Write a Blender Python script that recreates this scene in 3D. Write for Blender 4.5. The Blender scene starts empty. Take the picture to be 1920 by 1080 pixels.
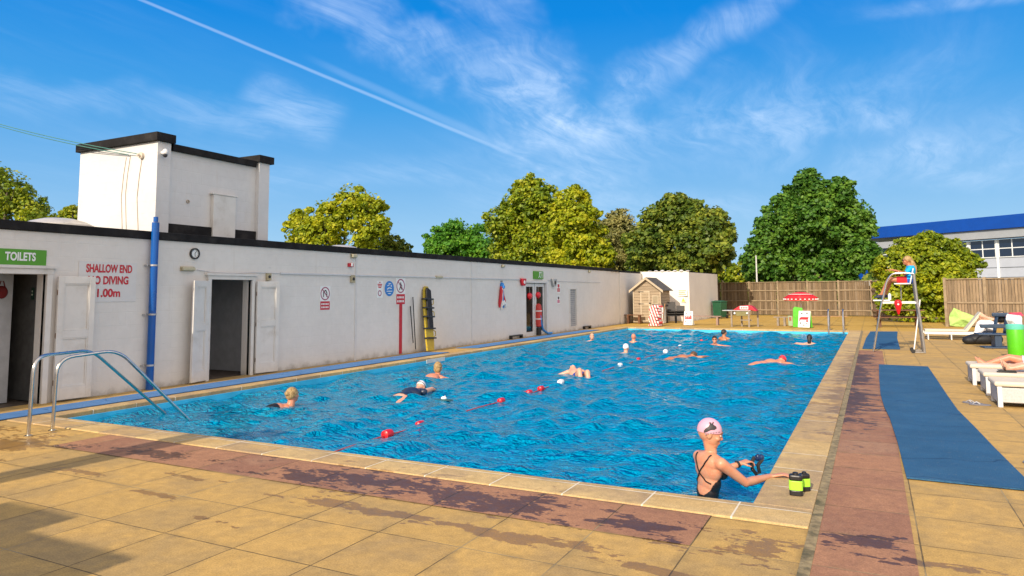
import bpy, bmesh, math, random
import numpy as np
from mathutils import Vector, Matrix, Quaternion, noise as mnoise

R = math.radians
rng = np.random.default_rng(7)
random.seed(7)
sc = bpy.context.scene
COL = sc.collection

# ------------------------------------------------------------ camera
EYE = 1.65
F_PX, PP_X, PP_Y = 1320.8, 960.0, 430.0
YAW, PITCH, ROLL = -0.47077, 0.08856, 0.00693


def cam_axes():
    f = Vector((math.sin(YAW) * math.cos(PITCH), math.cos(YAW) * math.cos(PITCH), math.sin(PITCH)))
    r = Vector((math.cos(YAW), -math.sin(YAW), 0))
    d = f.cross(r)
    c, s = math.cos(ROLL), math.sin(ROLL)
    return c * r + s * d, -s * r + c * d, f


AX_R, AX_D, AX_F = cam_axes()
cam_data = bpy.data.cameras.new('camera')
cam = bpy.data.objects.new('camera', cam_data)
COL.objects.link(cam)
cam.matrix_world = Matrix((
    (AX_R[0], -AX_D[0], -AX_F[0], 0), (AX_R[1], -AX_D[1], -AX_F[1], 0),
    (AX_R[2], -AX_D[2], -AX_F[2], EYE), (0, 0, 0, 1)))
cam_data.sensor_width = 36
cam_data.lens = F_PX / 1920 * 36
cam_data.shift_y = -(540 - PP_Y) / 1920
cam_data.clip_start = 0.05
cam_data.clip_end = 3000
sc.camera = cam


def at(x, y, Y=None, X=None, Z=None):
    """point of the place seen at a pixel of the photograph, on a plane of known X, Y or Z"""
    d = AX_R * ((x - PP_X) / F_PX) + AX_D * ((y - PP_Y) / F_PX) + AX_F
    if Y is not None: t = Y / d[1]
    elif X is not None: t = X / d[0]
    else: t = (Z - EYE) / d[2]
    return Vector((0, 0, EYE)) + d * t


# ------------------------------------------------------------ light
SUN_EL, SUN_AZ = 29.0, 182.2           # azimuth of the sun, clockwise from +Y
SUN_STR, SKY_STR, EXPO = 3.7, 0.125, 0.50
SKY_FILL = (8.1, 7.1, 6.3)
to_sun = Vector((math.sin(R(SUN_AZ)) * math.cos(R(SUN_EL)), math.cos(R(SUN_AZ)) * math.cos(R(SUN_EL)), math.sin(R(SUN_EL))))
sun_d = bpy.data.lights.new('sun', 'SUN')
sun_d.energy = SUN_STR
sun_d.angle = R(0.5)
sun_d.color = (1.0, 0.86, 0.68)
sun = bpy.data.objects.new('sun', sun_d)
COL.objects.link(sun)
sun.rotation_euler = (-to_sun).to_track_quat('-Z', 'Y').to_euler()
sun.location = to_sun * 60

sc.view_settings.view_transform = 'Standard'
sc.view_settings.look = 'None'
sc.view_settings.gamma = 1
sc.view_settings.use_curve_mapping = False
sc.view_settings.exposure = EXPO


# ------------------------------------------------------------ node helper
class NG:
    def __init__(s, tree):
        s.t = tree; s.n = tree.nodes; s.l = tree.links

    def new(s, typ, **k):
        n = s.n.new(typ)
        for a, b in k.items():
            if a.startswith('i_'): s.set(n, a[2:], b)
            else: setattr(n, a, b)
        return n

    def set(s, n, key, v):
        sock = n.inputs[int(key)] if str(key).isdigit() else n.inputs[key]
        if isinstance(v, bpy.types.NodeSocket): s.l.new(v, sock)
        else: sock.default_value = v

    def math(s, op, a, b=None, c=None, clamp=False):
        n = s.n.new('ShaderNodeMath'); n.operation = op; n.use_clamp = clamp
        for i, v in enumerate((a, b, c)):
            if v is not None: s.set(n, i, v)
        return n.outputs[0]

    def vmath(s, op, a, b=None, out=0):
        n = s.n.new('ShaderNodeVectorMath'); n.operation = op
        s.set(n, 0, a)
        if b is not None: s.set(n, 1, b)
        return n.outputs[out]

    def rng(s, v, a, b, c=0.0, d=1.0, smooth=True):
        n = s.n.new('ShaderNodeMapRange'); n.interpolation_type = 'SMOOTHSTEP' if smooth else 'LINEAR'
        n.clamp = True
        s.set(n, 0, v); s.set(n, 1, a); s.set(n, 2, b); s.set(n, 3, c); s.set(n, 4, d)
        return n.outputs[0]

    def mix(s, f, a, b, mode='MIX'):
        n = s.n.new('ShaderNodeMix'); n.data_type = 'RGBA'; n.blend_type = mode
        s.set(n, 0, f); s.set(n, 6, a); s.set(n, 7, b)
        return n.outputs[2]

    def noise(s, vec, scale, detail=3, rough=.5, dist=0.0, out=0):
        n = s.n.new('ShaderNodeTexNoise')
        if vec is not None: s.set(n, 'Vector', vec)
        s.set(n, 'Scale', scale); s.set(n, 'Detail', detail); s.set(n, 'Roughness', rough); s.set(n, 'Distortion', dist)
        return n.outputs[out]

    def mapping(s, vec, rot=(0, 0, 0), scale=(1, 1, 1), loc=(0, 0, 0)):
        n = s.n.new('ShaderNodeMapping')
        s.set(n, 'Vector', vec); n.inputs['Rotation'].default_value = rot
        n.inputs['Scale'].default_value = scale; n.inputs['Location'].default_value = loc
        return n.outputs[0]

    def bump(s, h, strength=.3, dist=.01, normal=None):
        n = s.n.new('ShaderNodeBump')
        s.set(n, 'Height', h); n.inputs['Strength'].default_value = strength; n.inputs['Distance'].default_value = dist
        if normal is not None: s.set(n, 'Normal', normal)
        return n.outputs[0]


def c4(c): return (c[0], c[1], c[2], 1.0)


# ------------------------------------------------------------ sky
world = bpy.data.worlds.new('World')
sc.world = world
world.use_nodes = True
g = NG(world.node_tree)
g.n.clear()
sky = g.new('ShaderNodeTexSky', sky_type='NISHITA')
sky.sun_disc = False
sky.sun_elevation = R(SUN_EL)
sky.sun_rotation = R(SUN_AZ)
sky.air_density = 1.0
sky.dust_density = 0.15
sky.ozone_density = 2.5
hs = g.new('ShaderNodeHueSaturation', i_Hue=0.494, i_Saturation=1.30, i_Value=1.0, i_Color=sky.outputs[0])
d = g.new('ShaderNodeTexCoord').outputs['Generated']
sep = g.new('ShaderNodeSeparateXYZ', i_0=d)
zz = g.math('ADD', sep.outputs[2], 0.10)
px = g.math('DIVIDE', sep.outputs[0], zz)
py = g.math('DIVIDE', sep.outputs[1], zz)
P = g.new('ShaderNodeCombineXYZ', i_0=px, i_1=py).outputs[0]
warp = g.vmath('SCALE', g.vmath('SUBTRACT', g.noise(P, .9, 3, .5, 0, 1), (.5, .5, .5)))
warp.node.inputs['Scale'].default_value = .55
PW = g.vmath('ADD', P, warp)
# long fibres running away from the viewer, fanned over the right half
a1 = g.noise(g.mapping(PW, (0, 0, R(-22)), (2.6, .42, 1), (3.1, .7, 0)), 1.6, 7, .62, .5)
a2 = g.noise(g.mapping(PW, (0, 0, R(38)), (2.2, .5, 1), (7.7, 2.2, 0)), 1.25, 7, .60, .4)
m1 = g.rng(g.noise(P, .75, 3, .55), .40, .62)
m2 = g.rng(g.noise(g.mapping(P, (0, 0, 0), (1, 1, 1), (9, 4, 0)), .9, 3, .55), .42, .66)
fine = g.noise(g.mapping(PW, (0, 0, R(-30)), (5, 1.2, 1)), 4.5, 6, .6, .3)
s1 = g.math('MULTIPLY', g.rng(a1, .44, .78), m1)
s2 = g.math('MULTIPLY', g.rng(a2, .46, .80), m2)
cl = g.math('ADD', g.math('MULTIPLY', s1, 1.0), g.math('MULTIPLY', s2, .8))
cl = g.math('MULTIPLY', cl, g.rng(fine, .25, .75, .55, 1.15))


def dirpx(x, y):
    return (AX_R * ((x - PP_X) / F_PX) + AX_D * ((y - PP_Y) / F_PX) + AX_F).normalized()


RAG = g.math('SUBTRACT', g.noise(d, 7, 4, .6), .5)


def streak(p, q, w0, w1, ragged, amount):
    """a band of thin cloud along the great circle through two directions"""
    da, db = dirpx(*p), dirpx(*q)
    nrm = da.cross(db).normalized()
    tan = (db - da).normalized()
    dn = g.math('ADD', g.vmath('DOT_PRODUCT', d, tuple(nrm), 1),
                g.math('MULTIPLY', RAG, ragged[1]))
    tt = g.vmath('DOT_PRODUCT', d, tuple(tan), 1)
    ta, tb = da.dot(tan), db.dot(tan)
    u = g.rng(tt, ta, tb, 0, 1, False)
    w = g.math('ADD', w0, g.math('MULTIPLY', u, w1 - w0))
    band = g.rng(g.math('DIVIDE', g.math('ABSOLUTE', dn), w), .15, 1.0, 1, 0)
    L = tb - ta
    ends = g.math('MULTIPLY', g.rng(tt, ta - .10 * L, ta + .12 * L), g.rng(tt, tb - .22 * L, tb + .05 * L, 1, 0))
    front = g.rng(g.vmath('DOT_PRODUCT', d, tuple(AX_F), 1), 0.0, .1)
    return g.math('MULTIPLY', g.math('MULTIPLY', g.math('MULTIPLY', band, ends), front), amount)


t1_ = g.noise(g.mapping(PW, (0, 0, R(-24)), (3.4, .8, 1)), 2.6, 8, .68, .5)
t2_ = g.noise(g.mapping(d, (0, 0, 0), (1, 1, 2.0)), 5.5, 5, .6, .8)
tex = g.math('MULTIPLY', g.rng(t1_, .25, .75, .12, 1.0), g.rng(t2_, .28, .68, .30, 1.0))
soft = [streak((560, -60), (1180, 330), .05, .095, (5, .22), .68),
        streak((860, -90), (1100, 300), .05, .09, (6, .2), .42),
        streak((1130, 190), (1540, -80), .045, .035, (9, .10), .55),
        streak((880, 330), (1900, 110), .11, .08, (5, .2), .36),
        streak((1080, 250), (1830, 215), .04, .03, (7, .10), .30),
        streak((-60, 165), (620, 240), .03, .04, (7, .10), .30),
        streak((470, 150), (640, 250), .04, .05, (8, .08), .40),
        streak((1560, 330), (1990, 250), .04, .06, (6, .08), .60),
        streak((980, 400), (1500, 390), .04, .03, (6, .05), .30),
        streak((1620, 20), (1960, -10), .012, .015, (9, .03), .42),
        streak((480, 340), (900, 310), .03, .03, (6, .04), .26)]
tot = g.math('MULTIPLY', cl, .10)
for s_ in soft:
    tot = g.math('ADD', tot, g.math('MULTIPLY', s_, tex))
trail = streak((190, -32), (985, 300), .0026, .0040, (14, .003), .38)
trail2 = streak((600, 118), (1010, 306), .007, .010, (20, .006), .15)
tot = g.math('ADD', g.math('ADD', tot, trail), trail2)
tot = g.math('MINIMUM', g.math('MULTIPLY', tot, g.rng(sep.outputs[2], .0, .06, 0, .72)), .72)
ramp = g.new('ShaderNodeValToRGB', i_0=sep.outputs[2])
KS = 1 / (2 ** EXPO * SKY_STR)
STOPS = [(0.0, (.44, .68, .90)), (.08, (.31, .58, .87)), (.16, (.18, .47, .85)), (.25, (.06, .36, .82)), (.37, (.002, .25, .77)), (.6, (.004, .17, .60)), (1.0, (.004, .14, .5))]
el_ = ramp.color_ramp.elements
el_[0].position, el_[0].color = 0.0, c4(STOPS[0][1])
el_[1].position, el_[1].color = 1.0, c4(STOPS[-1][1])
for p_, c_ in STOPS[1:-1]:
    q_ = el_.new(p_); q_.color = c4(c_)
deep = g.vmath('SCALE', ramp.outputs[0]); deep.node.inputs['Scale'].default_value = KS
base = g.mix(.96, hs.outputs[0], deep)
# added warm glow in the unseen sky behind the viewer, fill for the shaded wall
sky_fill = g.rng(g.vmath('DOT_PRODUCT', d, tuple((AX_F * .9 + Vector((-.25, .1, 0))).normalized()), 1), -.25, .50, 1, 0)
sky_fill = g.math('MULTIPLY', sky_fill, g.rng(g.noise(d, 3.0, 4, .6), .3, .7, .75, 1.0))
base = g.mix(g.math('MULTIPLY', sky_fill, .92), base, (SKY_FILL[0], SKY_FILL[1], SKY_FILL[2], 1))
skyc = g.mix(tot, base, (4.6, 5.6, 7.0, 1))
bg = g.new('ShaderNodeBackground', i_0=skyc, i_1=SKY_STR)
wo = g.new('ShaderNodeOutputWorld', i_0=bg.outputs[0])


# ------------------------------------------------------------ mesh helpers
def tag(o, label=None, cat=None, group=None, kind=None):
    if label: o['label'] = label
    if cat: o['category'] = cat
    if group: o['group'] = group
    if kind: o['kind'] = kind
    return o


def thing(name, label, cat, loc=(0, 0, 0), rz=0.0, group=None):
    o = bpy.data.objects.new(name, None)
    o.empty_display_size = .2
    COL.objects.link(o)
    o.location = loc; o.rotation_euler = (0, 0, rz)
    return tag(o, label, cat, group)


def copy_tree(o, parent=None):
    c = o.copy(); COL.objects.link(c)
    if parent is not None:
        c.parent = parent
        c.matrix_parent_inverse = o.matrix_parent_inverse
    for ch in [q for q in bpy.data.objects if q.parent == o]:
        copy_tree(ch, c)
    return c


def frame(p, q):
    z = (Vector(q) - Vector(p)).normalized()
    a = Vector((0, 0, 1)) if abs(z.z) < .95 else Vector((1, 0, 0))
    x = a.cross(z).normalized(); y = z.cross(x)
    return x, y, z


class MB:
    def __init__(s): s.v = []; s.f = []; s.st = []

    def add(s, vs, fs):
        o = len(s.v); s.st.append((o, len(s.f)))
        s.v += [tuple(v) for v in vs]
        s.f += [tuple(i + o for i in f) for f in fs]
        return s

    def box(s, x0, x1, y0, y1, z0, z1, M=None):
        vs = [Vector((x, y, z)) for z in (z0, z1) for (x, y) in ((x0, y0), (x1, y0), (x1, y1), (x0, y1))]
        if M is not None: vs = [M @ v for v in vs]
        return s.add(vs, [(3, 2, 1, 0), (4, 5, 6, 7), (0, 1, 5, 4), (1, 2, 6, 5), (2, 3, 7, 6), (3, 0, 4, 7)])

    def bar(s, p, q, w, h, up=(0, 0, 1)):
        """rectangular bar from p to q"""
        p, q = Vector(p), Vector(q); z = (q - p).normalized(); u = Vector(up)
        x = z.cross(u)
        if x.length < 1e-4: x = Vector((1, 0, 0))
        x.normalize(); y = x.cross(z).normalized()
        vs = [c + x * (a * w / 2) + y * (b * h / 2) for c in (p, q) for (a, b) in ((-1, -1), (1, -1), (1, 1), (-1, 1))]
        return s.add(vs, [(3, 2, 1, 0), (4, 5, 6, 7), (0, 1, 5, 4), (1, 2, 6, 5), (2, 3, 7, 6), (3, 0, 4, 7)])

    def cyl(s, p, q, r0, r1=None, n=12, caps=True):
        r1 = r0 if r1 is None else r1
        x, y, z = frame(p, q); vs = []
        for c, r in ((Vector(p), r0), (Vector(q), r1)):
            vs += [c + (x * math.cos(2 * math.pi * i / n) + y * math.sin(2 * math.pi * i / n)) * r for i in range(n)]
        fs = [(i, (i + 1) % n, n + (i + 1) % n, n + i) for i in range(n)]
        if caps: fs += [tuple(range(n))[::-1], tuple(range(n, 2 * n))]
        return s.add(vs, fs)

    def tube(s, pts, r, n=8, caps=True):
        pts = [Vector(p) for p in pts]; m = len(pts); vs = []
        rr = r if isinstance(r, (list, tuple)) else [r] * m
        px_ = None
        for i, p in enumerate(pts):
            t = (pts[min(i + 1, m - 1)] - pts[max(i - 1, 0)]).normalized()
            if px_ is None:
                a = Vector((0, 0, 1)) if abs(t.z) < .9 else Vector((1, 0, 0))
                x = a.cross(t).normalized()
            else:
                x = (px_ - t * px_.dot(t)).normalized()
            px_ = x; y = t.cross(x)
            vs += [p + (x * math.cos(2 * math.pi * k / n) + y * math.sin(2 * math.pi * k / n)) * rr[i] for k in range(n)]
        fs = [(i * n + k, i * n + (k + 1) % n, (i + 1) * n + (k + 1) % n, (i + 1) * n + k) for i in range(m - 1) for k in range(n)]
        if caps: fs += [tuple(range(n))[::-1], tuple(range((m - 1) * n, m * n))]
        return s.add(vs, fs)

    def lathe(s, prof, c=(0, 0, 0), n=20, M=None):
        vs = []
        for r, z in prof:
            vs += [Vector((c[0] + r * math.cos(2 * math.pi * k / n), c[1] + r * math.sin(2 * math.pi * k / n), c[2] + z)) for k in range(n)]
        if M is not None: vs = [M @ v for v in vs]
        m = len(prof)
        fs = [(i * n + k, i * n + (k + 1) % n, (i + 1) * n + (k + 1) % n, (i + 1) * n + k) for i in range(m - 1) for k in range(n)]
        fs += [tuple(range(n))[::-1], tuple(range((m - 1) * n, m * n))]
        return s.add(vs, fs)

    def ell(s, c, r, M=None, n=14, m=8, zmin=-1.0):
        """ellipsoid, cut below zmin (unit sphere height)"""
        c = Vector(c); r = (r, r, r) if isinstance(r, (int, float)) else r
        th0 = 0.0; th1 = math.acos(max(-1, zmin)); vs = []
        for i in range(m + 1):
            th = .02 + (th1 - .02 - th0) * i / m if zmin > -1 else .02 + (math.pi - .04) * i / m
            for k in range(n):
                ph = 2 * math.pi * k / n
                v = Vector((math.sin(th) * math.cos(ph) * r[0], math.sin(th) * math.sin(ph) * r[1], math.cos(th) * r[2])) + c
                vs.append(M @ v if M is not None else v)
        fs = [(i * n + k, (i + 1) * n + k, (i + 1) * n + (k + 1) % n, i * n + (k + 1) % n) for i in range(m) for k in range(n)]
        fs += [tuple(range(n)), tuple(range(m * n, (m + 1) * n))[::-1]]
        return s.add(vs, fs)

    def prism(s, poly, axis, a, b, M=None):
        """extrude a 2D polygon along an axis from a to b"""
        def P3(u, v, w): return {'x': (w, u, v), 'y': (u, w, v), 'z': (u, v, w)}[axis]
        n = len(poly)
        vs = [Vector(P3(u, v, w)) for w in (a, b) for u, v in poly]
        if M is not None: vs = [M @ v for v in vs]
        fs = [tuple(range(n))[::-1], tuple(range(n, 2 * n))] + [(i, (i + 1) % n, n + (i + 1) % n, n + i) for i in range(n)]
        return s.add(vs, fs)

    def disc(s, c, r, nrm, t=.006, n=24, r_in=0.0):
        c = Vector(c); nrm = Vector(nrm).normalized()
        x, y, z = frame(c, c + nrm)
        if r_in <= 0: return s.cyl(c, c + nrm * t, r, n=n)
        vs = []
        for w in (0, t):
            for rr in (r_in, r):
                vs += [c + nrm * w + (x * math.cos(2 * math.pi * k / n) + y * math.sin(2 * math.pi * k / n)) * rr for k in range(n)]
        fs = []
        for k in range(n):
            k2 = (k + 1) % n
            fs += [(k, k2, n + k2, n + k), (2 * n + k, 3 * n + k, 3 * n + k2, 2 * n + k2),
                   (n + k, n + k2, 3 * n + k2, 3 * n + k), (k, 2 * n + k, 2 * n + k2, k2)]
        return s.add(vs, fs)

    def each(s, name, m, parent=None, **k):
        """one object per primitive added"""
        out = []
        for (v0, f0), (v1, f1) in zip(s.st, s.st[1:] + [(len(s.v), len(s.f))]):
            q = MB(); q.v = s.v[v0:v1]; q.f = [tuple(i - v0 for i in f) for f in s.f[f0:f1]]
            out.append(q.build(name, m, parent, **k))
        return out

    def build(s, name, m, parent=None, smooth=False, bevel=0, world=False, origin=None):
        me = bpy.data.meshes.new(name)
        off = Vector((0, 0, 0))
        if world and parent is not None: 
            top = parent
            while top is not None: off += top.location; top = top.parent
        if origin is not None: off = Vector(origin)
        me.from_pydata([tuple(Vector(v) - off) for v in s.v], [], s.f)
        me.update()
        bm = bmesh.new(); bm.from_mesh(me)
        bmesh.ops.recalc_face_normals(bm, faces=bm.faces)
        bm.to_mesh(me); bm.free()
        if smooth:
            me.polygons.foreach_set('use_smooth', [True] * len(me.polygons))
            try: me.set_sharp_from_angle(angle=R(40))
            except Exception: pass
        if m is not None: me.materials.append(m)
        o = bpy.data.objects.new(name, me)
        COL.objects.link(o)
        if parent is not None: o.parent = parent
        if origin is not None: o.location = origin
        if bevel:
            b = o.modifiers.new('bevel', 'BEVEL'); b.width = bevel; b.segments = 2; b.limit_method = 'ANGLE'; b.angle_limit = R(35)
        return o


def text_mesh(name, s, M, h, w, m, parent=None, thick=0.0, ext=.002):
    """lettering fitted to a width and height, lying in the XY plane of M, centred"""
    cu = bpy.data.curves.new(name, 'FONT'); cu.body = s; cu.offset = thick; cu.extrude = 0
    tmp = bpy.data.objects.new('tmp', cu); COL.objects.link(tmp)
    dg = bpy.context.evaluated_depsgraph_get()
    me = bpy.data.meshes.new_from_object(tmp.evaluated_get(dg))
    bpy.data.objects.remove(tmp); bpy.data.curves.remove(cu)
    co = np.zeros(len(me.vertices) * 3); me.vertices.foreach_get('co', co); co = co.reshape(-1, 3)
    lo, hi = co.min(0), co.max(0)
    out = []
    for v in co:
        u = ((v[0] - lo[0]) / (hi[0] - lo[0]) - .5) * w
        q = ((v[1] - lo[1]) / (hi[1] - lo[1]) - .5) * h
        out.append(M @ Vector((u, q, ext)))
    me.vertices.foreach_set('co', np.array(out).ravel())
    me.update(); me.name = name
    me.materials.clear(); me.materials.append(m)
    o = bpy.data.objects.new(name, me); COL.objects.link(o)
    if parent is not None: o.parent = parent
    return o


# ------------------------------------------------------------ materials
MATS = {}


def mat(name, col, rough=.6, metal=0.0, var=.12, vs=6.0, bump=0.0, bs=60.0, spec=.5, dirt=None, sub=0.0, coat=0.0, dark=None):
    if name in MATS: return MATS[name]
    m = bpy.data.materials.new(name); m.use_nodes = True
    g = NG(m.node_tree); b = g.n['Principled BSDF']
    tc = g.new('ShaderNodeTexCoord').outputs['Object']
    n1 = g.noise(tc, vs, 4, .6)
    f = g.rng(n1, .25, .75, 1 - var, 1 + var)
    col_ = g.mix(1.0, c4(col), g.new('ShaderNodeCombineColor', i_0=f, i_1=f, i_2=f).outputs[0], 'MULTIPLY')
    if dirt:
        dcol, amt, sc_ = dirt
        dn = g.math('MULTIPLY', g.rng(g.noise(tc, sc_, 6, .65), .48, .72), amt)
        col_ = g.mix(dn, col_, c4(dcol))
    g.set(b, 'Base Color', col_)
    g.set(b, 'Roughness', g.rng(g.noise(tc, vs * 2.3, 3), .2, .8, max(.02, rough * .85), min(1, rough * 1.15)))
    b.inputs['Metallic'].default_value = metal
    b.inputs['Specular IOR Level'].default_value = spec
    if coat: b.inputs['Coat Weight'].default_value = coat
    if sub:
        b.inputs['Subsurface Weight'].default_value = sub
        b.inputs['Subsurface Radius'].default_value = (.012, .005, .003)
        b.inputs['Subsurface Scale'].default_value = 1.0
    if bump:
        g.set(b, 'Normal', g.bump(g.noise(tc, bs, 4, .6), bump, .01))
    MATS[name] = m
    return m


def wet_nodes(g, pos):
    """where the paving is wet: splashes around the pool, with ragged edges"""
    blobs = [(-4.1, 5.10, 1.5, .42), (-3.0, 5.0, 1.2, .42), (-2.5, 5.1, .8, .36), (-4.6, 4.95, .6, .25),
             (-1.5, 4.95, .55, .3), (-.75, 4.9, .35, .35), (-.15, 5.3, .42, .22), (-6.6, 5.0, .8, .2), (-8.6, 4.6, .9, .7),
             (-3.6, 4.45, 1.1, .16), (-2.3, 4.4, .9, .14), (-1.3, 4.25, .6, .12), (-5.4, 4.0, .6, .09), (-4.5, 3.75, .4, .07),
             (-9.6, 4.6, .8, .8), (-6.6, 4.2, .5, .1), (.15, 5.05, .45, .10), (-5.6, 4.5, .5, .08)]
    strip = [(-.40, 11.8, .62, 3.4), (-.40, 15.5, .62, 4.6), (-.36, 19.0, .55, 3.0)]
    acc = None
    for (x, y, rx, ry) in blobs + strip:
        v = g.vmath('SUBTRACT', pos, (x, y, 0))
        v = g.vmath('MULTIPLY', v, (1 / rx, 1 / ry, 0))
        k = g.math('SUBTRACT', 1.15, g.vmath('LENGTH', v, None, 1), clamp=False)
        acc = k if acc is None else g.math('MAXIMUM', acc, k)
    acc = g.math('MAXIMUM', acc, -.75)
    acc = g.math('MULTIPLY', acc, g.rng(acc, .5, .9, 1.0, 1.35))
    n1 = g.noise(g.mapping(pos, (0, 0, R(14)), (1, 1.9, 1)), 2.1, 5, .58, .5)
    n2 = g.noise(g.mapping(pos, (0, 0, R(-10)), (1, 2.2, 1)), 7.5, 4, .5)
    v = g.math('ADD', acc, g.math('MULTIPLY', g.math('SUBTRACT', n1, .5), 4.0))
    n3 = g.noise(g.mapping(pos, (0, 0, R(8)), (1, 2.0, 1)), 26, 4, .6)
    v = g.math('ADD', v, g.math('ADD', g.math('MULTIPLY', g.math('SUBTRACT', n2, .5), 2.8), g.math('MULTIPLY', g.math('SUBTRACT', n3, .5), 1.3)))
    return g.rng(v, .70, .80)


def paving(name, tones, x0, y0, sx, sy, joint=.006, jcol=(.10, .075, .04), dry=(.9, 1.1), wetf=.36):
    m = bpy.data.materials.new(name); m.use_nodes = True
    g = NG(m.node_tree); b = g.n['Principled BSDF']
    pos = g.new('ShaderNodeNewGeometry').outputs['Position']
    sp = g.new('ShaderNodeSeparateXYZ', i_0=pos)
    u = g.math('DIVIDE', g.math('SUBTRACT', sp.outputs[0], x0), sx)
    v = g.math('DIVIDE', g.math('SUBTRACT', sp.outputs[1], y0), sy)
    wob = g.noise(pos, 9, 3, .6)
    cell = g.new('ShaderNodeCombineXYZ', i_0=g.math('FLOOR', u), i_1=g.math('FLOOR', v)).outputs[0]
    wn = g.new('ShaderNodeTexWhiteNoise', i_Vector=cell)
    du = g.math('MULTIPLY', g.math('ABSOLUTE', g.math('SUBTRACT', g.math('FRACT', u), .5)), sx)
    dv = g.math('MULTIPLY', g.math('ABSOLUTE', g.math('SUBTRACT', g.math('FRACT', v), .5)), sy)
    eu = g.math('SUBTRACT', sx / 2, du); ev = g.math('SUBTRACT', sy / 2, dv)
    ed = g.math('ADD', g.math('MINIMUM', eu, ev), g.math('MULTIPLY', g.math('SUBTRACT', wob, .5), .008))
    jm = g.rng(ed, joint * .35, joint, 1, 0)
    # slab tone, mottling and stains
    ramp = g.new('ShaderNodeValToRGB'); e = ramp.color_ramp.elements
    e[0].color = c4(tones[0]); e[1].color = c4(tones[-1])
    for i, t in enumerate(tones[1:-1]):
        q = e.new((i + 1) / (len(tones) - 1)); q.color = c4(t)
    big = g.noise(g.vmath('ADD', pos, wn.outputs[1]), 1.6, 5, .62, .4)
    t_ = g.math('ADD', g.math('MULTIPLY', wn.outputs[0], .62), g.rng(big, .2, .8, 0, .5))
    g.set(ramp, 0, t_)
    grain = g.noise(pos, 90, 5, .7); mid = g.noise(pos, 11, 6, .68)
    k = g.math('MULTIPLY', g.rng(grain, .3, .7, .80, 1.20), g.rng(mid, .25, .75, .86, 1.12))
    col_ = g.mix(1, ramp.outputs[0], g.new('ShaderNodeCombineColor', i_0=k, i_1=k, i_2=k).outputs[0], 'MULTIPLY')
    grime = g.rng(ed, 0.0, .07, .35, 0)
    col_ = g.mix(g.math('MULTIPLY', grime, g.rng(g.noise(pos, 5, 4), .4, .7)), col_, (.16, .12, .06, 1))
    light_j = g.rng(g.noise(pos, .8, 2), .50, .62)
    jc = g.mix(light_j, c4(jcol), (.34, .27, .15, 1))
    col_ = g.mix(g.math('MULTIPLY', jm, .9), col_, jc)
    wet = wet_nodes(g, pos)
    col_ = g.mix(wet, col_, g.mix(1, col_, (wetf, wetf * .88, wetf * .78, 1), 'MULTIPLY'))
    g.set(b, 'Base Color', col_)
    g.set(b, 'Roughness', g.math('SUBTRACT', g.rng(mid, .3, .7, .72, .86), g.math('MULTIPLY', wet, .40)))
    h = g.math('SUBTRACT', g.math('ADD', g.math('MULTIPLY', grain, .25), g.math('MULTIPLY', mid, .5)), g.math('MULTIPLY', jm, 1.6))
    b.inputs['Specular IOR Level'].default_value = .22
    g.set(b, 'Normal', g.bump(h, .55, .004))
    return m
# ------------------------------------------------------------ ground, paving, pool
PX0, PX1, PY0, PY1 = -10.0, -0.90, 5.84, 31.25      # water's edge
CX0, CX1, CY0, CY1 = -10.28, -0.47, 5.42, 31.62     # outer edge of the coping
WZ = -0.13

tan_ = [(.43, .272, .088), (.50, .318, .100), (.40, .268, .105), (.53, .335, .105), (.375, .252, .105)]
pink = [(.33, .165, .088), (.37, .19, .105), (.29, .145, .088), (.35, .20, .12)]
M_PAVE = paving('paving_slabs', tan_, -.465, 5.40, .665, .665, wetf=.60)
M_RED = paving('red_slabs', pink, -.465, 5.40, .665, .665, wetf=.33)
M_COPE = paving('coping_stone', [(.46, .30, .115), (.56, .40, .18), (.38, .27, .15), (.55, .37, .15)], -.99, 5.75, .667, .667, joint=.010, jcol=(.74, .68, .54), wetf=.7)
M_FAR = paving('worn_paving', [(.47, .29, .055), (.52, .33, .075), (.44, .265, .05)], -.465, 5.4, .665, .665, wetf=1.0)


def ring(mb, ox0, ox1, oy0, oy1, ix0, ix1, iy0, iy1, z):
    P_ = [(ox0, oy0), (ix0, oy0), (ix1, oy0), (ox1, oy0)]
    xs = [ox0, ix0, ix1, ox1]; ys = [oy0, iy0, iy1, oy1]
    vs = [(x, y, z) for y in ys for x in xs]
    fs = [(j * 4 + i, j * 4 + i + 1, (j + 1) * 4 + i + 1, (j + 1) * 4 + i) for j in range(3) for i in range(3) if not (i == 1 and j == 1)]
    mb.add(vs, fs)


b = MB(); ring(b, -900, 900, -300, 1500, CX0, CX1, CY0, CY1, -.03)
ground = b.build('ground', mat('rough_ground', (.16, .17, .07), .9, var=.3, vs=.5)); tag(ground, kind='structure')
b = MB(); ring(b, -11.5, 9.5, -9, 31.9, CX0 + .02, CX1 - .02, CY0 + .02, CY1 - .02, 0.0)
pav = b.build('paving', M_PAVE); tag(pav, kind='structure')
b = MB(); b.add([(-11.5, 31.9, 0), (9.5, 31.9, 0), (9.5, 52, 0), (-11.5, 52, 0)], [(0, 1, 2, 3)])
p2 = b.build('worn_paving', M_FAR); tag(p2, kind='structure')
b = MB()
b.add([(-8.1, 4.735, .004), (-1.13, 4.735, .004), (-1.13, 5.42, .004), (-8.1, 5.42, .004)], [(0, 1, 2, 3)])
b.add([(-.40, 4.0, .004), (.165, 4.0, .004), (.165, 21.6, .004), (-.40, 21.6, .004)], [(0, 1, 2, 3)])
red = b.build('red_slab_border', M_RED); tag(red, kind='structure')
b = MB()   # grimy channel along the outer edge of the coping
b.box(-.468, -.40, 4.05, 31.6, -.02, .008)
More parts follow.
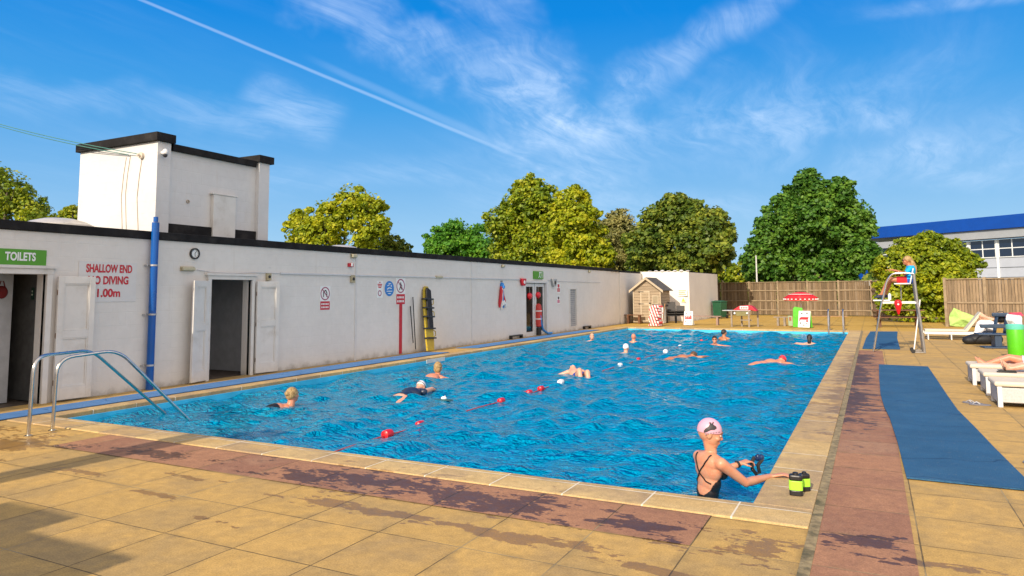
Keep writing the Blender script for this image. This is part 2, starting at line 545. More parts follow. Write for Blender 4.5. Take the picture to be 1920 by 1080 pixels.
ch = b.build('drain_channel', mat('channel_stone', (.26, .20, .10), .8, var=.4, vs=14, bump=.6, bs=40, dirt=((.05, .05, .02), .8, 5))); tag(ch, kind='structure')

b = MB()
zt, zb = .014, -.05
for (x0, x1, y0, y1) in ((CX0, CX1, CY0, PY0), (PX1, CX1, PY0, PY1), (CX0, CX1, PY1, CY1), (CX0, PX0, PY0, PY1)):
    b.box(x0, x1, y0, y1, zb, zt)
cop = b.build('pool_coping', M_COPE, bevel=.012); tag(cop, kind='structure')

# pool shell
def pool_paint(name, col):
    m = bpy.data.materials.new(name); m.use_nodes = True
    g = NG(m.node_tree); bs_ = g.n['Principled BSDF']
    pos = g.new('ShaderNodeNewGeometry').outputs['Position']
    f = g.rng(g.noise(pos, 1.5, 4, .6), .3, .7, .85, 1.15)
    cc_ = g.mix(1, c4(col), g.new('ShaderNodeCombineColor', i_0=f, i_1=f, i_2=f).outputs[0], 'MULTIPLY')
    sp_ = g.new('ShaderNodeSeparateXYZ', i_0=pos)
    ln_ = g.math('ABSOLUTE', g.math('SUBTRACT', g.math('ABSOLUTE', g.math('ADD', sp_.outputs[0], 5.45)), 2.25))
    ln_ = g.math('MULTIPLY', g.math('LESS_THAN', ln_, .14), g.math('LESS_THAN', sp_.outputs[2], -.9))
    g.set(bs_, 'Base Color', g.mix(ln_, cc_, (.004, .03, .09, 1)))
    bs_.inputs['Roughness'].default_value = .5
    return m


b = MB()
zs, zd = -1.15, -1.9
vs = [(PX0, PY0, zs), (PX1, PY0, zs), (PX1, PY1, zd), (PX0, PY1, zd), (PX0, PY0, zb), (PX1, PY0, zb), (PX1, PY1, zb), (PX0, PY1, zb)]
b.add(vs, [(0, 1, 2, 3), (0, 4, 5, 1), (1, 5, 6, 2), (2, 6, 7, 3), (3, 7, 4, 0)])
basin = b.build('pool_basin', pool_paint('pool_paint', (.04, .50, .76))); tag(basin, kind='structure')

# water: a real rippled sheet
NX, NY = 300, 760
xs = np.linspace(PX0, PX1, NX); ys = PY0 + (PY1 - PY0) * np.linspace(0, 1, NY) ** 1.25
Xg, Yg = np.meshgrid(xs, ys)
Z = np.zeros_like(Xg)
wr = np.random.default_rng(3)
for i in range(64):
    lam = .22 * (1.9 / .22) ** wr.random()
    th = wr.normal(R(8), .95); k = 2 * np.pi / lam
    amp = .0032 * (lam / .6) ** .95 * (.6 + .8 * wr.random())
    ph = wr.random() * 6.28
    Z += amp * np.sin(k * (Xg * np.cos(th) + Yg * np.sin(th)) + ph + .9 * np.sin(.9 * Xg + wr.random() * 6) + .9 * np.sin(.7 * Yg + wr.random() * 6))
Z = Z * 1.0 + .35 * np.abs(Z) ** 1.0 * .5
# rings around each swimmer
SW = [(-8.1, 8.5), (-7.45, 10.8), (-8.5, 13.3), (-5.9, 14.9), (-6.6, 20.4), (-1.45, 6.3), (-2.1, 18.5), (-4.4, 19.5), (-9.4, 7.3)]
for (cx_, cy_) in SW:
    rr = np.hypot(Xg - cx_, Yg - cy_)
    Z += .006 * np.sin(rr * 15) * np.exp(-rr * 1.3)
co = np.stack([Xg, Yg, Z + WZ], -1).reshape(-1, 3)
idx = np.arange(NX * NY).reshape(NY, NX)
fc = np.stack([idx[:-1, :-1], idx[:-1, 1:], idx[1:, 1:], idx[1:, :-1]], -1).reshape(-1, 4)


def np_mesh(name, co, fc, m, smooth=True):
    me = bpy.data.meshes.new(name)
    me.vertices.add(len(co)); me.vertices.foreach_set('co', co.astype(np.float32).ravel())
    nf, k = fc.shape
    me.loops.add(nf * k); me.loops.foreach_set('vertex_index', fc.astype(np.int32).ravel())
    me.polygons.add(nf); me.polygons.foreach_set('loop_start', (np.arange(nf) * k).astype(np.int32))
    me.update(calc_edges=True)
    if smooth: me.polygons.foreach_set('use_smooth', np.ones(nf, bool))
    me.materials.append(m)
    o = bpy.data.objects.new(name, me); COL.objects.link(o)
    return o


m = bpy.data.materials.new('pool_water'); m.use_nodes = True
g = NG(m.node_tree); g.n.clear()
pos = g.new('ShaderNodeNewGeometry').outputs['Position']
w1 = g.noise(g.mapping(pos, (0, 0, R(20)), (1, 1.35, 1)), 3.6, 3, .55, 1.3)
w2 = g.noise(g.mapping(pos, (0, 0, R(-35)), (1, 1.2, 1)), 9, 3, .5, .8)
h = g.math('ADD', g.math('MULTIPLY', w1, 1.0), g.math('MULTIPLY', w2, .30))
nrm = g.bump(h, 1.0, .022)
r1 = g.math('ABSOLUTE', g.math('SUBTRACT', g.noise(g.mapping(pos, (0, 0, R(12)), (1, 1.5, 1)), 2.6, 2, .5, 1.8), .5))
r2 = g.math('ABSOLUTE', g.math('SUBTRACT', g.noise(g.mapping(pos, (0, 0, R(-28)), (1, 1.3, 1)), 6.0, 2, .5, 1.2), .5))
w3 = g.noise(g.mapping(pos, (0, 0, R(5)), (1, 1.7, 1)), 15, 3, .6, .6)
nrd = g.bump(g.math('ADD', g.math('ADD', g.math('MULTIPLY', w1, .6), g.math('MULTIPLY', w3, .05)), g.math('ADD', g.math('MULTIPLY', r1, -1.5), g.math('MULTIPLY', r2, -.8))), 1.0, .34)
fr = g.new('ShaderNodeFresnel', i_IOR=1.33, i_Normal=nrm).outputs[0]
tr = g.new('ShaderNodeBsdfTransparent', i_Color=(.30, .86, 1.0, 1))
df = g.new('ShaderNodeBsdfDiffuse', i_Color=(.0, .51, .86, 1), i_Normal=nrd)
gl = g.new('ShaderNodeBsdfGlossy', i_Color=(.72, .88, 1, 1), i_Roughness=.03, i_Normal=nrm)
und = g.new('ShaderNodeMixShader', i_0=.58, i_1=tr.outputs[0], i_2=df.outputs[0])
su = g.new('ShaderNodeMixShader', i_0=fr, i_1=und.outputs[0], i_2=gl.outputs[0])
g.new('ShaderNodeOutputMaterial', i_0=su.outputs[0])
water = np_mesh('water', co, fc, m); tag(water, kind='structure')


# mats
def sheet(name, pts, t, m, label, cat, group=None, z0=.0045):
    b = MB(); n = len(pts)
    vs = [(p[0], p[1], z0) for p in pts] + [(p[0], p[1], z0 + t) for p in pts]
    b.add(vs, [tuple(range(n))[::-1], tuple(range(n, 2 * n))] + [(i, (i + 1) % n, n + (i + 1) % n, n + i) for i in range(n)])
    o = b.build(name, m); return tag(o, label, cat, group)


def mat_rubber(name, col, col2):
    m = mat(name, col, .75, var=.1, vs=1.3, bump=0, dirt=(col2, .55, 1.1))
    g = NG(m.node_tree); bs_ = g.n['Principled BSDF']
    pos = g.new('ShaderNodeNewGeometry').outputs['Position']
    sy__ = g.new('ShaderNodeSeparateXYZ', i_0=g.vmath('ADD', pos, g.vmath('SCALE', g.noise(pos, 1.2, 2, .5, 0, 1)))).outputs[1]
    seam = g.rng(g.math('ABSOLUTE', g.math('SUBTRACT', g.math('FRACT', g.math('MULTIPLY', sy__, 1.05)), .5)), .482, .495)
    old = bs_.inputs['Base Color'].links[0].from_socket
    sand = g.rng(g.noise(pos, 26, 5, .7), .60, .72)
    g.set(bs_, 'Base Color', g.mix(g.math('MULTIPLY', sand, .28), g.mix(g.math('MULTIPLY', seam, .35), old, (.01, .03, .08, 1)), (.30, .27, .20, 1)))
    v = g.new('ShaderNodeTexVoronoi', i_Vector=pos, i_Scale=70)
    bs_.inputs['Specular IOR Level'].default_value = .15; g.set(bs_, 'Roughness', .95)
    g.set(bs_, 'Normal', g.bump(g.math('ADD', v.outputs[0], g.math('ADD', g.math('MULTIPLY', g.noise(pos, 2.2, 3), 5), g.math('MULTIPLY', seam, -.8))), .6, .010))
    return m


BM = mat_rubber('blue_rubber', (.030, .105, .21), (.05, .135, .235))
BM2 = mat_rubber('faded_blue_rubber', (.085, .20, .42), (.12, .24, .44))
L_ = [(1648, 684), (1648.5, 710), (1651, 740), (1658, 764), (1668, 784), (1683, 830), (1691, 862), (1700, 897)]
Rr = [(1740, 688), (1757, 713), (1779, 746), (1796, 770), (1828, 802), (1866, 842), (1910, 886), (1946, 922)]
poly = [at(x, y, Z=.01) for x, y in L_] + [at(x, y, Z=.01) for x, y in Rr[::-1]]
sheet('pool_mat', poly, .012, BM, 'long blue rubber mat with wavy edges on the right-hand paving', 'mat', 'blue poolside mats', .009)
poly = [at(x, y, Z=.01) for x, y in ((1617, 654), (1624, 634), (1632, 622), (1683, 622), (1682, 634), (1688, 655))]
sheet('pool_mat', poly, .012, BM, 'short blue rubber mat under the lifeguard chair', 'mat', 'blue poolside mats', .009)
sheet('pool_mat', [(-10.72, 2.2), (-10.32, 2.2), (-10.34, 8.5), (-10.40, 16.6), (-11.04, 16.3), (-10.92, 8.8)], .012, BM2, 'faded blue mat beside the pool, running past the open doors', 'mat', 'blue poolside mats', .009)
sheet('pool_mat', [(-11.0, 17.9), (-10.42, 18.3), (-10.40, 28.6), (-10.98, 28.3)], .012, BM2, 'faded blue mat in front of the glazed doorway', 'mat', 'blue poolside mats', .009)

# ------------------------------------------------------------ bathhouse
WX = -11.38
white = None


def white_paint(name, col=(.72, .69, .64), course=True, warm=0.0):
    m = bpy.data.materials.new(name); m.use_nodes = True
    g = NG(m.node_tree); bs_ = g.n['Principled BSDF']
    pos = g.new('ShaderNodeNewGeometry').outputs['Position']
    sp = g.new('ShaderNodeSeparateXYZ', i_0=pos)
    uv = g.new('ShaderNodeCombineXYZ', i_0=g.math('ADD', sp.outputs[1], sp.outputs[0]), i_1=sp.outputs[2]).outputs[0]
    br = g.new('ShaderNodeTexBrick', i_Vector=uv, i_Scale=1.0)
    br.inputs['Brick Width'].default_value = .45; br.inputs['Row Height'].default_value = .225
    br.inputs['Mortar Size'].default_value = .006; br.inputs['Mortar Smooth'].default_value = .6
    low = g.noise(pos, .9, 5, .6); mid = g.noise(pos, 7, 5, .65)
    f = g.math('MULTIPLY', g.rng(low, .3, .7, .95, 1.03), g.rng(mid, .3, .7, .97, 1.02))
    c = g.mix(1, c4(col), g.new('ShaderNodeCombineColor', i_0=f, i_1=f, i_2=f).outputs[0], 'MULTIPLY')
    # rust and damp runs from the roof edge, scuffs and splash dirt along the foot of the wall
    run = g.noise(g.mapping(pos, (0, 0, 0), (1, 3.2, .25)), 2.6, 5, .7)
    c = g.mix(g.math('MULTIPLY', g.rng(run, .56, .78), .22), c, (.50, .43, .33, 1))
    hz = g.math('ADD', sp.outputs[2], g.math('MULTIPLY', g.math('SUBTRACT', g.noise(pos, 3.0, 5, .7), .5), .42))
    c = g.mix(g.rng(hz, -.06, .14, .62, 0), c, (.20, .17, .12, 1))
    scuff = g.rng(g.noise(g.mapping(pos, (0, 0, 0), (1, .55, 3.4)), 5.5, 5, .72), .66, .74)
    c = g.mix(g.math('MULTIPLY', scuff, .40), c, (.42, .41, .38, 1))
    g.set(bs_, 'Base Color', c)
    bs_.inputs['Roughness'].default_value = .62
    hgt = g.math('MULTIPLY', mid, .35)
    if course: hgt = g.math('SUBTRACT', hgt, g.math('MULTIPLY', br.outputs['Fac'], .28))
    g.set(bs_, 'Normal', g.bump(hgt, .5, .012))
    return m


M_WALL = white_paint('white_painted_block')
M_RENDER = white_paint('white_render', (.78, .74, .68), course=False)
M_FELT = mat('black_roofing_felt', (.012, .011, .011), .8, var=.3, vs=3, bump=.4, bs=20, dirt=((.05, .045, .04), .45, 2.5), spec=.25)
M_DOORW = mat('white_gloss_paint', (.68, .655, .61), .38, var=.05, vs=4, dirt=((.40, .34, .26), .30, 3.2))
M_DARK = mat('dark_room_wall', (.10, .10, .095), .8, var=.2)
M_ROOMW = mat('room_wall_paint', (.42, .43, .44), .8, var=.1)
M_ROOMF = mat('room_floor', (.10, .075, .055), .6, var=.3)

bath = thing('bathhouse', 'long low white painted bathhouse with black roof edge along the pool', 'building', (WX, 1.0, 0))
b = MB()
X0 = WX - .22
op = [(5.35, 6.45, 1.97), (9.50, 10.50, 1.93), (23.45, 25.30, 1.98)]
y = -1.0
for (a, c_, h_) in op:
    b.box(X0, WX, y, a, -.05, 2.62); b.box(X0, WX, a, c_, h_, 2.62); y = c_
b.box(X0, WX, y, 27.7, -.05, 2.62)
b.box(X0, WX, 27.7, 28.4, -.05, .19); b.box(X0, WX, 27.7, 28.4, 1.74, 2.62); b.box(X0, WX, 28.4, 34.2, -.05, 2.62)
b.box(X0, WX + .06, 34.2, 37.96, -.05, 2.60)
b.box(-17.5, X0, -1.0, -.8, -.05, 2.6); b.box(-17.5, -17.3, -.8, 37.96, -.05, 2.6)
b.build('wall', M_WALL, bath, world=True)
b = MB()
b.box(-17.5, WX - .02, -1.0, 37.96, 2.625, 2.70)
b.build('roof', M_FELT, bath, world=True)
b = MB(); b.box(WX - .20, WX + .045, -1.04, 33.0, 2.626, 2.765); b.box(WX - .2, WX + .085, 33.001, 37.9, 2.622, 2.665)
b.build('fascia', M_FELT, bath, world=True, bevel=.008)
b = MB()
for ys_ in (13.82, 19.49): b.box(WX, WX + .012, ys_ - .035, ys_ + .035, 0, 2.62)
b.each('cover_strip', mat('joint_cover', (.64, .62, .59), .5, var=.05), bath, world=True)
b = MB()
b.tube([(WX + .02, 9.18, 2.11), (WX + .025, 9.5, 2.075), (WX + .02, 10.0, 2.06), (WX + .022, 10.6, 2.09), (WX + .02, 11.4, 2.085)], .009, 6)
b.bar((WX + .018, 11.3, 2.085), (WX + .018, 23.3, 2.10), .030, .035)
b.tube([(WX + .018, 25.4, 2.10), (WX + .02, 26.2, 2.06), (WX + .02, 28.4, 2.07), (WX + .02, 31.4, 2.06)], .012, 6)
b.each('conduit', mat('painted_conduit', (.62, .62, .62), .5, var=.05), bath, world=True)
# rooms behind the openings
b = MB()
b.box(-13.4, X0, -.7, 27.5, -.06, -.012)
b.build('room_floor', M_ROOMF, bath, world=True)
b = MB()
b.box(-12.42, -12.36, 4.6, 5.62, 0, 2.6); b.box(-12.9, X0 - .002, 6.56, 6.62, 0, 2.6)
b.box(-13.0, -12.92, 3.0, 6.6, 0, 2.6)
b.each('dark_partition', M_DARK, bath, world=True)
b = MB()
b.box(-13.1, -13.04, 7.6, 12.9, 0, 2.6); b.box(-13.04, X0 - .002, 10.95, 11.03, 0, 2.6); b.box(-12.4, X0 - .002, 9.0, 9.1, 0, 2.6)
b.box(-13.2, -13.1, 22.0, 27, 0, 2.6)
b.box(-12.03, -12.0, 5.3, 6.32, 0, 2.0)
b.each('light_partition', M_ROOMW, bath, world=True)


def frame_set(y0, y1, h, w=.075, t=.05):
    b = MB()
    b.box(WX - .06, WX + t, y0 - w, y0, 0, h); b.box(WX - .06, WX + t, y1, y1 + w, 0, h)
    b.box(WX - .06, WX + t + .002, y0 - w - .01, y1 + w + .01, h, h + w)
    b.box(WX, WX + t + .03, y0 - w - .06, y1 + w + .06, h + w, h + w + .045)
    return b


frame_set(5.35, 6.45, 1.97, .085).build('door_frame', M_DOORW, bath, world=True, bevel=.004)
frame_set(9.50, 10.50, 1.93).build('door_frame', M_DOORW, bath, world=True, bevel=.004)


def leaf(hy, hx, length, h, ang, side, label=None, wid=None):
    """panelled door leaf hinged at (hx, hy); swings back against the wall"""
    root = bpy.data.objects.new('door', None)
    b = MB(); L = length; t = .045
    # frame of the leaf: stiles and rails proud of the panels; local x = along the leaf, y = out of the wall
    st = .085
    b.box(0, st, 0, t, .03, h); b.box(L - st, L, 0, t, .03, h)
    for z0, z1 in ((.03, .22), (.98, 1.09), (h - .11, h)): b.box(st, L - st, 0, t - .001, z0, z1)
    for z0, z1 in ((.22, .98), (1.09, h - .11)):
        b.box(st, L - st, .012, t - .022, z0, z1)
        b.box(st, st + .02, t - .022, t - .006, z0, z1); b.box(L - st - .02, L - st, t - .022, t - .006, z0, z1)
        b.box(st + .02, L - st - .02, t - .022, t - .006, z0, z0 + .02); b.box(st + .02, L - st - .02, t - .022, t - .006, z1 - .02, z1)
    o = b.build('door', M_DOORW, None, bevel=.003)
    o.parent = bath
    s = side
    # along = (sin a, s*cos a) ; out = (cos a, -s*sin a)
    ca, sa = math.cos(ang), math.sin(ang)
    Mx = Matrix(((sa, ca, 0, hx - WX), (s * ca, -s * sa, 0, hy - 1.0), (0, 0, 1, 0), (0, 0, 0, 1)))
    o.matrix_local = Mx
    if s * (sa * -s * sa - ca * s * ca) > 0: pass
    bpy.data.objects.remove(root)
    hb = MB()
    for z in (.3, 1.02, h - .25): hb.cyl((.0, t * .5, z - .04), (.0, t * .5, z + .04), .009, n=8)
    hb.each('hinge', mat('rusty_steel', (.18, .11, .07), .6, .5, var=.3), o)
    return o


leaf(6.60, WX + .055, .56, 1.94, R(5.0), 1)
leaf(9.40, WX + .06, .44, 1.90, R(14), -1)
leaf(10.60, WX + .055, .56, 1.90, R(5.5), 1)
# inner leaf of the toilets doorway, folded into the room
o = leaf(5.42, WX - .16, .62, 1.93, -R(62), 1)
# grey panel window with white trim, latch hook, small marks
b = MB(); b.box(WX - .10, WX - .045, 27.7, 28.4, .19, 1.74)
b.build('vent_panel', mat('grey_louvre', (.30, .31, .32), .6, var=.15), bath, world=True)
b = MB()
b.box(WX, WX + .02, 27.62, 27.70, .15, 1.78); b.box(WX, WX + .02, 28.40, 28.48, .15, 1.78); b.box(WX, WX + .022, 27.7, 28.4, 1.74, 1.78); b.box(WX, WX + .022, 27.7, 28.4, .15, .19)
for i in range(18): b.bar((WX - .04, 27.71, .24 + i * .083), (WX - .04, 28.39, .24 + i * .083), .02, .012)
b.build('window_frame', M_DOORW, bath, world=True)
# glazed white double doors: one open inwards, one closed
M_UPVC = mat('white_upvc', (.66, .65, .63), .35, var=.04)
GDO = []
for (a, c_) in ((23.45, 24.30), (24.34, 25.22)):
    gd = MB(); x_ = WX - .05
    gd.box(x_ - .05, x_, a, a + .13, 0, 1.96); gd.box(x_ - .05, x_, c_ - .13, c_, 0, 1.96)
    gd.box(x_ - .049, x_ - .001, a + .13, c_ - .13, 0, .16); gd.box(x_ - .049, x_ - .001, a + .13, c_ - .13, 1.84, 1.96)
    GDO.append(gd.build('glazed_door', M_UPVC, bath, world=True, bevel=.004))
gd = MB(); gd.box(WX - .04, WX + .05, 25.22, 25.36, 0, 1.98); gd.box(WX - .04, WX + .05, 23.38, 25.36, 1.981, 2.05)
gd.build('door_frame', M_UPVC, bath, world=True, bevel=.004)
m = bpy.data.materials.new('door_glass'); m.use_nodes = True
bs_ = m.node_tree.nodes['Principled BSDF']; bs_.inputs['Base Color'].default_value = (.02, .02, .02, 1); bs_.inputs['Roughness'].default_value = .05; bs_.inputs['Alpha'].default_value = .45
M_GLASS = m
for k_, (a, c_) in enumerate(((23.58, 24.17), (24.47, 25.09))):
    b = MB(); b.box(WX - .085, WX - .08, a, c_, .16, 1.84); b.build('glass_pane', M_GLASS, GDO[k_], world=True)

# tank room on the roof
tx = -11.74
tw = thing('tank_room', 'tall white rooftop tank room with black coping and small hatch', 'building', (tx, 8.7, 2.7))
xl = at(151, 290, Y=8.54).x
M_TANK = white_paint('tank_room_paint', (.66, .65, .635))
b = MB()
b.box(xl, tx, 8.54, 8.82, 2.70, 4.50); b.box(xl, tx, 10.99, 11.28, 2.70, 4.49)
b.box(xl, tx - .10, 8.82, 10.99, 2.98, 4.385)
b.build('wall', M_TANK, tw, world=True)
b = MB()
b.box(xl - .06, tx + .06, 8.47, 8.88, 4.502, 4.665); b.box(xl - .06, tx + .06, 10.94, 11.36, 4.492, 4.65)
b.box(xl - .05, tx - .02, 8.881, 10.939, 4.386, 4.515)
b.build('roof_coping', M_FELT, tw, world=True, bevel=.008)
b = MB(); b.box(xl + .1, tx - .05, 8.821, 10.989, 2.70, 2.985)
b.build('felt_upstand', M_FELT, tw, world=True)
b = MB(); b.box(tx - .099, tx - .015, 9.84, 10.40, 2.72, 3.655); b.box(tx - .099, tx + .0, 9.80, 10.44, 3.656, 3.685)
b.build('hatch_door', M_DOORW, tw, world=True, bevel=.006)
b = MB(); b.disc((tx - .10, 9.30, 3.45), .035, (1, 0, 0), .02, 14, .022)
b.build('wall_ring', mat('old_wire', (.42, .34, .25), .7), tw, world=True)
P_ins = at(267, 292, Y=8.54); P_c2 = at(245, 292, Y=8.54)
b = MB()
for x_, w_, z0_ in ((P_ins.x, .006, P_ins.z - .05), (P_c2.x, .005, P_c2.z), (P_c2.x - .12, .005, P_c2.z - .02)):
    pts = [(x_, 8.535, z0_), (x_ - .06, 8.533, z0_ - .35), (x_ - .10, 8.533, z0_ - .75), (x_ - .03, 8.533, 2.85)]
    b.tube(pts, w_, 5)
b.each('loose_wire', mat('old_wire', (.42, .34, .25), .7), tw, world=True)
# overhead cables with insulator
ins = thing('insulator', 'round cream insulator bracket high on the sunlit tank room wall', 'insulator', P_ins)
b = MB(); b.disc(P_ins, .062, (0, -1, 0), .05, 16); b.cyl((P_ins.x, 8.49, P_ins.z), (P_ins.x, 8.43, P_ins.z), .022, n=10)
b.build('base', mat('cream_ceramic', (.60, .52, .42), .4), ins, world=True)
M_CABLE = mat('green_cable', (.06, .20, .17), .6)
for i, (s_, e_) in enumerate((((P_ins.x, 8.48, P_ins.z + .02), (0, 233)), ((P_c2.x, 8.50, P_c2.z + .01), (0, 237)))):
    e = at(e_[0], e_[1], Y=8.1); e2 = Vector(s_) + (e - Vector(s_)) * 1.9
    pts = [Vector(s_).lerp(e2, t_) + Vector((0, 0, -.55 * t_ * (1 - t_) + .55 * .249 * (t_ / .526))) for t_ in np.linspace(0, 1, 14)]
    b = MB(); b.tube(pts, .008, 5)
    tag(b.build('overhead_cable', M_CABLE, origin=s_), ['upper thin green cable running from the insulator out of the left edge', 'lower thin green cable running from the tank room wall out of the left edge'][i], 'cable', 'overhead cables')
# camera dome on the corner pier
pc = at(308, 289, X=tx + .06)
dc = thing('security_camera', 'white dome security camera under the tank room coping', 'camera', (tx, pc.y, pc.z))
b = MB(); b.cyl((tx, pc.y, pc.z + .03), (tx + .07, pc.y, pc.z + .03), .035, n=10); b.ell((tx + .09, pc.y, pc.z + .03), (.055, .055, .07)); b.build('housing', mat('camera_white', (.7, .7, .69), .35), dc, True, world=True)
b = MB(); b.ell((tx + .10, pc.y - .01, pc.z - .025), (.042, .042, .045)); b.build('lens_dome', mat('smoked_plastic', (.03, .03, .035), .1), dc, True, world=True)

# skylight domes on the roof
def skylight(name, p, r, label, h=.22, flat=1.0):
    t_ = thing('skylight', label, 'skylight', p, 0, 'domed roof lights')
    b = MB(); b.lathe([(r * 1.05, 0), (r * 1.05, .12), (r * .98, .13)], n=24); b.build('kerb', mat('weathered_kerb', (.33, .30, .24), .8, var=.3), t_)
    b = MB(); b.lathe([(r, .125), (r * .93, .16 + h * .30), (r * .72, .13 + h * .7), (r * .4, .13 + h * .93), (.02, .13 + h)], n=24)
    b.build('dome', mat('dirty_acrylic', (.42, .40, .37), .35, var=.2, vs=3), t_, True)


skylight('s', at(152, 428, Z=2.75) if False else (-13.35, 7.75, 2.70), .62, 'domed roof light in front of the tank room on the roof', .24)
for (x_, y_, Yd, r_, lab) in ((640, 470, 14.6, .55, 'domed roof light before the yellow-green tree, nearer of the two'), (790, 480, 19.5, .60, 'domed roof light before the round green tree, farther of the two'), (88, 421, 7.3, .5, 'low domed roof light at the left, below the leafy branches')):
    p_ = at(x_, y_, Y=Yd + 1.2); p_.z = 2.70
    skylight('s', p_, r_, lab, .2)

# blue rainwater pipe
pipe = thing('downpipe', 'bright blue vertical rainwater pipe on the white wall', 'pipe', (WX + .10, 8.22, 0))
yc = 8.22
b = MB(); b.cyl((WX + .10, yc, .0), (WX + .10, yc, 2.92), .062, n=20); b.cyl((WX + .10, yc, 2.93), (WX + .10, yc, 3.02), .04, n=14)
M_PIPE = mat('blue_gloss', (.0, .085, .36), .3, var=.12, vs=2, dirt=((.02, .10, .28), .5, 3))
b.build('pipe', M_PIPE, pipe, True, world=True)
for z in (2.16, 1.30, .42):
    b = MB(); b.cyl((WX + .10, yc, z - .015), (WX + .10, yc, z + .015), .070, n=20); b.bar((WX, yc - .12, z), (WX + .10, yc - .12, z), .012, .02); b.bar((WX + .03, yc - .13, z), (WX + .03, yc + .12, z), .012, .024)
    b.build('clip', mat('galvanised', (.5, .5, .5), .4, .7), pipe, world=True)


p_ = at(62, 550, Y=6.555)
t_ = thing('door_notice', 'small dark green notice with pale dots inside the dark toilets doorway', 'sign', p_)
b = MB(); b.box(-.035, .035, -.012, 0, -.10, .09); b.build('board', mat('dark_green_plate', (.01, .05, .03), .5), t_)
b = MB()
for z__ in (.03, -.02): b.disc((0, -.013, z__), .016, (0, -1, 0), .002, 10)
b.each('dot', mat('pale_print', (.6, .7, .6), .5), t_)
p_ = at(3, 548, X=-11.99)
t_ = thing('red_bag', 'dark red bag hanging on the pale wall inside the toilets doorway', 'bag', p_)
b = MB(); b.ell((0, 0, 0), (.05, .09, .10), n=12, m=8); b.build('pouch', mat('dark_red_cloth', (.16, .01, .01), .8), t_, True)
b = MB(); b.tube([(-.0, -.05, .06), (0, -.02, .17), (0, .02, .17), (0, .05, .06)], .008, 5); b.build('strap', mat('dark_red_cloth', (.16, .01, .01), .8), t_, True)
# wall fixtures. On the pool wall: text runs along +Y
def wallM(y, z, out=.0): return Matrix(((0, 0, 1, WX + out), (1, 0, 0, y), (0, 1, 0, z), (0, 0, 0, 1)))


M_GREEN = mat('sign_green', (.075, .30, .012), .4, var=.05)
M_SWHITE = mat('sign_white', (.78, .80, .78), .4, var=.03)
M_SRED = mat('sign_red', (.52, .015, .03), .45, var=.06)
M_SBLUE = mat('sign_blue', (.02, .20, .58), .4, var=.04)
M_BLACK = mat('black_plastic', (.015, .015, .016), .4, var=.1)
M_CREAM = mat('aged_cream_plastic', (.42, .36, .22), .5, var=.2, vs=20)


def plate(y0, y1, z0, z1, m, t=.012, parent=None, name='board', x=None):
    b = MB(); x = WX if x is None else x
    b.box(x + .001, x + .001 + t, y0, y1, z0, z1)
    return b.build(name, m, parent, world=True, bevel=.002)


s = thing('toilets_sign', 'green sign reading TOILETS over the dark doorway', 'sign', (WX, 5.9, 2.23))
plate(5.28, 6.44, 2.10, 2.34, M_GREEN, .015, s)
text_mesh('lettering', 'TOILETS', wallM(6.065 - 5.9, .0, .018 - WX), .13, .43, M_SWHITE, s, .035)
s = thing('depth_sign', 'pale board with red letters SHALLOW END above the folded door', 'sign', (WX, 7.45, 1.85))
plate(6.95, 7.96, 1.53, 2.20, mat('sign_pale', (.66, .65, .63), .4, var=.03), .008, s)
for txt, z, w, yc_ in (('SHALLOW END', 2.085, .80, 7.47), ('NO DIVING', 1.89, .70, 7.46), ('1.00m', 1.68, .40, 7.47)):
    text_mesh('lettering', txt, wallM(yc_ - 7.45, z - 1.85, .012 - WX), .14, w, M_SRED, s, .034)
# clock
ck = thing('wall_clock', 'round wall clock with black rim and white face', 'clock', (WX, 9.12, 2.41))
b = MB(); b.disc((WX, 9.12, 2.41), .105, (1, 0, 0), .035, 28, .080); b.build('rim', M_BLACK, ck, True, world=True)
b = MB(); b.disc((WX, 9.12, 2.41), .083, (1, 0, 0), .018, 28); b.build('face', M_SWHITE, ck, world=True)
b = MB(); b.bar((WX + .022, 9.12, 2.41), (WX + .022, 9.15, 2.455), .004, .009); b.bar((WX + .024, 9.12, 2.41), (WX + .024, 9.125, 2.35), .004, .006)
b.build('hand', M_BLACK, ck, world=True)
b = MB()
for k in range(12):
    a = k * math.pi / 6; b.bar((WX + .0195, 9.12 + .062 * math.cos(a), 2.41 + .062 * math.sin(a)), (WX + .0195, 9.12 + .073 * math.cos(a), 2.41 + .073 * math.sin(a)), .004, .005)
b.each('hour_mark', M_BLACK, ck, world=True)


def bulkhead(y, z, w, h, label, group='cream wall lights'):
    t_ = thing('wall_light', label, 'wall light', (WX, y, z), 0, group)
    b = MB(); b.box(WX, WX + .03, y - w / 2, y + w / 2, z - h / 2, z + h / 2); b.build('back_box', M_CREAM, t_, world=True, bevel=.01)
    b = MB(); b.box(WX + .03, WX + .075, y - w * .46, y + w * .46, z - h * .4, z + h * .4); b.build('cover', mat('yellowed_diffuser', (.50, .45, .30), .3, var=.15, vs=25), t_, world=True, bevel=.016)


bulkhead(8.97, 2.12, .30, .085, 'long cream bulkhead light just below the wall clock')
bulkhead(17.55, 2.10, .36, .07, 'long cream bulkhead light above the yellow spine board')
for (x_, y_, w_, lab) in ((662, 480, .20, 'small cream light box under the roof edge above the red alarm'), (942, 499, .2, 'small cream light box under the roof edge above the bunting'), (1104, 509, .22, 'small cream light box under the roof edge, farthest one')):
    p_ = at(x_, y_, X=WX); bulkhead(p_.y, p_.z, w_, .10, lab)


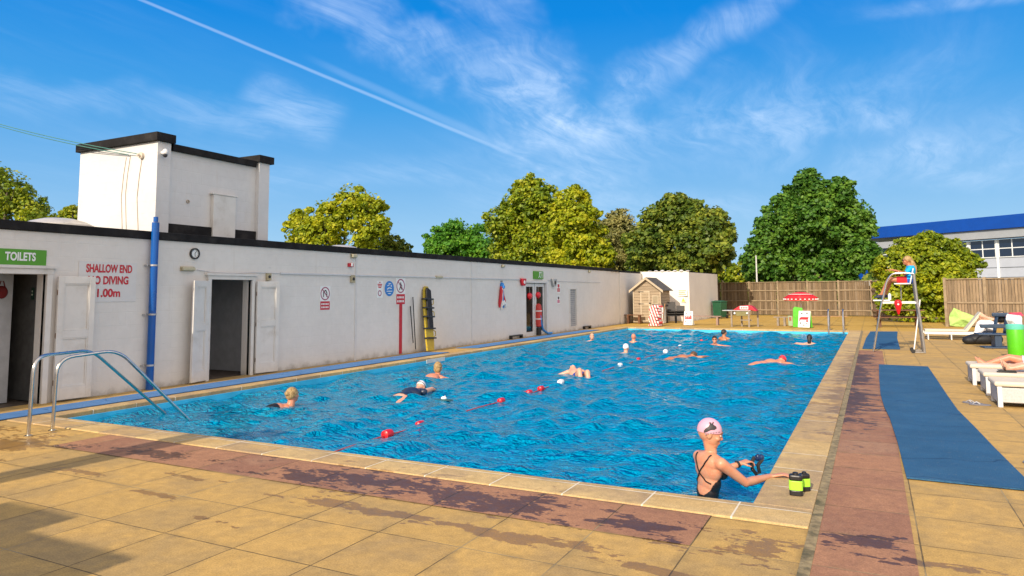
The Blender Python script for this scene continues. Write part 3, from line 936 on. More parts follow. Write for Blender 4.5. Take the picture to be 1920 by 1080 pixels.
def speaker(x_, y_, label, w=.12):
    p_ = at(x_, y_, X=WX); t_ = thing('wall_speaker', label, 'speaker', (WX, p_.y, p_.z), 0, 'square cream sensor boxes')
    b = MB(); b.box(WX, WX + .05, p_.y - w / 2, p_.y + w / 2, p_.z - w * .62, p_.z + w * .62); b.build('box', M_CREAM, t_, world=True, bevel=.006)
    b = MB(); b.disc((WX + .05, p_.y, p_.z), w * .26, (1, 0, 0), .012, 14); b.build('grille', M_BLACK, t_, world=True)


speaker(502, 519, 'cream box with black disc above the right-hand folded door')
speaker(660, 523, 'cream box with black disc beneath the red alarm', .15)
p_ = at(656, 497, X=WX); t_ = thing('alarm_beacon', 'small red and white alarm beacon high on the wall', 'alarm', (WX, p_.y, p_.z))
b = MB(); b.box(WX, WX + .05, p_.y - .09, p_.y + .09, p_.z - .045, p_.z + .045); b.build('box', M_SRED, t_, world=True, bevel=.008)
b = MB(); b.box(WX + .05, WX + .08, p_.y - .025, p_.y + .035, p_.z - .035, p_.z + .04); b.build('lamp', M_SWHITE, t_, world=True, bevel=.008)


def disc_sign(y, z, r, ring_m, label, figure, text_plate=None, face=None, group='round safety signs on the white wall'):
    t_ = thing('safety_sign', label, 'sign', (WX, y, z), 0, group)
    b = MB(); h0 = z - r * 1.08; h1 = z + r * 1.12
    if text_plate: h0 = z - r * 1.08 - text_plate
    if not face:
        b.box(WX + .001, WX + .006, y - r * 1.12, y + r * 1.12, h0, h1); b.build('backing', M_SWHITE, t_, world=True)
        b = MB(); b.disc((WX + .006, y, z), r, (1, 0, 0), .002, 32, r * .84); b.build('ring', ring_m, t_, world=True)
    else:
        b.disc((WX + .001, y, z), r, (1, 0, 0), .006, 32); b.build('disc', face, t_, world=True)
    b = MB(); x_ = WX + .0085
    for (a0, a1, b0, b1, w_) in figure: b.bar((x_, y + a0 * r, z + a1 * r), (x_, y + b0 * r, z + b1 * r), .002, w_ * r)
    b.build('pictogram', M_SWHITE if face else M_BLACK, t_, world=True)
    if not face:
        b = MB(); b.bar((WX + .0115, y - .62 * r, z + .62 * r), (WX + .0115, y + .62 * r, z - .62 * r), .002, .13 * r); b.build('slash', ring_m, t_, world=True)
    if text_plate:
        b = MB(); b.box(WX + .006, WX + .009, y - r * 1.02, y + r * 1.02, h0 + .012, z - r * 1.15); b.build('red_panel', M_SRED, t_, world=True)
        b = MB(); zz0, zz1 = h0 + .012, z - r * 1.15
        for i in range(2):
            zc = zz0 + (zz1 - zz0) * (.68 - .38 * i)
            for k in range(5): b.box(WX + .009, WX + .010, y - r * (.8 - .33 * k), y - r * (.8 - .33 * k - .22), zc - (zz1 - zz0) * .10, zc + (zz1 - zz0) * .10)
        b.each('print_block', M_SWHITE, t_, world=True)


arch = [(-.35, -.5, -.35, .3, .16), (-.35, .3, .1, .5, .16), (.1, .5, .35, .1, .16), (.35, .1, .35, -.5, .16)]
fig = [(0, .5, -.05, -.05, .2), (-.05, -.05, -.3, -.55, .14), (-.05, -.05, .25, -.5, .14), (0, .3, .35, -.05, .12)]
M_RING = mat('ring_purple_red', (.33, .05, .12), .4)
disc_sign(12.72, 1.64, .155, M_RING, 'round no diving sign over a red panel, between the second doorway and the wall joint', arch, .22)
disc_sign(15.68, 1.83, .19, M_RING, 'round prohibition sign over a red panel on top of the red stripe', fig, .30)
swim = [(-.5, -.1, -.1, .1, .12), (-.1, .1, .5, .0, .12), (-.6, -.35, .6, -.35, .1), (.3, .35, .45, .35, .25), (-.45, .35, .0, .5, .1), (-.2, .65, .3, .65, .1), (-.3, -.65, .3, -.65, .09)]
disc_sign(15.18, 1.76, .20, None, 'solid blue round mandatory sign between two white ones', swim, None, M_SBLUE)
t_ = thing('notice', 'narrow white notice with red print and ring, left of the blue sign', 'sign', (WX, 14.77, 1.8))
plate(14.64, 14.90, 1.52, 1.96, M_SWHITE, .005, t_)
b = MB(); b.disc((WX + .006, 14.77, 1.64), .075, (1, 0, 0), .002, 24, .05); b.build('ring', M_RING, t_, world=True)
b = MB()
for z_, w_ in ((1.92, .05), (1.87, .19), (1.83, .17), (1.79, .12)): b.box(WX + .006, WX + .008, 14.77 - w_ / 2, 14.77 + w_ / 2, z_ - .014, z_ + .012)
b.each('print_block', M_SRED, t_, world=True)
t_ = thing('red_stripe', 'tall red painted post on the wall below a round sign', 'post', (WX, 15.68, 0))
b = MB(); b.box(WX + .001, WX + .03, 15.63, 15.73, .02, 1.34); b.build('strip', M_SRED, t_, world=True, bevel=.004)
# notices beyond the glazed doors
for (x_, y_, w_, h_, lab, cm) in ((1047, 540, .36, .42, 'white notice with two red blocks right of the glazed doors', M_SRED), (1047, 562, .3, .34, 'white notice with a pink square below another, right of the glazed doors', mat('sign_pink', (.6, .07, .18), .4))):
    p_ = at(x_, y_, X=WX); t_ = thing('notice', lab, 'sign', (WX, p_.y, p_.z))
    plate(p_.y - w_ / 2, p_.y + w_ / 2, p_.z - h_ / 2, p_.z + h_ / 2, M_SWHITE, .005, t_)
    b = MB()
    for k in range(3):
        b.box(WX + .006, WX + .008, p_.y - w_ * .38 + k * w_ * .27, p_.y - w_ * .18 + k * w_ * .27, p_.z - h_ * .38, p_.z - h_ * .02 + k % 2 * .03)
    b.build('print', cm, t_, world=True)
    b = MB(); b.box(WX + .006, WX + .008, p_.y - w_ * .25, p_.y + w_ * .25, p_.z + h_ * .08, p_.z + h_ * .36); b.build('small_print', cm if x_ < 0 or y_ < 550 else M_BLACK, t_, world=True)
p_ = at(1008, 516, X=WX); t_ = thing('exit_sign', 'small green sign with white figure above the glazed doors', 'sign', (WX, p_.y, p_.z))
b = MB(); b.box(WX + .002, WX + .05, p_.y - .42, p_.y + .42, p_.z - .15, p_.z + .15); b.build('board', M_GREEN, t_, world=True)
b = MB()
for (a0, a1, b0, b1, w_) in ((.02, .10, .16, .10, .05), (.06, .08, .05, -.02, .05), (.05, -.02, .16, -.10, .03), (.05, -.02, -.05, -.1, .03), (.2, .11, .2, -.11, .02), (.3, .11, .3, -.11, .02), (.2, .11, .3, .11, .02)):
    b.bar((WX + .052, p_.y + a0 + .02, p_.z + a1), (WX + .052, p_.y + b0 + .02, p_.z + b1), .003, w_)
b.build('pictogram', M_SWHITE, t_, world=True)
for x_, y_, m_, lab, h_ in ((978, 529, M_SRED, 'red bell-shaped alarm left of the glazed doors', .13), (1036, 530, mat('grey_casting', (.35, .36, .36), .5), 'grey floodlight housing right of the glazed doors', .15)):
    p_ = at(x_, y_, X=WX); t_ = thing('alarm_bell' if h_ < .14 else 'floodlight', lab, 'alarm' if h_ < .14 else 'light', (WX, p_.y, p_.z))
    b = MB(); b.prism([(p_.y - h_ * 1.5, p_.z + h_), (p_.y + h_ * 1.5, p_.z + h_), (p_.y + h_ * .7, p_.z - h_), (p_.y - h_ * .7, p_.z - h_)], 'x', WX + .001, WX + .12); b.build('housing', m_, t_, world=True, bevel=.02)
    b = MB(); b.disc((WX + .121, p_.y, p_.z), h_ * .5, (1, 0, 0), .01, 14); b.build('face', M_SWHITE if h_ < .14 else M_BLACK, t_, world=True)
# things inside the glazed doorway
for i, (x_, y_) in enumerate(((993, 555), (1009, 553))):
    p_ = at(x_, y_, X=WX - .03 if i == 0 else WX - .02)
    t_ = thing('balloon', ['red balloon hanging in the glazed doorway, left one', 'red balloon hanging in the glazed doorway, right one'][i], 'balloon', p_, 0, 'red balloons in the glazed doorway')
    b = MB(); b.ell((0, 0, 0), (.09, .17, .12), n=18, m=12); b.cyl((0, 0, -.14), (0, 0, -.11), .025, .012, 8); b.build('skin', mat('red_balloon', (.7, .015, .02), .2, var=.03), t_, True)
    b = MB(); b.tube([(0, 0, .11), (0, .01, .35)], .004, 5); b.build('string', M_SWHITE, t_)
p_ = at(1010, 600, X=WX + .02)
t_ = thing('rescue_tube', 'tall red rescue tube standing in the glazed doorway', 'rescue tube', (p_.x, p_.y, .3))
b = MB(); b.lathe([(.03, 0), (.11, .05), (.13, .3), (.13, .62), (.10, .85), (.03, .9)], n=14); b.build('float', mat('red_foam', (.55, .05, .04), .6, var=.1), t_, True)
b = MB(); b.lathe([(.135, .30), (.135, .34)], n=14); b.lathe([(.132, .6), (.132, .64)], n=14); b.build('band', M_SWHITE, t_)
b = MB(); b.lathe([(.10, -.28), (.10, -.02)], n=12); b.build('foot', M_BLACK, t_)
p_ = at(1014, 618, X=WX + .10)
b = MB(); b.tube([(p_.x, p_.y - .05, .75), (p_.x + .03, p_.y, .45), (p_.x + .05, p_.y + .1, .2), (p_.x + .09, p_.y + .45, .05), (p_.x + .12, p_.y + .75, .05)], .045, 8)
tag(b.build('hose', mat('blue_hose', (.02, .20, .55), .4), None, True, origin=(p_.x, p_.y, 0)), 'thick blue hose curling out of the glazed doorway', 'hose')
# doormat-like dark channel and small low items on the ground by the wall
for (x_, y_, w_, lab) in ((968, 633, .9, 'low dark scraper mat left of the glazed doors'), (1101, 616, .8, 'low dark bracket at the foot of the wall past the louvred panel')):
    p_ = at(x_, y_, X=WX + .06)
    t_ = thing('boot_scraper', lab, 'boot scraper', (p_.x, p_.y, 0))
    b = MB(); b.box(-.05, .05, -w_ / 2, w_ / 2, .09, .13); b.box(-.05, .05, -w_ / 2, -w_ / 2 + .08, 0, .09); b.box(-.05, .05, w_ / 2 - .08, w_ / 2, 0, .09); b.build('rail', M_BLACK, t_)

# red, white and blue bunting bundle on the wall
p_ = at(941, 537, X=WX + .05)
t_ = thing('bunting_bundle', 'red, white and blue bundle hanging on the wall', 'bunting', p_)
for k, (dy, dz0, dz1, w_, m_) in enumerate(((-.16, 0, -.72, .06, M_SRED), (-.02, .08, -.80, .05, M_SWHITE), (.10, -.02, -.74, .05, M_SBLUE), (.20, -.1, -.6, .045, M_SRED), (.04, .12, -.1, .08, M_SBLUE), (.28, -.45, -.72, .05, M_SWHITE), (.05, -.5, -.66, .07, M_SWHITE))):
    b = MB(); pts = [(.015 * math.sin(k + q), dy * (.3 + .7 * q / 5) + .02 * math.sin(3 * q + k), dz0 + (dz1 - dz0) * q / 5) for q in range(6)]
    b.tube(pts, [w_ * .5, w_, w_ * .9, w_ * 1.1, w_, w_ * .4], 7); b.build('strand', m_, t_, True)
b = MB(); b.cyl((-.05, 0, .18), (.03, 0, .18), .015, n=8); b.build('hook', M_BLACK, t_)

# yellow and black spine board leaning on the wall
p0 = at(793, 660, Z=0.0); sb_y = 16.72
t_ = thing('spine_board', 'yellow spine board with black straps leaning on the white wall', 'spine board', (WX + .26, sb_y, 0))
Mt = Matrix.Rotation(R(-7.5), 4, 'Y') @ Matrix.Rotation(R(-3.5), 4, 'X')
M_YEL = mat('yellow_board', (.50, .36, .02), .4, var=.15, vs=8, dirt=((.2, .15, .05), .5, 6))
b = MB(); b.prism([(-.17, .02), (.17, .02), (.19, .3), (.20, 1.3), (.14, 1.74), (.07, 1.84), (-.07, 1.84), (-.14, 1.74), (-.20, 1.3), (-.19, .3)], 'x', 0, .05, Mt); b.build('board', M_YEL, t_, bevel=.01)
b = MB(); b.prism([(-.10, .62), (.13, .62), (.13, 1.72), (-.04, 1.80), (-.10, 1.7)], 'x', .052, .11, Mt); b.build('pad', mat('black_pad', (.012, .012, .014), .7), t_, bevel=.015)
for z_ in (.35, .62, .95, 1.2, 1.45):
    b = MB(); b.box(-.012, .122, -.212, .212, z_, z_ + .04, Mt); b.build('strap', M_BLACK, t_)
b = MB()
for z_ in (.5, 1.05, 1.4): b.tube([Mt @ Vector((.03, .19, z_ - .1)), Mt @ Vector((.06, .27, z_ - .05)), Mt @ Vector((.06, .27, z_ + .06)), Mt @ Vector((.03, .19, z_ + .1))], .014, 6)
b.build('handle', M_YEL, t_)
t_ = thing('pole_pair', 'two thin dark poles leaning beside the yellow spine board', 'poles', (WX + .08, 16.2, 0))
for dy, l_ in ((-.10, 1.0), (.02, 1.25)):
    b = MB(); b.cyl((.05, dy, .28 if l_ < 1.1 else .10), (-.03, dy - .03, .28 + l_), .014, n=8); b.build('pole', M_BLACK, t_)
# end building: sunlit white block at the far corner of the pool
eb = thing('end_block', 'bright white flat-roofed block at the far left corner of the pool', 'building', (-9, 38.2, 0))
hz = at(1250, 509, Y=38.3).z
b = MB(); b.prism([(-11.60, 37.98), (-8.84, 38.5), (-8.86, 38.72), (-11.6, 38.2)], 'z', -.05, hz); 
b.prism([(-8.838, 38.5), (-8.50, 44.6), (-8.7, 44.6), (-8.86, 38.73)], 'z', -.05, hz - .06)
b.prism([(-17.5, 44.4), (-8.72, 44.4), (-8.72, 44.6), (-17.5, 44.6)], 'z', -.05, hz - .1)
b.build('wall', M_RENDER, eb, world=True)
b = MB(); b.prism([(-17.5, 38.0), (-11.6, 38.03), (-8.85, 38.54), (-8.55, 44.55), (-17.5, 44.55)], 'z', hz - .06 + .0, hz - .02); b.build('roof', M_FELT, eb, world=True)
b = MB()
for k in range(7): 
    q = k / 6; b.ell((-10.9 + 2.0 * q, 38.15 + .35 * q, hz + .02), (.12, .1, .03 + .02 * (k % 3)), n=8, m=5)
b.build('moss_lump', mat('pale_rubble', (.5, .5, .5), .9), eb, world=True)
ex = lambda x_, y_, o_=.01: at(x_, y_, Y=38.30 + o_)
for (x0, y0, x1, y1, m_, lab, inner) in ((1270, 543, 1288, 555, mat('faded_orange', (.80, .42, .28), .5), 'faded orange notice on the bright white end wall', None), (1276, 557, 1285, 567, mat('faded_yellow', (.72, .70, .08), .5), 'small yellow warning triangle notice on the white end wall', 'tri')):
    a_, c_ = at(x0, y0, Y=38.3), at(x1, y1, Y=38.3)
    yy = 37.98 + (a_.x + 11.6) / 2.76 * .52
    t_ = thing('notice', lab, 'sign', (a_.x, yy, a_.z))
    b = MB(); b.box(a_.x, c_.x, yy - .03, yy + .01, c_.z, a_.z); b.build('board', M_SWHITE, t_, world=True)
    b = MB()
    if inner: b.prism([(a_.x + .02, c_.z + .03), (c_.x - .02, c_.z + .03), ((a_.x + c_.x) / 2, a_.z - .03)], 'y', yy - .034, yy - .031)
    else:
        for k in range(3): b.box(a_.x + .05, c_.x - .05 - .06 * (k % 2), yy - .034, yy - .031, a_.z - .09 - k * .10, a_.z - .03 - k * .10)
    b.build('print', m_, t_, world=True)

# building behind the photographer (its roof corner and flue throw the shadows on the near paving)
sx_, sy_ = to_sun.x / to_sun.z, to_sun.y / to_sun.z


def caster(px_, py_, z): return px_ + sx_ * z, py_ + sy_ * z


cx_, cy_ = caster(-4.2, 3.02, 2.75)
nb = thing('entrance_block', 'low white building behind the viewer on the near side', 'building', (cx_ - 3, cy_ - 2, 0))
b = MB(); b.box(cx_ - 9, cx_, cy_ - 5, cy_, -.02, 2.62); b.build('wall', M_WALL, nb, world=True)
b = MB(); b.box(cx_ - 9.0, cx_ + .0, cy_ - 5, cy_ + .0, 2.625, 2.75); b.build('roof', M_FELT, nb, world=True)
fx, fy = caster(-7.02, 6.75, 4.7)
b = MB(); b.box(fx - .20, fx + .20, fy - .25, fy + .0, 2.752, 4.7); b.build('flue', M_WALL, nb, world=True)
# the notched top of a raised parapet beside it
b = MB(); q0 = caster(-5.35, 3.36, 2.92); b.box(q0[0] - .9, q0[0], q0[1] - .5, q0[1], 2.752, 2.92); b.build('parapet', M_WALL, nb, world=True)
# ------------------------------------------------------------ pool fittings
M_STEEL = mat('brushed_steel', (.62, .60, .56), .22, 1.0, var=.1, vs=12)
M_ALU = mat('satin_aluminium', (.66, .66, .66), .32, .9, var=.08)


def rounded(pts, r=.12, n=5):
    """polyline with rounded corners"""
    pts = [Vector(p) for p in pts]; out = [pts[0]]
    for a, b_, c in zip(pts, pts[1:], pts[2:]):
        u = (a - b_).normalized(); v = (c - b_).normalized()
        rr = min(r, (a - b_).length * .45, (c - b_).length * .45)
        for i in range(n + 1):
            t = i / n
            out.append((b_ + u * rr) * (1 - t) ** 2 + b_ * 2 * t * (1 - t) + (b_ + v * rr) * t ** 2)
    return out + [pts[-1]]


def rail(foot_px, top1, top2, end, label):
    fp = at(foot_px[0], foot_px[1], Z=.0)
    ep = at(end[0], end[1], Z=WZ)
    a = at(top1[0], top1[1], Y=fp.y + .02); a.x = fp.x
    # upper bend over the edge: on the vertical plane through foot and end
    dirv = (ep - fp); dirv.z = 0
    best = None
    for q in np.linspace(.1, .95, 120):
        p = fp + dirv * q
        pr = at(top2[0], top2[1], Y=p.y)
        e = abs(pr.x - p.x)
        if best is None or e < best[0]: best = (e, Vector((p.x, p.y, pr.z)))
    b2 = best[1]
    down = (ep - b2).normalized()
    o_ = thing('handrail', label, 'handrail', fp, 0, 'steel pool handrails')
    b = MB(); b.tube([v - fp for v in rounded([fp + Vector((0, 0, -.02)), a, b2, ep + down * .35], .20, 7)], .021, 12)
    b.build('tube', M_STEEL, o_, True)
    b = MB(); b.lathe([(.045, .002), (.045, .012), (.026, .018)], n=16); b.build('flange', M_STEEL, o_, True)


rail((53, 818), (58, 668), (172, 656), (308, 775), 'steel pool handrail standing further left at the near corner')
rail((98, 808), (103, 672), (222, 656), (353, 786), 'steel pool handrail nearer the water at the near corner')

# lane rope
t_ = thing('lane_rope', 'red lane rope with red and white floats down the middle of the pool', 'lane rope', (-5.5, 6, WZ))
b = MB(); pts = [(-5.5 + .03 * math.sin(y_ * 1.3), y_, WZ - .004 + .012 * math.sin(y_ * 2.1)) for y_ in np.arange(5.85, 31.2, .25)]
b.tube(pts, .008, 6); b.build('rope', mat('faded_red_rope', (.45, .05, .05), .7), t_, world=True)
M_FR, M_FW = mat('float_red', (.62, .01, .015), .35, var=.05), mat('float_white', (.80, .80, .80), .35, var=.03)
for (y_, m_, r_) in ((7.33, M_FR, .062), (8.08, M_FR, .045), (10.33, M_FR, .05), (11.15, M_FR, .05), (11.38, M_FR, .05), (11.92, M_FR, .052), (12.92, M_FW, .058), (16.45, M_FW, .055), (18.1, M_FR, .04), (20.6, M_FW, .07), (22.6, M_FW, .06), (25.5, M_FR, .05)):
    b = MB(); x_ = -5.5 + .03 * math.sin(y_ * 1.3)
    b.tube([(x_, y_ - .075, WZ + .012), (x_, y_ - .06, WZ + .012), (x_, y_, WZ + .012), (x_, y_ + .06, WZ + .012), (x_, y_ + .075, WZ + .012)], [r_ * .45, r_ * .9, r_, r_ * .9, r_ * .45], 14)
    b.build('float', m_, t_, True, world=True)
p_ = at(832, 750, Z=WZ)
t_ = thing('toy_boat', 'small grey and white floating toy between the swimmers and the lane rope', 'pool toy', (p_.x, p_.y, WZ), R(15))
b = MB(); b.ell((0, 0, .0), (.17, .05, .022), n=12, m=6); b.build('hull', mat('dark_teal', (.03, .09, .10), .4), t_, True)
b = MB(); b.ell((.0, 0, .03), (.05, .03, .03), n=10, m=6); b.cyl((.03, 0, .03), (.02, 0, .08), .01, .003, 6); b.build('top', M_SWHITE, t_, True)
p_ = at(821, 683, Z=-.03); p_.x = PX0
t_ = thing('depth_plate', 'small grey-white plate under the far coping above the swimmer', 'plate', (PX0 + .002, 15.3, -.06))
b = MB(); b.box(0, .012, -.42, .42, -.06, .035); b.build('plate', mat('plate_white', (.6, .62, .6), .5), t_)

# far pool ladder rails
for (x_, lab) in ((1556, 'left curved steel rail of the far pool ladder'), (1583, 'right curved steel rail of the far pool ladder')):
    f_ = at(x_, 617.5, Y=32.1); f_.z = 0
    t_ = thing('ladder_rail', lab, 'ladder rail', f_, 0, 'far pool ladder rails')
    b = MB(); b.tube(rounded([(0, 0, 0), (0, -.02, .80), (0, -.62, .86), (0, -.86, .4), (0, -.92, -.5)], .28, 6), .03, 8); b.build('tube', M_STEEL, t_, True)
    b = MB(); b.lathe([(.06, 0), (.06, .02), (.035, .03)], n=12); b.build('flange', M_STEEL, t_, True)

# ------------------------------------------------------------ fences
M_FENCE = mat('weathered_fence', (.24, .18, .11), .85, var=.35, vs=3, bump=.5, bs=18, dirt=((.16, .11, .06), .6, 2.2))
M_POST = mat('fence_post', (.29, .22, .14), .85, var=.25, vs=4, bump=.4)


def board_mat(name, base, axis=0, w=.12):
    m = bpy.data.materials.new(name); m.use_nodes = True
    g = NG(m.node_tree); bs_ = g.n['Principled BSDF']
    pos = g.new('ShaderNodeNewGeometry').outputs['Position']
    sp = g.new('ShaderNodeSeparateXYZ', i_0=pos)
    u = g.math('DIVIDE', sp.outputs[axis], w)
    wn = g.new('ShaderNodeTexWhiteNoise', noise_dimensions='1D', i_W=g.math('FLOOR', u))
    f = g.rng(wn.outputs[0], 0, 1, .62, 1.3, False)
    gr = g.noise(g.mapping(pos, (0, 0, 0), (6, 6, .5)), 4, 6, .7)
    f = g.math('MULTIPLY', f, g.rng(gr, .3, .7, .72, 1.25))
    c = g.mix(1, c4(base), g.new('ShaderNodeCombineColor', i_0=f, i_1=f, i_2=f).outputs[0], 'MULTIPLY')
    c = g.mix(g.math('MULTIPLY', g.rng(wn.outputs[0], .6, 1), .35), c, (.22, .19, .16, 1))
    gap = g.rng(g.math('ABSOLUTE', g.math('SUBTRACT', g.math('FRACT', u), .5)), .44, .49)
    c = g.mix(g.math('MULTIPLY', gap, .8), c, (.03, .02, .015, 1))
    g.set(bs_, 'Base Color', c); bs_.inputs['Roughness'].default_value = .88
    g.set(bs_, 'Normal', g.bump(g.math('SUBTRACT', g.math('MULTIPLY', gr, .5), gap), .7, .02))
    return m


def fence(A, B, h, label, bays, rails_, m_board, group=None, wboard=.12, front=-1):
    A, B = Vector(A), Vector(B); L = (B - A).length; u = (B - A).normalized(); n = Vector((u.y, -u.x, 0))
    if n.y > 0: n = -n
    t_ = thing('wooden_fence', label, 'fence', A, 0, group)
    M = Matrix(((u.x, n.x, 0, 0), (u.y, n.y, 0, 0), (0, 0, 1, 0), (0, 0, 0, 1)))
    nb_ = int(L / wboard)
    r_ = random.Random(len(label))
    for k in range(bays):
        b = MB(); a0, a1 = L * k / bays, L * (k + 1) / bays
        i0 = 0; x_ = a0 + .05
        while x_ + wboard < a1 - .0:
            hh = h - .08 + r_.uniform(-.02, .03)
            b.box(x_, x_ + wboard - .008, r_.uniform(-.004, .004), .022 + r_.uniform(0, .01), .06, hh, M); x_ += wboard
        b.build('board_panel', m_board, t_)
        for z in rails_:
            b = MB(); b.box(a0 + .06, a1 - .02, .035, .075, z - .035, z + .035, M); b.build('rail', M_POST, t_)
    for k in range(bays + 1):
        b = MB(); a0 = L * k / bays; b.box(a0 - .055, a0 + .055, -.02, .10, 0, h + .01, M); b.build('post', M_POST, t_)
    b = MB(); b.box(-.05, L + .05, -.03, .09, h - .075, h - .035, M); b.build('capping', M_POST, t_)
    return t_


M_B1 = board_mat('fence_boards', (.22, .155, .09))
M_B2 = board_mat('tall_fence_boards', (.29, .21, .13), w=.11)
YF = 49.6
fl = at(1333, 590, Y=YF).x; fr_ = at(1636, 590, Y=YF - 1).x
fh = at(1500, 527, Y=YF).z
fence((fl - 1.0, YF + .2, 0), (fr_, YF - 1.2, 0), fh, 'long weathered timber fence across the far end of the pool', 6, (.35, .95, 1.62), M_B1)
cA = at(1640, 590, Y=48.4).x
fence((fr_ + .05, YF - 1.25, 0), (fr_ + .85, YF - 6.5, 0), fh * .985, 'short return of weathered fence beside the leafy bush', 3, (.35, .95, 1.62), board_mat('return_boards', (.27, .20, .13), 1))
th0 = at(1771, 519, Y=36.5); th1 = at(1915, 525, Y=35.6)
fence((th0.x, 36.5, 0), (th1.x + .2, 35.6, 0), th0.z - .05, 'taller timber fence behind the white sunbed, right side', 2, (1.05,), M_B2, wboard=.11)
fence((th1.x + .35, 35.6, 0), (th1.x + 3, 35.2, 0), th1.z - .1, 'next dark timber fence section at the right edge', 1, (1.0,), board_mat('red_brown_boards', (.28, .13, .07)))

# ------------------------------------------------------------ trees
def leaf_mat(name, c_dark, c_mid, c_light, trans=.25):
    m = bpy.data.materials.new(name); m.use_nodes = True
    g = NG(m.node_tree); g.n.clear()
    geo = g.new('ShaderNodeNewGeometry')
    r_ = geo.outputs['Random Per Island']
    n_ = g.noise(geo.outputs['Position'], .75, 3, .6)
    f = g.math('ADD', g.math('MULTIPLY', r_, .55), g.rng(n_, .3, .7, 0, .5))
    ramp = g.new('ShaderNodeValToRGB', i_0=f); e = ramp.color_ramp.elements
    e[0].color = c4(c_dark); e[0].position = .05; e[1].color = c4(c_light); e[1].position = .95
    q = e.new(.5); q.color = c4(c_mid)
    df = g.new('ShaderNodeBsdfPrincipled', i_Roughness=.5)
    g.set(df, 'Base Color', ramp.outputs[0]); df.inputs['Specular IOR Level'].default_value = .35
    tl = g.new('ShaderNodeBsdfTranslucent', i_Color=g.mix(1, ramp.outputs[0], (1.3, 1.25, .6, 1), 'MULTIPLY'))
    mx = g.new('ShaderNodeMixShader', i_0=trans, i_1=df.outputs[0], i_2=tl.outputs[0])
    g.new('ShaderNodeOutputMaterial', i_0=mx.outputs[0])
    return m


M_BARK = mat('bark', (.13, .10, .07), .9, var=.3, vs=5, bump=.6, bs=12)


def tree(name, label, cat, Y, lobes, base_px, m, n_leaf, size, group=None, spread=.55, dens=.75, seed=1, droop=.2, fit=1.0, limbs=True):
    n_leaf = int(n_leaf * 2.7); size = size * .54
    r_ = np.random.default_rng(seed)
    bx_ = at(base_px, 585, Y=Y)
    base = Vector((bx_.x, Y, -.03))
    t_ = thing(name, label, cat, base, 0, group)
    C_, Rr_ = [], []
    for (x_, y_, rp) in lobes:
        c = at(x_, y_, Y=Y)
        k = rp * fit * (c - Vector((0, 0, EYE))).length / F_PX * .93
        C_.append((c.x, Y + r_.uniform(-spread, spread) * k * 1.2, c.z)); Rr_.append(k)
    C_ = np.array(C_); Rr_ = np.array(Rr_)
    # every lobe is broken into leafy clumps along its surface
    cl, cr, lobe_id = [], [], []
    for i, (c, k) in enumerate(zip(C_, Rr_)):
        nc = int(20 + 58 * (k / 2.0) ** 1.5)
        u = r_.normal(size=(nc, 3)); u /= np.linalg.norm(u, axis=1)[:, None]
        rad = k * r_.uniform(.45, 1.10, nc)[:, None]
        cl.append(c + u * rad * np.array([1, 1, .92])); cr.append(k * r_.uniform(.13, .30, nc)); lobe_id += [i] * nc
    cl = np.concatenate(cl); cr = np.concatenate(cr)
    keep = (cl[:, 2] > .4) & (r_.random(len(cl)) < dens)
    cl, cr = cl[keep], cr[keep]
    w = cr ** 2; w /= w.sum()
    pick = r_.choice(len(cl), n_leaf, p=w)
    u = r_.normal(size=(n_leaf, 3)); u /= np.linalg.norm(u, axis=1)[:, None]
    rad = cr[pick] * r_.random(n_leaf) ** .45
    P_ = cl[pick] + u * rad[:, None] * np.array([1.15, 1.15, .75])
    P_[:, 2] = np.maximum(P_[:, 2], .08)
    loose = r_.random(n_leaf) < .13
    li = r_.integers(0, len(C_), n_leaf)
    P_[loose] = (C_[li] + u * (Rr_[li] * r_.uniform(.5, 1.06, n_leaf))[:, None])[loose]
    P_[:, 2] = np.maximum(P_[:, 2], .08)
    # leaf sprays face up and outwards
    nrm = u * .8 + np.array([0, 0, .55]) + r_.normal(size=(n_leaf, 3)) * .55
    nrm /= np.linalg.norm(nrm, axis=1)[:, None]
    a = np.cross(nrm, r_.normal(size=(n_leaf, 3))); a /= np.linalg.norm(a, axis=1)[:, None]
    a[:, 2] -= droop; a /= np.linalg.norm(a, axis=1)[:, None]
    bb = np.cross(nrm, a); bb /= np.linalg.norm(bb, axis=1)[:, None]
    s = size * r_.uniform(.55, 1.35, n_leaf)[:, None]
    L_, W_ = a * s, bb * s * .42
    co = np.stack([P_ - L_ * .5, P_ - L_ * .05 + W_, P_ + L_ * .5, P_ - L_ * .05 - W_], 1).reshape(-1, 3) - np.array(base)
    fc = np.arange(n_leaf * 4).reshape(-1, 4)
    o = np_mesh('crown', co, fc, m, smooth=False); o.parent = t_
    # trunk with limbs up into each lobe
    b = MB(); h = max(c[2] for c in C_)
    low = min(c[2] - k * .6 for c, k in zip(C_, Rr_)); fork = Vector((0, 0, max(.8, min(low, h * .35))))
    tr_ = max(.10, h * .028)
    b.tube([(0, 0, 0), (.05, .02, fork.z * .5), tuple(fork)], [tr_ * 1.35, tr_, tr_ * .8], 9)
    b.build('trunk', M_BARK, t_, True)
    if limbs:
        b = MB()
        for c, k in zip(C_, Rr_):
            e = Vector(c) - base
            midp = fork.lerp(e, .5) + Vector((r_.uniform(-.2, .2), r_.uniform(-.2, .2), .25)) * k * .5
            b.tube([fork * .8, midp, e, e + Vector((0, 0, k * .5))], [tr_ * .6, tr_ * .38, tr_ * .2, tr_ * .06], 6)
            for q in range(4):
                v = Vector(r_.normal(size=3)).normalized() * k * .75; v.z = abs(v.z) * .8
                b.tube([midp.lerp(e, .3 + .2 * q), e + v * .5, e + v], [tr_ * .16, tr_ * .10, tr_ * .04], 5)
        b.build('branches', M_BARK, t_, True)
    return t_


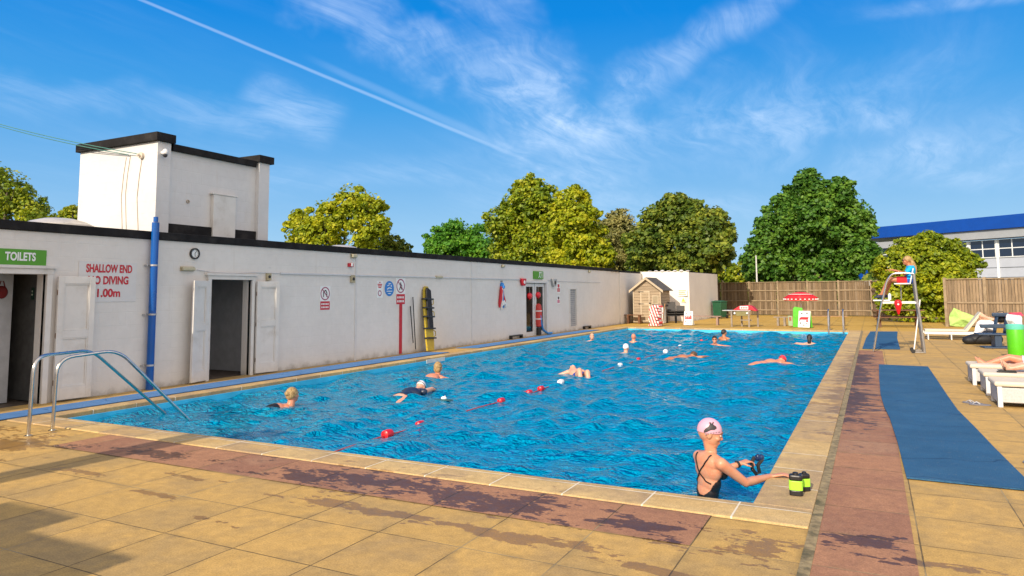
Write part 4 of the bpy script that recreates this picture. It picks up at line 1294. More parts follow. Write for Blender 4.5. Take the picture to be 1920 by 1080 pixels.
G_YEL = leaf_mat('yellow_green_leaves', (.10, .17, .008), (.31, .37, .012), (.58, .54, .025), .35)
G_OLV = leaf_mat('olive_leaves', (.06, .12, .008), (.20, .28, .012), (.46, .46, .025), .3)
G_MID = leaf_mat('mid_green_leaves', (.028, .095, .012), (.075, .19, .02), (.18, .32, .035), .28)
G_BRT = leaf_mat('bright_green_leaves', (.03, .13, .012), (.09, .27, .02), (.20, .38, .03), .3)
G_DRK = leaf_mat('dark_green_leaves', (.035, .08, .012), (.11, .17, .018), (.30, .33, .035), .25)
G_PAL = leaf_mat('pale_dry_leaves', (.10, .12, .035), (.21, .21, .06), (.36, .32, .10), .25)
GR = 'trees beyond the bathhouse and fence'
tree('broadleaf_tree', 'leafy tree overhanging the roof at the far left edge', 'tree', 22, [(-10, 350, 52), (30, 362, 38), (10, 400, 45), (52, 392, 26), (70, 412, 18), (-60, 380, 60)], -10, G_OLV, 9000, .30, GR, dens=.62, seed=3)
tree('broadleaf_tree', 'small spray of leafy branches left of the tank room', 'tree', 20, [(118, 404, 17), (138, 400, 18), (150, 415, 18), (105, 412, 10)], 135, G_OLV, 2400, .24, GR, dens=.6, seed=4)
tree('broadleaf_tree', 'airy yellow-green tree with sky showing through, right of the tank room', 'tree', 42, [(608, 405, 36), (650, 382, 38), (690, 392, 30), (575, 440, 32), (628, 440, 42), (690, 440, 36), (562, 410, 18), (722, 425, 18)], 640, G_YEL, 13000, .46, GR, dens=.62, seed=5, fit=1.08)
tree('broadleaf_tree', 'small dark olive tree low behind the roof domes', 'tree', 47, [(705, 455, 28), (735, 462, 26), (758, 468, 17), (685, 465, 20)], 725, G_DRK, 3500, .4, GR, dens=.7, seed=6)
tree('broadleaf_tree', 'round bright green tree low above the roof line', 'tree', 56, [(850, 440, 30), (820, 458, 32), (880, 455, 34), (850, 470, 44), (905, 470, 24)], 850, G_BRT, 12000, .5, GR, dens=.9, seed=7, fit=1.1)
tree('broadleaf_tree', 'biggest olive tree of the left group, domed top', 'tree', 50, [(1000, 368, 36), (965, 385, 36), (945, 420, 32), (985, 430, 50), (950, 470, 40), (1030, 400, 42), (1010, 480, 50), (1050, 470, 45)], 990, G_OLV, 25000, .48, GR, dens=.92, seed=8, fit=1.14)
tree('broadleaf_tree', 'yellow-green tree overlapping the domed olive tree', 'tree', 46, [(1070, 378, 30), (1095, 410, 30), (1055, 420, 36), (1085, 455, 46), (1110, 480, 36), (1050, 490, 34), (1085, 500, 36)], 1080, G_YEL, 19000, .46, GR, dens=.9, seed=9, fit=1.14)
tree('broadleaf_tree', 'pale dry-looking tree between two darker ones', 'tree', 64, [(1160, 415, 24), (1140, 440, 28), (1175, 445, 32), (1160, 480, 42)], 1160, G_PAL, 12000, .42, GR, dens=.9, seed=10, fit=1.15)
tree('broadleaf_tree', 'broad dark green tree above the shed', 'tree', 46, [(1270, 392, 28), (1230, 415, 32), (1290, 420, 40), (1335, 425, 36), (1215, 460, 36), (1260, 470, 50), (1325, 470, 48), (1358, 440, 24), (1200, 495, 30), (1290, 505, 45)], 1280, G_DRK, 28000, .5, GR, dens=.92, seed=11, fit=1.10)
tree('broadleaf_tree', 'tall pointed green tree with dense crown behind the far fence', 'tree', 60, [(1515, 340, 24), (1498, 368, 30), (1535, 372, 34), (1575, 362, 28), (1480, 405, 42), (1530, 420, 52), (1590, 405, 42), (1450, 440, 38), (1500, 470, 60), (1570, 460, 56), (1430, 480, 36), (1615, 430, 24), (1610, 480, 34), (1460, 505, 40), (1545, 510, 50), (1415, 505, 24)], 1520, G_MID, 42000, .52, GR, dens=.9, seed=12)
tree('broadleaf_tree', 'low green tree glimpsed in the gap behind the far fence', 'tree', 66, [(1385, 512, 20), (1360, 515, 20), (1410, 520, 18), (1340, 512, 16)], 1385, G_OLV, 3500, .45, GR, dens=.85, seed=13)
tree('leafy_bush', 'big yellow-green bush behind the lifeguard', 'bush', 41, [(1740, 462, 28), (1700, 478, 30), (1780, 475, 28), (1670, 500, 28), (1735, 500, 44), (1800, 500, 32), (1680, 535, 32), (1740, 545, 48), (1790, 545, 36), (1710, 575, 40), (1745, 590, 34), (1760, 520, 45), (1670, 562, 26), (1822, 490, 14), (1800, 528, 22)], 1735, leaf_mat('bush_leaves', (.075, .14, .008), (.26, .33, .012), (.50, .50, .02), .33), 30000, .30, None, dens=.92, seed=14, spread=.35, droop=.6)
# hedge far behind that closes the horizon
r_ = np.random.default_rng(20); n_ = 30000
hx = r_.uniform(-75, 60, n_); hz_ = r_.random(n_) ** .8 * (3.6 + 1.0 * np.sin(hx * .4) + .6 * np.sin(hx * 1.3)); hy_ = 96 + r_.normal(0, 1.0, n_)
P_ = np.stack([hx, hy_, hz_], -1); nr = r_.normal(size=(n_, 3)); nr[:, 1] -= 1; nr /= np.linalg.norm(nr, axis=1)[:, None]
a = np.cross(nr, r_.normal(size=(n_, 3))); a /= np.linalg.norm(a, axis=1)[:, None]; bb = np.cross(nr, a)
s = r_.uniform(.3, .8, n_)[:, None]
co = np.stack([P_ - a * s, P_ + bb * s * .6, P_ + a * s, P_ - bb * s * .6], 1).reshape(-1, 3)
tag(np_mesh('far_hedge', co, np.arange(n_ * 4).reshape(-1, 4), G_DRK, False), 'far band of dark hedge closing the horizon', 'hedge', kind='stuff')

# lamp post behind the fence
f_ = at(1421, 575, Y=52.5); top = at(1417.5, 481, Y=52.5)
t_ = thing('lamp_post', 'thin pale pole rising behind the far fence', 'pole', (f_.x, 52.5, 0))
b = MB(); b.cyl((0, 0, 0), (top.x - f_.x, 0, top.z), .07, .045, 10); b.build('pole', mat('pale_pole', (.62, .62, .60), .5), t_, True)
b = MB(); b.lathe([(.06, 0), (.07, .03), (.03, .07)], (top.x - f_.x, 0, top.z), 10); b.build('cap', mat('pale_pole', (.62, .62, .60), .5), t_, True)

# ------------------------------------------------------------ blue-roofed building on the right
bl = thing('blue_roofed_building', 'white panelled building with a deep blue roof band behind the bush', 'building', (12, 60, 0))
H1 = 9.0
A_ = at(1985, 396, Z=H1); B_ = at(1596, 432, Z=H1)
u = (B_ - A_); u.z = 0; L = u.length; u.normalize(); n = Vector((u.y, -u.x, 0))
if n.y > 0: n = -n
Mb = Matrix(((u.x, n.x, 0, A_.x - 12), (u.y, n.y, 0, A_.y - 60), (0, 0, 1, 0), (0, 0, 0, 1)))
zc = at(1920, 427, Z=1).z
def zat(y_px):  # height on the facade at the right edge of the photograph
    p = A_.lerp(B_, .17); return EYE + (H1 - EYE) * (541 - y_px) / (541 - 402)
M_BLUE = mat('blue_cladding', (.0, .055, .33), .35, var=.08, vs=1)
M_PAN = mat('white_cladding', (.42, .45, .50), .45, var=.05, vs=1)
M_PANG = mat('grey_cladding', (.32, .34, .36), .5, var=.06, vs=1)
b = MB(); b.box(0, L, -14, 0, 0, zat(460), Mb); b.build('wall', M_PANG, bl)
b = MB(); b.box(-.5, L + .4, -14.5, 1.2, zat(427), H1, Mb); b.build('roof_band', M_BLUE, bl, bevel=.03)
b = MB(); b.box(-.3, L * .47, -1, .9, zat(444), zat(427.5), Mb); b.box(L * .66, L + .1, -1, .9, zat(450), zat(436), Mb); b.build('soffit_band', M_PANG, bl)
b = MB(); b.box(L * .88, L, .0, .12, 0, zat(455), Mb); b.build('blue_panel', M_BLUE, bl)
mg = bpy.data.materials.new('window_glass'); mg.use_nodes = True
q = mg.node_tree.nodes['Principled BSDF']; q.inputs['Base Color'].default_value = (.004, .012, .035, 1); q.inputs['Roughness'].default_value = .08; q.inputs['Specular IOR Level'].default_value = .8
nb_ = 7; bw = L * .88 / nb_
for k in range(nb_):
    a0, a1 = k * bw + .12, (k + 1) * bw - .12
    b = MB(); b.box(a0, a1, .0, .10, zat(481), zat(446), Mb); w_ = b.build('window', M_SWHITE, bl)
    b = MB(); zm = (zat(481) + zat(446)) / 2
    mm_ = (a0 + a1) / 2
    for (u0, u1) in ((a0 + .10, mm_ - .06), (mm_ + .06, a1 - .10)):
        b.box(u0, u1, .101, .115, zat(481) + .08, zm - .05, Mb); b.box(u0, u1, .101, .115, zm + .05, zat(446) - .06, Mb)
    pn = b.build('pane', mg, w_)
    for (y0, y1) in ((500, 483), (519, 502)):
        b = MB(); b.box(a0 - .02, a1 + .02, .0, .09, zat(y0), zat(y1), Mb); b.build('panel', M_PAN, bl)
    b = MB(); b.box(k * bw - .10, k * bw + .10, .02, .16, 0, zat(446), Mb); b.build('mullion', M_SWHITE, bl)
b = MB(); b.box(-3, L, .1, 6, zat(533), zat(523), Mb); b.build('canopy', M_PANG, bl)
b = MB(); b.box(-3, L * .5, 3, 6, 0, zat(534), Mb); b.build('lower_block', mat('charcoal_wall', (.04, .04, .045), .7), bl)
b = MB(); b.box(L * .86, L + 2, 1, 3, 1.9, 2.35, Mb); b.build('yellow_panel', mat('yellow_paint', (.6, .38, .03), .5), bl)

# ------------------------------------------------------------ shed
M_SHED = None


def shiplap(name, base):
    m = bpy.data.materials.new(name); m.use_nodes = True
    g = NG(m.node_tree); bs_ = g.n['Principled BSDF']
    pos = g.new('ShaderNodeNewGeometry').outputs['Position']
    sp = g.new('ShaderNodeSeparateXYZ', i_0=pos)
    u = g.math('DIVIDE', sp.outputs[2], .145); fr = g.math('FRACT', u)
    wn = g.new('ShaderNodeTexWhiteNoise', noise_dimensions='1D', i_W=g.math('FLOOR', u))
    gr = g.noise(g.mapping(pos, (0, 0, 0), (1, 1, 9)), 3.5, 6, .7)
    f = g.math('MULTIPLY', g.rng(wn.outputs[0], 0, 1, .88, 1.1, False), g.rng(gr, .3, .7, .85, 1.12))
    c = g.mix(1, c4(base), g.new('ShaderNodeCombineColor', i_0=f, i_1=f, i_2=f).outputs[0], 'MULTIPLY')
    gap = g.rng(fr, .0, .10, 1, 0)
    c = g.mix(g.math('MULTIPLY', gap, .55), c, (.08, .055, .03, 1))
    g.set(bs_, 'Base Color', c); bs_.inputs['Roughness'].default_value = .8
    g.set(bs_, 'Normal', g.bump(g.math('SUBTRACT', fr, gap), .8, .02))
    return m


M_SHED = shiplap('shiplap_boards', (.37, .29, .20))
M_TRIM = mat('shed_trim', (.46, .38, .27), .75, var=.15)
sy = 35.3
sl = at(1187, 560, Y=sy).x; sr = at(1239, 560, Y=sy).x; se = at(1240, 541, Y=sy).z; sa = at(1212, 521, Y=sy).z; sw = sr - sl
sh = thing('garden_shed', 'pale wooden garden shed with felt roof and door by the white end wall', 'shed', (sl, sy, 0))
D_ = 1.75
b = MB(); mid_ = sw * .5
b.prism([(0, .05), (sw, .05), (sw, se), (mid_, sa - .05), (0, se)], 'y', 0, D_); b.build('wall', M_SHED, sh)
for s_ in (-1, 1):
    b = MB(); x0 = mid_; x1 = mid_ + s_ * (sw / 2 + .16); z1 = se - .16 * (sa - se) / (sw / 2)
    b.prism([(x0, sa), (x1, z1), (x1, z1 + .03), (x0, sa + .03)], 'y', -.16, D_ + .12); b.build('roof', mat('grey_felt', (.075, .07, .065), .9, var=.3, vs=6), sh)
    b = MB(); b.prism([(x0, sa - .09), (x1, z1 - .09), (x1, z1 + .035), (x0, sa + .035)], 'y', -.185, -.162); b.build('bargeboard', M_TRIM, sh)
b = MB(); dx0, dx1 = sw * .27, sw * .62; b.box(dx0, dx1, -.035, -.003, .10, se - .12); dd = b.build('door', shiplap('shed_door_boards', (.39, .31, .21)), sh)
b = MB()
for x_ in (dx0, dx1 - .07): b.box(x_, x_ + .07, -.05, -.036, .1, se - .12)
for z_ in (.1, .95, se - .2): b.box(dx0 + .07, dx1 - .07, -.05, -.036, z_, z_ + .08)
b.build('door_frame', M_TRIM, dd)
b = MB()
for z_ in (.98, se - .17): b.box(dx0 - .1, dx0 + .18, -.06, -.051, z_, z_ + .03)
b.box(dx1 - .05, dx1 + .03, -.065, -.051, 1.0, 1.06)
b.build('hinge', M_BLACK, dd)
b = MB(); b.box(sw * .70, sw * .92, -.02, -.002, .98, 1.42); wn_ = b.build('window', M_TRIM, sh)
b = MB(); b.box(sw * .73, sw * .89, -.028, -.021, 1.02, 1.38); b.build('pane', mat('shed_pane', (.30, .25, .17), .3), wn_)
b = MB()
for x_ in (0, sw - .05): b.box(x_, x_ + .05, -.022, -.002, .05, se - .02)
b.build('corner_trim', M_TRIM, sh)

# ------------------------------------------------------------ furniture helpers
M_WOOD = mat('dark_timber', (.13, .055, .022), .7, var=.3, vs=6, bump=.3)
M_WOODL = mat('oiled_timber', (.34, .20, .09), .7, var=.25, vs=6, bump=.3)
M_GREYW = mat('grey_timber', (.26, .22, .18), .8, var=.25, vs=6)


def bench(label, p, L, m, rz=0, h=.45, d=.36, group=None, back=False):
    t_ = thing('bench', label, 'bench', p, rz, group)
    for k in range(3):
        b = MB(); b.box(-L / 2, L / 2, -d / 2 + k * d / 3 + .006, -d / 2 + (k + 1) * d / 3 - .006, h - .04, h); b.build('slat', m, t_, bevel=.005)
    for s_ in (-1, 1):
        b = MB(); b.box(s_ * (L / 2 - .18) - .045, s_ * (L / 2 - .18) + .045, -d / 2 + .02, d / 2 - .02, 0, h - .041); b.build('leg', m, t_)
    return t_


def picnic(label, p, L, m, rz=0):
    t_ = thing('picnic_table', label, 'picnic table', p, rz)
    b = MB()
    for k in range(5): b.box(-L / 2, L / 2, -.36 + k * .145, -.225 + k * .145, .71, .75)
    b.build('table_top', m, t_, bevel=.004)
    for s_ in (-1, 1):
        b = MB()
        for k in range(2): b.box(-L / 2, L / 2, s_ * .72 - .14 + k * .145, s_ * .72 - .01 + k * .145, .42, .455)
        b.build('seat', m, t_, bevel=.004)
    for s_ in (-1, 1):
        x_ = s_ * (L / 2 - .25)
        b = MB(); b.bar((x_, -.28, .71), (x_, -.62, 0), .05, .10, (1, 0, 0)); b.build('leg', m, t_)
        b = MB(); b.bar((x_, .28, .71), (x_, .62, 0), .05, .10, (1, 0, 0)); b.build('leg', m, t_)
        b = MB(); b.box(x_ - .05, x_ - .01, -.85, .85, .34, .42); b.build('cross_beam', m, t_)
    return t_


picnic('dark brown picnic table behind the lifeguard chair', at(1686, 615, Z=0) + Vector((0, 1.0, 0)), 2.0, M_WOOD, R(4))
# bench against the bathhouse wall, beside the shed
bench('low dark bench against the bathhouse wall beside the shed', (-10.85, 34.9, 0), .95, M_WOOD, 0, .46, .3)
bench('grey bench standing before the sunlit white block', (at(1302, 611, Z=0).x + .1, 34.6, 0), 1.95, mat('pinkish_timber', (.30, .20, .16), .7, var=.2), R(-2), .44, .3)
bench('plain timber bench at the right of the red parasol', (at(1540, 611, Y=36).x, 35.6, 0), 2.3, M_WOODL, R(-2), .46, .42)
bench('low grey stool by the left edge of the parasol table', (at(1466, 611, Y=35).x, 34.9, 0), .65, M_GREYW, 0, .42, .3)

# white chest with dark glass top next to the shed
px_, p2_ = at(1240, 604, Z=0), at(1261, 604, Z=0)
t_ = thing('ice_cream_chest', 'white metal cabinet with grey panel beside the shed', 'cabinet', ((px_.x + p2_.x) / 2, 35.2, 0))
w_ = .66
b = MB(); b.box(-w_ / 2, w_ / 2, 0, .55, .02, .86); b.build('body', M_SWHITE, t_, bevel=.015)
b = MB(); b.box(-w_ / 2 + .07, w_ / 2 - .07, -.012, -.001, .10, .78); b.build('front_panel', mat('grey_mesh_panel', (.33, .33, .36), .5, var=.1), t_)
b = MB(); b.box(-w_ / 2 + .1, w_ / 2 + .15, .05, .5, .862, .96); b.build('top_tray', M_BLACK, t_, bevel=.01)
# stacked dark chairs behind a bench
for i, (dx_, h_, lab) in enumerate(((0, .84, 'taller stack of dark wicker chairs beside the white cabinet'), (.42, .62, 'lower stack of dark wicker chairs nearest the signboard'))):
    p_ = at(1271, 604, Z=0); t_ = thing('chair_stack', lab, 'stacked chairs', (p_.x + dx_ + .0, 36.0 + .2 * i, 0), R(10), None)
    for k in range(3):
        z_ = .12 * k
        b = MB(); b.box(-.22, .22, -.22, .22, .36 + z_, .39 + z_); b.build('seat', mat('dark_wicker', (.05, .047, .045), .7, var=.3, vs=30), t_, bevel=.01)
        b = MB(); b.prism([(.19, .39 + z_), (.26, .84 + z_ * .6 + (.1 if i == 0 else -.1)), (.23, .84 + z_ * .6 + (.1 if i == 0 else -.1)), (.16, .39 + z_)], 'x', -.21, .21); b.build('backrest', mat('dark_wicker', (.05, .047, .045), .7), t_, bevel=.01)
        for (a_, c_) in ((-.2, -.2), (.2, -.2), (-.2, .2), (.2, .2)):
            b = MB(); b.cyl((a_, c_, z_ * .6), (a_, c_, .36 + z_), .014, n=8); b.build('leg', M_BLACK, t_)


def aboard(label, p, w, h, rz, side_col, kind):
    t_ = thing('a_board', label, 'signboard', p, rz, 'A-boards at the far end')
    for s_ in (-1, 1):
        Mt = Matrix.Translation((0, 0, h)) @ Matrix.Rotation(s_ * R(11), 4, 'X') @ Matrix.Translation((0, 0, -h))
        b = MB(); b.box(-w / 2, w / 2, -.015, .015, .02, h, Mt); pn = b.build('panel', M_SWHITE if s_ < 0 else side_col, t_, bevel=.008)
        if s_ < 0 and kind:
            b = MB(); Y0 = -.0175
            def blot(x0, x1, z0, z1): b.box(x0 * w, x1 * w, Y0 - .002, Y0, z0 * h, z1 * h, Mt)
            if kind == 1:
                for k, (a_, z0, z1) in enumerate(((-.36, .46, .68), (-.22, .48, .62), (-.10, .47, .70), (.04, .45, .62), (.16, .50, .72), (.28, .46, .66))): blot(a_, a_ + .11, z0, z1)
                blot(-.38, .38, .44, .50)
            else:
                blot(-.40, .34, .48, .60); blot(-.3, .38, .56, .64)
                blot(-.40, -.32, .40, .48); blot(.18, .36, .36, .46)
            b.build('red_lettering', mat('board_red', (.62, .03, .04), .5), pn)
            b = MB(); blot(-.3, -.15, .82, .88); blot(.12, .32, .84, .90); blot(-.34, -.24, .24, .32); blot(.22, .30, .22, .30); blot(-.1, .08, .14, .19)
            b.build('dark_print', mat('board_dark', (.05, .05, .06), .5), pn)
    return t_


p_ = at(1295, 610, Z=0); aboard('white A-board with red lettering before the end wall, left one', (p_.x, 33.75, 0), .42, .68, R(-6), M_SWHITE, 1)
p_ = at(1509, 616, Z=0); aboard('white and green A-board with faded red print under the red parasol', (p_.x, 33.1, 0), .52, .74, R(-22), mat('board_green', (.10, .48, .03), .5), 2)
t_ = thing('green_board', 'leaning green board with pale poster behind the white signboard', 'board', (at(1494, 616, Z=0).x, 33.6, 0), R(20))
b = MB(); b.prism([(-.24, .02), (.20, .02), (.22, .86), (-.10, .92), (-.18, .84)], 'y', 0, .03, Matrix.Rotation(R(-8), 4, 'X')); b.build('board', mat('board_green', (.10, .48, .03), .5), t_)
b = MB(); b.box(-.42, -.245, .0, .02, .08, .52, Matrix.Rotation(R(-8), 4, 'X')); b.build('poster', mat('poster_grey', (.30, .36, .24), .6), t_)
b = MB(); b.box(-.38, -.29, -.012, -.001, .3, .46, Matrix.Rotation(R(-8), 4, 'X')); b.build('poster_picture', mat('poster_brown', (.3, .1, .05), .6), t_)

# tall table with red cloth, like a serving counter
p_ = at(1375, 613, Z=0); q_ = at(1418, 613, Z=0)
t_ = thing('counter_table', 'tall steel-legged counter table at the far pool edge', 'table', ((p_.x + q_.x) / 2, 33.4, 0))
L_ = .52
for (a_, c_) in ((-L_, -.3), (L_ * .45, -.3), (-L_ * .35, .35), (L_ * 1.02, .3)):
    b = MB(); b.box(a_ - .035, a_ + .035, c_ - .03, c_ + .03, 0, .72); b.build('leg', M_GREYW, t_)
b = MB(); b.box(-L_ * 1.75, L_ * .62, -.35, .4, .721, .755); b.build('top', mat('steel_top', (.5, .5, .5), .35, .6), t_, bevel=.006)
b = MB(); b.box(-L_ * .35, L_ * .6, -.02, .05, .28, .33); b.build('rail', M_GREYW, t_)
b = MB(); b.box(-L_ * .62, L_ * .42, -.31, -.27, .50, .71); b.build('panel', mat('olive_panel', (.20, .18, .07), .6), t_, bevel=.01)
b = MB()
for a_ in (-L_ * .72, L_ * .32): b.ell((a_, -.34, .62), .05, n=10, m=6)
b.each('white_knob', M_SWHITE, t_)
cl_ = thing('red_cover', 'red plastic cover with white label on the counter table', 'cover', (t_.location.x + .05, 33.4, .757))
b = MB(); b.prism([(-.52, .0), (-.22, .19), (.20, .22), (.34, .16), (.52, -.03), (.46, -.05), (.32, .0)], 'y', -.30, .38); b.build('shell', M_SRED, cl_, bevel=.02)
b = MB(); b.box(-.19, .17, -.325, -.301, .04, .185); b.build('label', M_SWHITE, cl_)
b = MB()
for k in range(4): b.box(-.15 + .08 * k, -.10 + .08 * k, -.329, -.326, .07, .15)
b.build('label_marks', mat('board_red', (.62, .03, .04), .5), cl_)
# stack of red-white striped chairs
p_ = at(1222, 613, Z=0)
t_ = thing('striped_chair_stack', 'leaning stack of red and white striped folded deckchairs before the shed', 'deckchairs', (p_.x, 32.6, 0), R(-8))
ms = bpy.data.materials.new('candy_stripe'); ms.use_nodes = True
g = NG(ms.node_tree); tcx = g.new('ShaderNodeTexCoord').outputs['Object']; sp_ = g.new('ShaderNodeSeparateXYZ', i_0=tcx)
st_ = g.math('GREATER_THAN', g.math('FRACT', g.math('MULTIPLY', g.math('ADD', sp_.outputs[0], g.math('MULTIPLY', sp_.outputs[2], .35)), 7.5)), .52)
g.set(g.n['Principled BSDF'], 'Base Color', g.mix(st_, (.80, .72, .70, 1), (.62, .06, .06, 1))); g.n['Principled BSDF'].inputs['Roughness'].default_value = .8
for k in range(7):
    z0 = .02 + .14 * k; off = .012 * k + .03 * math.sin(k * 2.1)
    b = MB(); Mt = Matrix.Translation((off, 0, z0)) @ Matrix.Rotation(R(6 * math.sin(k * 1.7)), 4, 'Y')
    b.prism([(-.26, 0), (.26, 0), (.23, .09), (.0, .135), (-.23, .10)], 'y', -.22, .24, Mt); b.build('cushion', ms, t_, bevel=.02)
for s_ in (-1, 1):
    b = MB(); b.bar((.22, .25 + .02 * s_, 0), (.30 + .1 * s_, .27, 1.05), .04, .03); b.build('frame', M_WOODL, t_)

# green wheelie bin in the shade
p_ = at(1342, 598, Z=0)
t_ = thing('wheelie_bin', 'dark green wheelie bin in the shade by the white block', 'bin', (p_.x + .1, 43.0, 0), R(-25))
M_BIN = mat('bin_green', (.012, .085, .04), .5, var=.15)
b = MB(); b.prism([(-.24, .08), (.24, .08), (.30, .95), (-.30, .95)], 'y', -.32, .30); b.build('body', M_BIN, t_, bevel=.02)
b = MB(); b.prism([(-.36, .955), (.33, .955), (.33, 1.0), (.0, 1.06), (-.36, 1.01)], 'x', -.32, .32); b.build('lid', M_BIN, t_, bevel=.015)
for s_ in (-1, 1):
    b = MB(); b.cyl((s_ * .26, .28, .1), (s_ * .32, .28, .1), .10, n=16); b.build('wheel', M_BLACK, t_)
b = MB(); b.cyl((-.2, .34, .98), (.2, .34, .98), .018, n=8); b.build('handle', M_BIN, t_)

# red parasol
p_ = at(1504, 611, Z=0); pz = at(1503, 547, Y=35.0).z
pw = (at(1535, 556, Y=35).x - at(1471, 556, Y=35).x) / 2; pr_ = at(1503, 558, Y=35.0).z
ps = thing('parasol', 'red parasol with white scalloped trim over a timber bench', 'parasol', (at(1503, 600, Y=35).x, 35.0, 0))
b = MB(); b.cyl((0, 0, .02), (0, 0, pz - .02), .028, n=12); b.build('pole', M_SWHITE, ps, True)
b = MB(); b.lathe([(.26, 0), (.25, .06), (.06, .10), (.05, .25)], n=20); b.build('base', mat('concrete_base', (.3, .29, .27), .8), ps, True)
n8 = 8; vs, fs = [], []
prof = [(.02, 0), (.34, -.04), (.70, -.13), (1.0, -.28)]; NS = 48
for (q, dz) in prof:
    for k in range(NS):
        a_ = 2 * math.pi * k / NS; sc_ = (k % 6) / 6.0; sag = math.sin(math.pi * sc_)
        rr = q * pw * (1 - .06 * sag * q); vs.append((rr * math.cos(a_), rr * math.sin(a_), pz + dz * (pz - pr_) / .28 * 1.0 - .02 * sag * q))
fs = [(i * NS + k, i * NS + (k + 1) % NS, (i + 1) * NS + (k + 1) % NS, (i + 1) * NS + k) for i in range(len(prof) - 1) for k in range(NS)]
b = MB(); b.add(vs, fs); cp = b.build('canopy', mat('parasol_red', (.68, .012, .02), .6, var=.05), ps, True)
so = cp.modifiers.new('thick', 'SOLIDIFY'); so.thickness = .006
b = MB()
for k in range(NS):
    a0, a1 = 2 * math.pi * k / NS, 2 * math.pi * (k + 1) / NS
    def PV(k, dz):
        a_ = 2 * math.pi * k / NS; sag = math.sin(math.pi * ((k % 6) / 6.0)); rr = pw * (1 - .06 * sag) * 1.006
        return (rr * math.cos(a_), rr * math.sin(a_), pr_ - .02 * sag + dz)
    b.add([PV(k, .0), PV(k + 1, .0), PV(k + 1, -.12), PV(k, -.12)], [(0, 1, 2, 3)])
vl = b.build('valance', mat('parasol_red', (.68, .012, .02), .6), ps); so = vl.modifiers.new('thick', 'SOLIDIFY'); so.thickness = .006
b = MB()
for k in range(0, NS, 2):
    a_ = 2 * math.pi * (k + .5) / NS; b.ell((math.cos(a_) * pw * 1.0, math.sin(a_) * pw * 1.0, pr_ - .07), (.045, .045, .03), n=8, m=5)
b.each('white_dot', M_SWHITE, ps); b = MB()
for k in range(NS):
    a_, a2 = 2 * math.pi * k / NS, 2 * math.pi * (k + 1) / NS; r7 = pw * .72; z7 = pz - .128 * (pz - pr_) / .28 + .012
    b.bar((r7 * math.cos(a_), r7 * math.sin(a_), z7), (r7 * math.cos(a2), r7 * math.sin(a2), z7), .05, .02)
b.build('white_trim', M_SWHITE, ps)
for k in range(8):
    a_ = 2 * math.pi * k / 8; b = MB(); b.bar((0, 0, pz - .06), (pw * .97 * math.cos(a_), pw * .97 * math.sin(a_), pr_ - .01), .012, .012); b.build('rib', M_SWHITE, ps)

# ------------------------------------------------------------ lifeguard chair
LY = 21.45
lg = thing('lifeguard_chair', 'tall tubular lifeguard chair with white seat beside the pool', 'lifeguard chair', (.55, LY, 0))
ya, yb = LY - .33, LY + .33     # near and far side frames
def L3(x_, y_, yy): return at(x_, y_, Y=yy)
M_LGW = mat('lifeguard_white', (.78, .78, .76), .35, var=.05)
M_LGD = mat('weathered_tube', (.36, .35, .34), .35, .7, var=.1)
off2 = Vector((0.0, yb - ya, 0))
fr1 = [L3(1638, 658.5, ya), L3(1652, 575, ya), L3(1663, 527, ya), L3(1672, 513, ya), L3(1690, 511.5, ya), L3(1713, 513, ya)]
bk1 = [L3(1713, 513, ya), L3(1719, 560, ya), L3(1727, 610, ya), L3(1734, 663, ya)]
for q_ in (fr1, bk1): q_[-1 if q_ is bk1 else 0].z = .01
for k, (pth, nm, m_, r1) in enumerate(((fr1, 'front_leg', M_STEEL, .024), (bk1, 'rear_leg', M_LGD, .032))):
    for o2 in (Vector((0, 0, 0)), off2):
        b = MB(); b.tube([p + o2 for p in rounded(pth, .12, 4)], r1, 10); b.build(nm, m_, lg, True, world=True)
sx0, sx1 = L3(1676, 532, LY), L3(1704, 532, LY); sb_ = L3(1709, 515, LY)
b = MB(); b.box(sx0.x, sx1.x, ya + .05, yb - .05, sx0.z - .02, sx0.z + .015); b.build('seat', M_LGW, lg, world=True, bevel=.012)
b = MB(); b.prism([(sx1.x, sx0.z - .02), (sx1.x + .03, sx0.z - .02), (sb_.x + .05, sb_.z + .16), (sb_.x + .02, sb_.z + .16)], 'y', ya + .05, yb - .05); b.build('backrest', M_LGW, lg, world=True, bevel=.01)
fz = L3(1690, 567, LY)
b = MB(); fx0, fx1 = L3(1654, 567, ya).x, L3(1721, 567, ya).x
for yy in (ya, yb): b.bar((fx0, yy, fz.z), (fx1, yy, fz.z), .03, .05)
b.each('side_rail', M_LGW, lg, world=True)
b = MB()
for (x_, y_) in ((1646, 610), (1652, 582)):
    p_ = L3(x_, y_, ya); b.cyl(p_, p_ + off2, .018, n=8)
b.each('rung', M_STEEL, lg, world=True)
p_ = L3(1659, 562, LY); fpz = p_.z
b = MB(); b.box(L3(1637, 562, LY).x, L3(1668, 562, LY).x, ya + .02, yb - .02, fpz - .03, fpz); b.build('footplate', M_LGW, lg, world=True, bevel=.006)
b = MB(); b.cyl(L3(1725, 562, yb), L3(1714, 655, ya + .3), .016, n=8); b.build('stay', M_LGW, lg, True, world=True)
for yy in (ya, yb):
    p_ = L3(1712, 657, ya); b = MB(); b.cyl((p_.x, yy - .03, .05), (p_.x, yy + .03, .05), .05, n=14); b.build('wheel', M_BLACK, lg, world=True)
b = MB(); q_ = L3(1734, 660, ya); p_ = L3(1712, 659, ya)
for yy in (ya, yb): b.bar((p_.x, yy, .03), (q_.x, yy, .03), .04, .03)
b.cyl((q_.x, ya, .03), (q_.x, yb, .03), .018, n=8)
b.each('base_bar', M_LGD, lg, world=True)
b = MB(); b.cyl(L3(1689, 534, LY), L3(1690, 562, LY), .014, n=8); b.build('seat_post', M_LGD, lg, world=True)
p_ = L3(1684, 572, ya - .04)
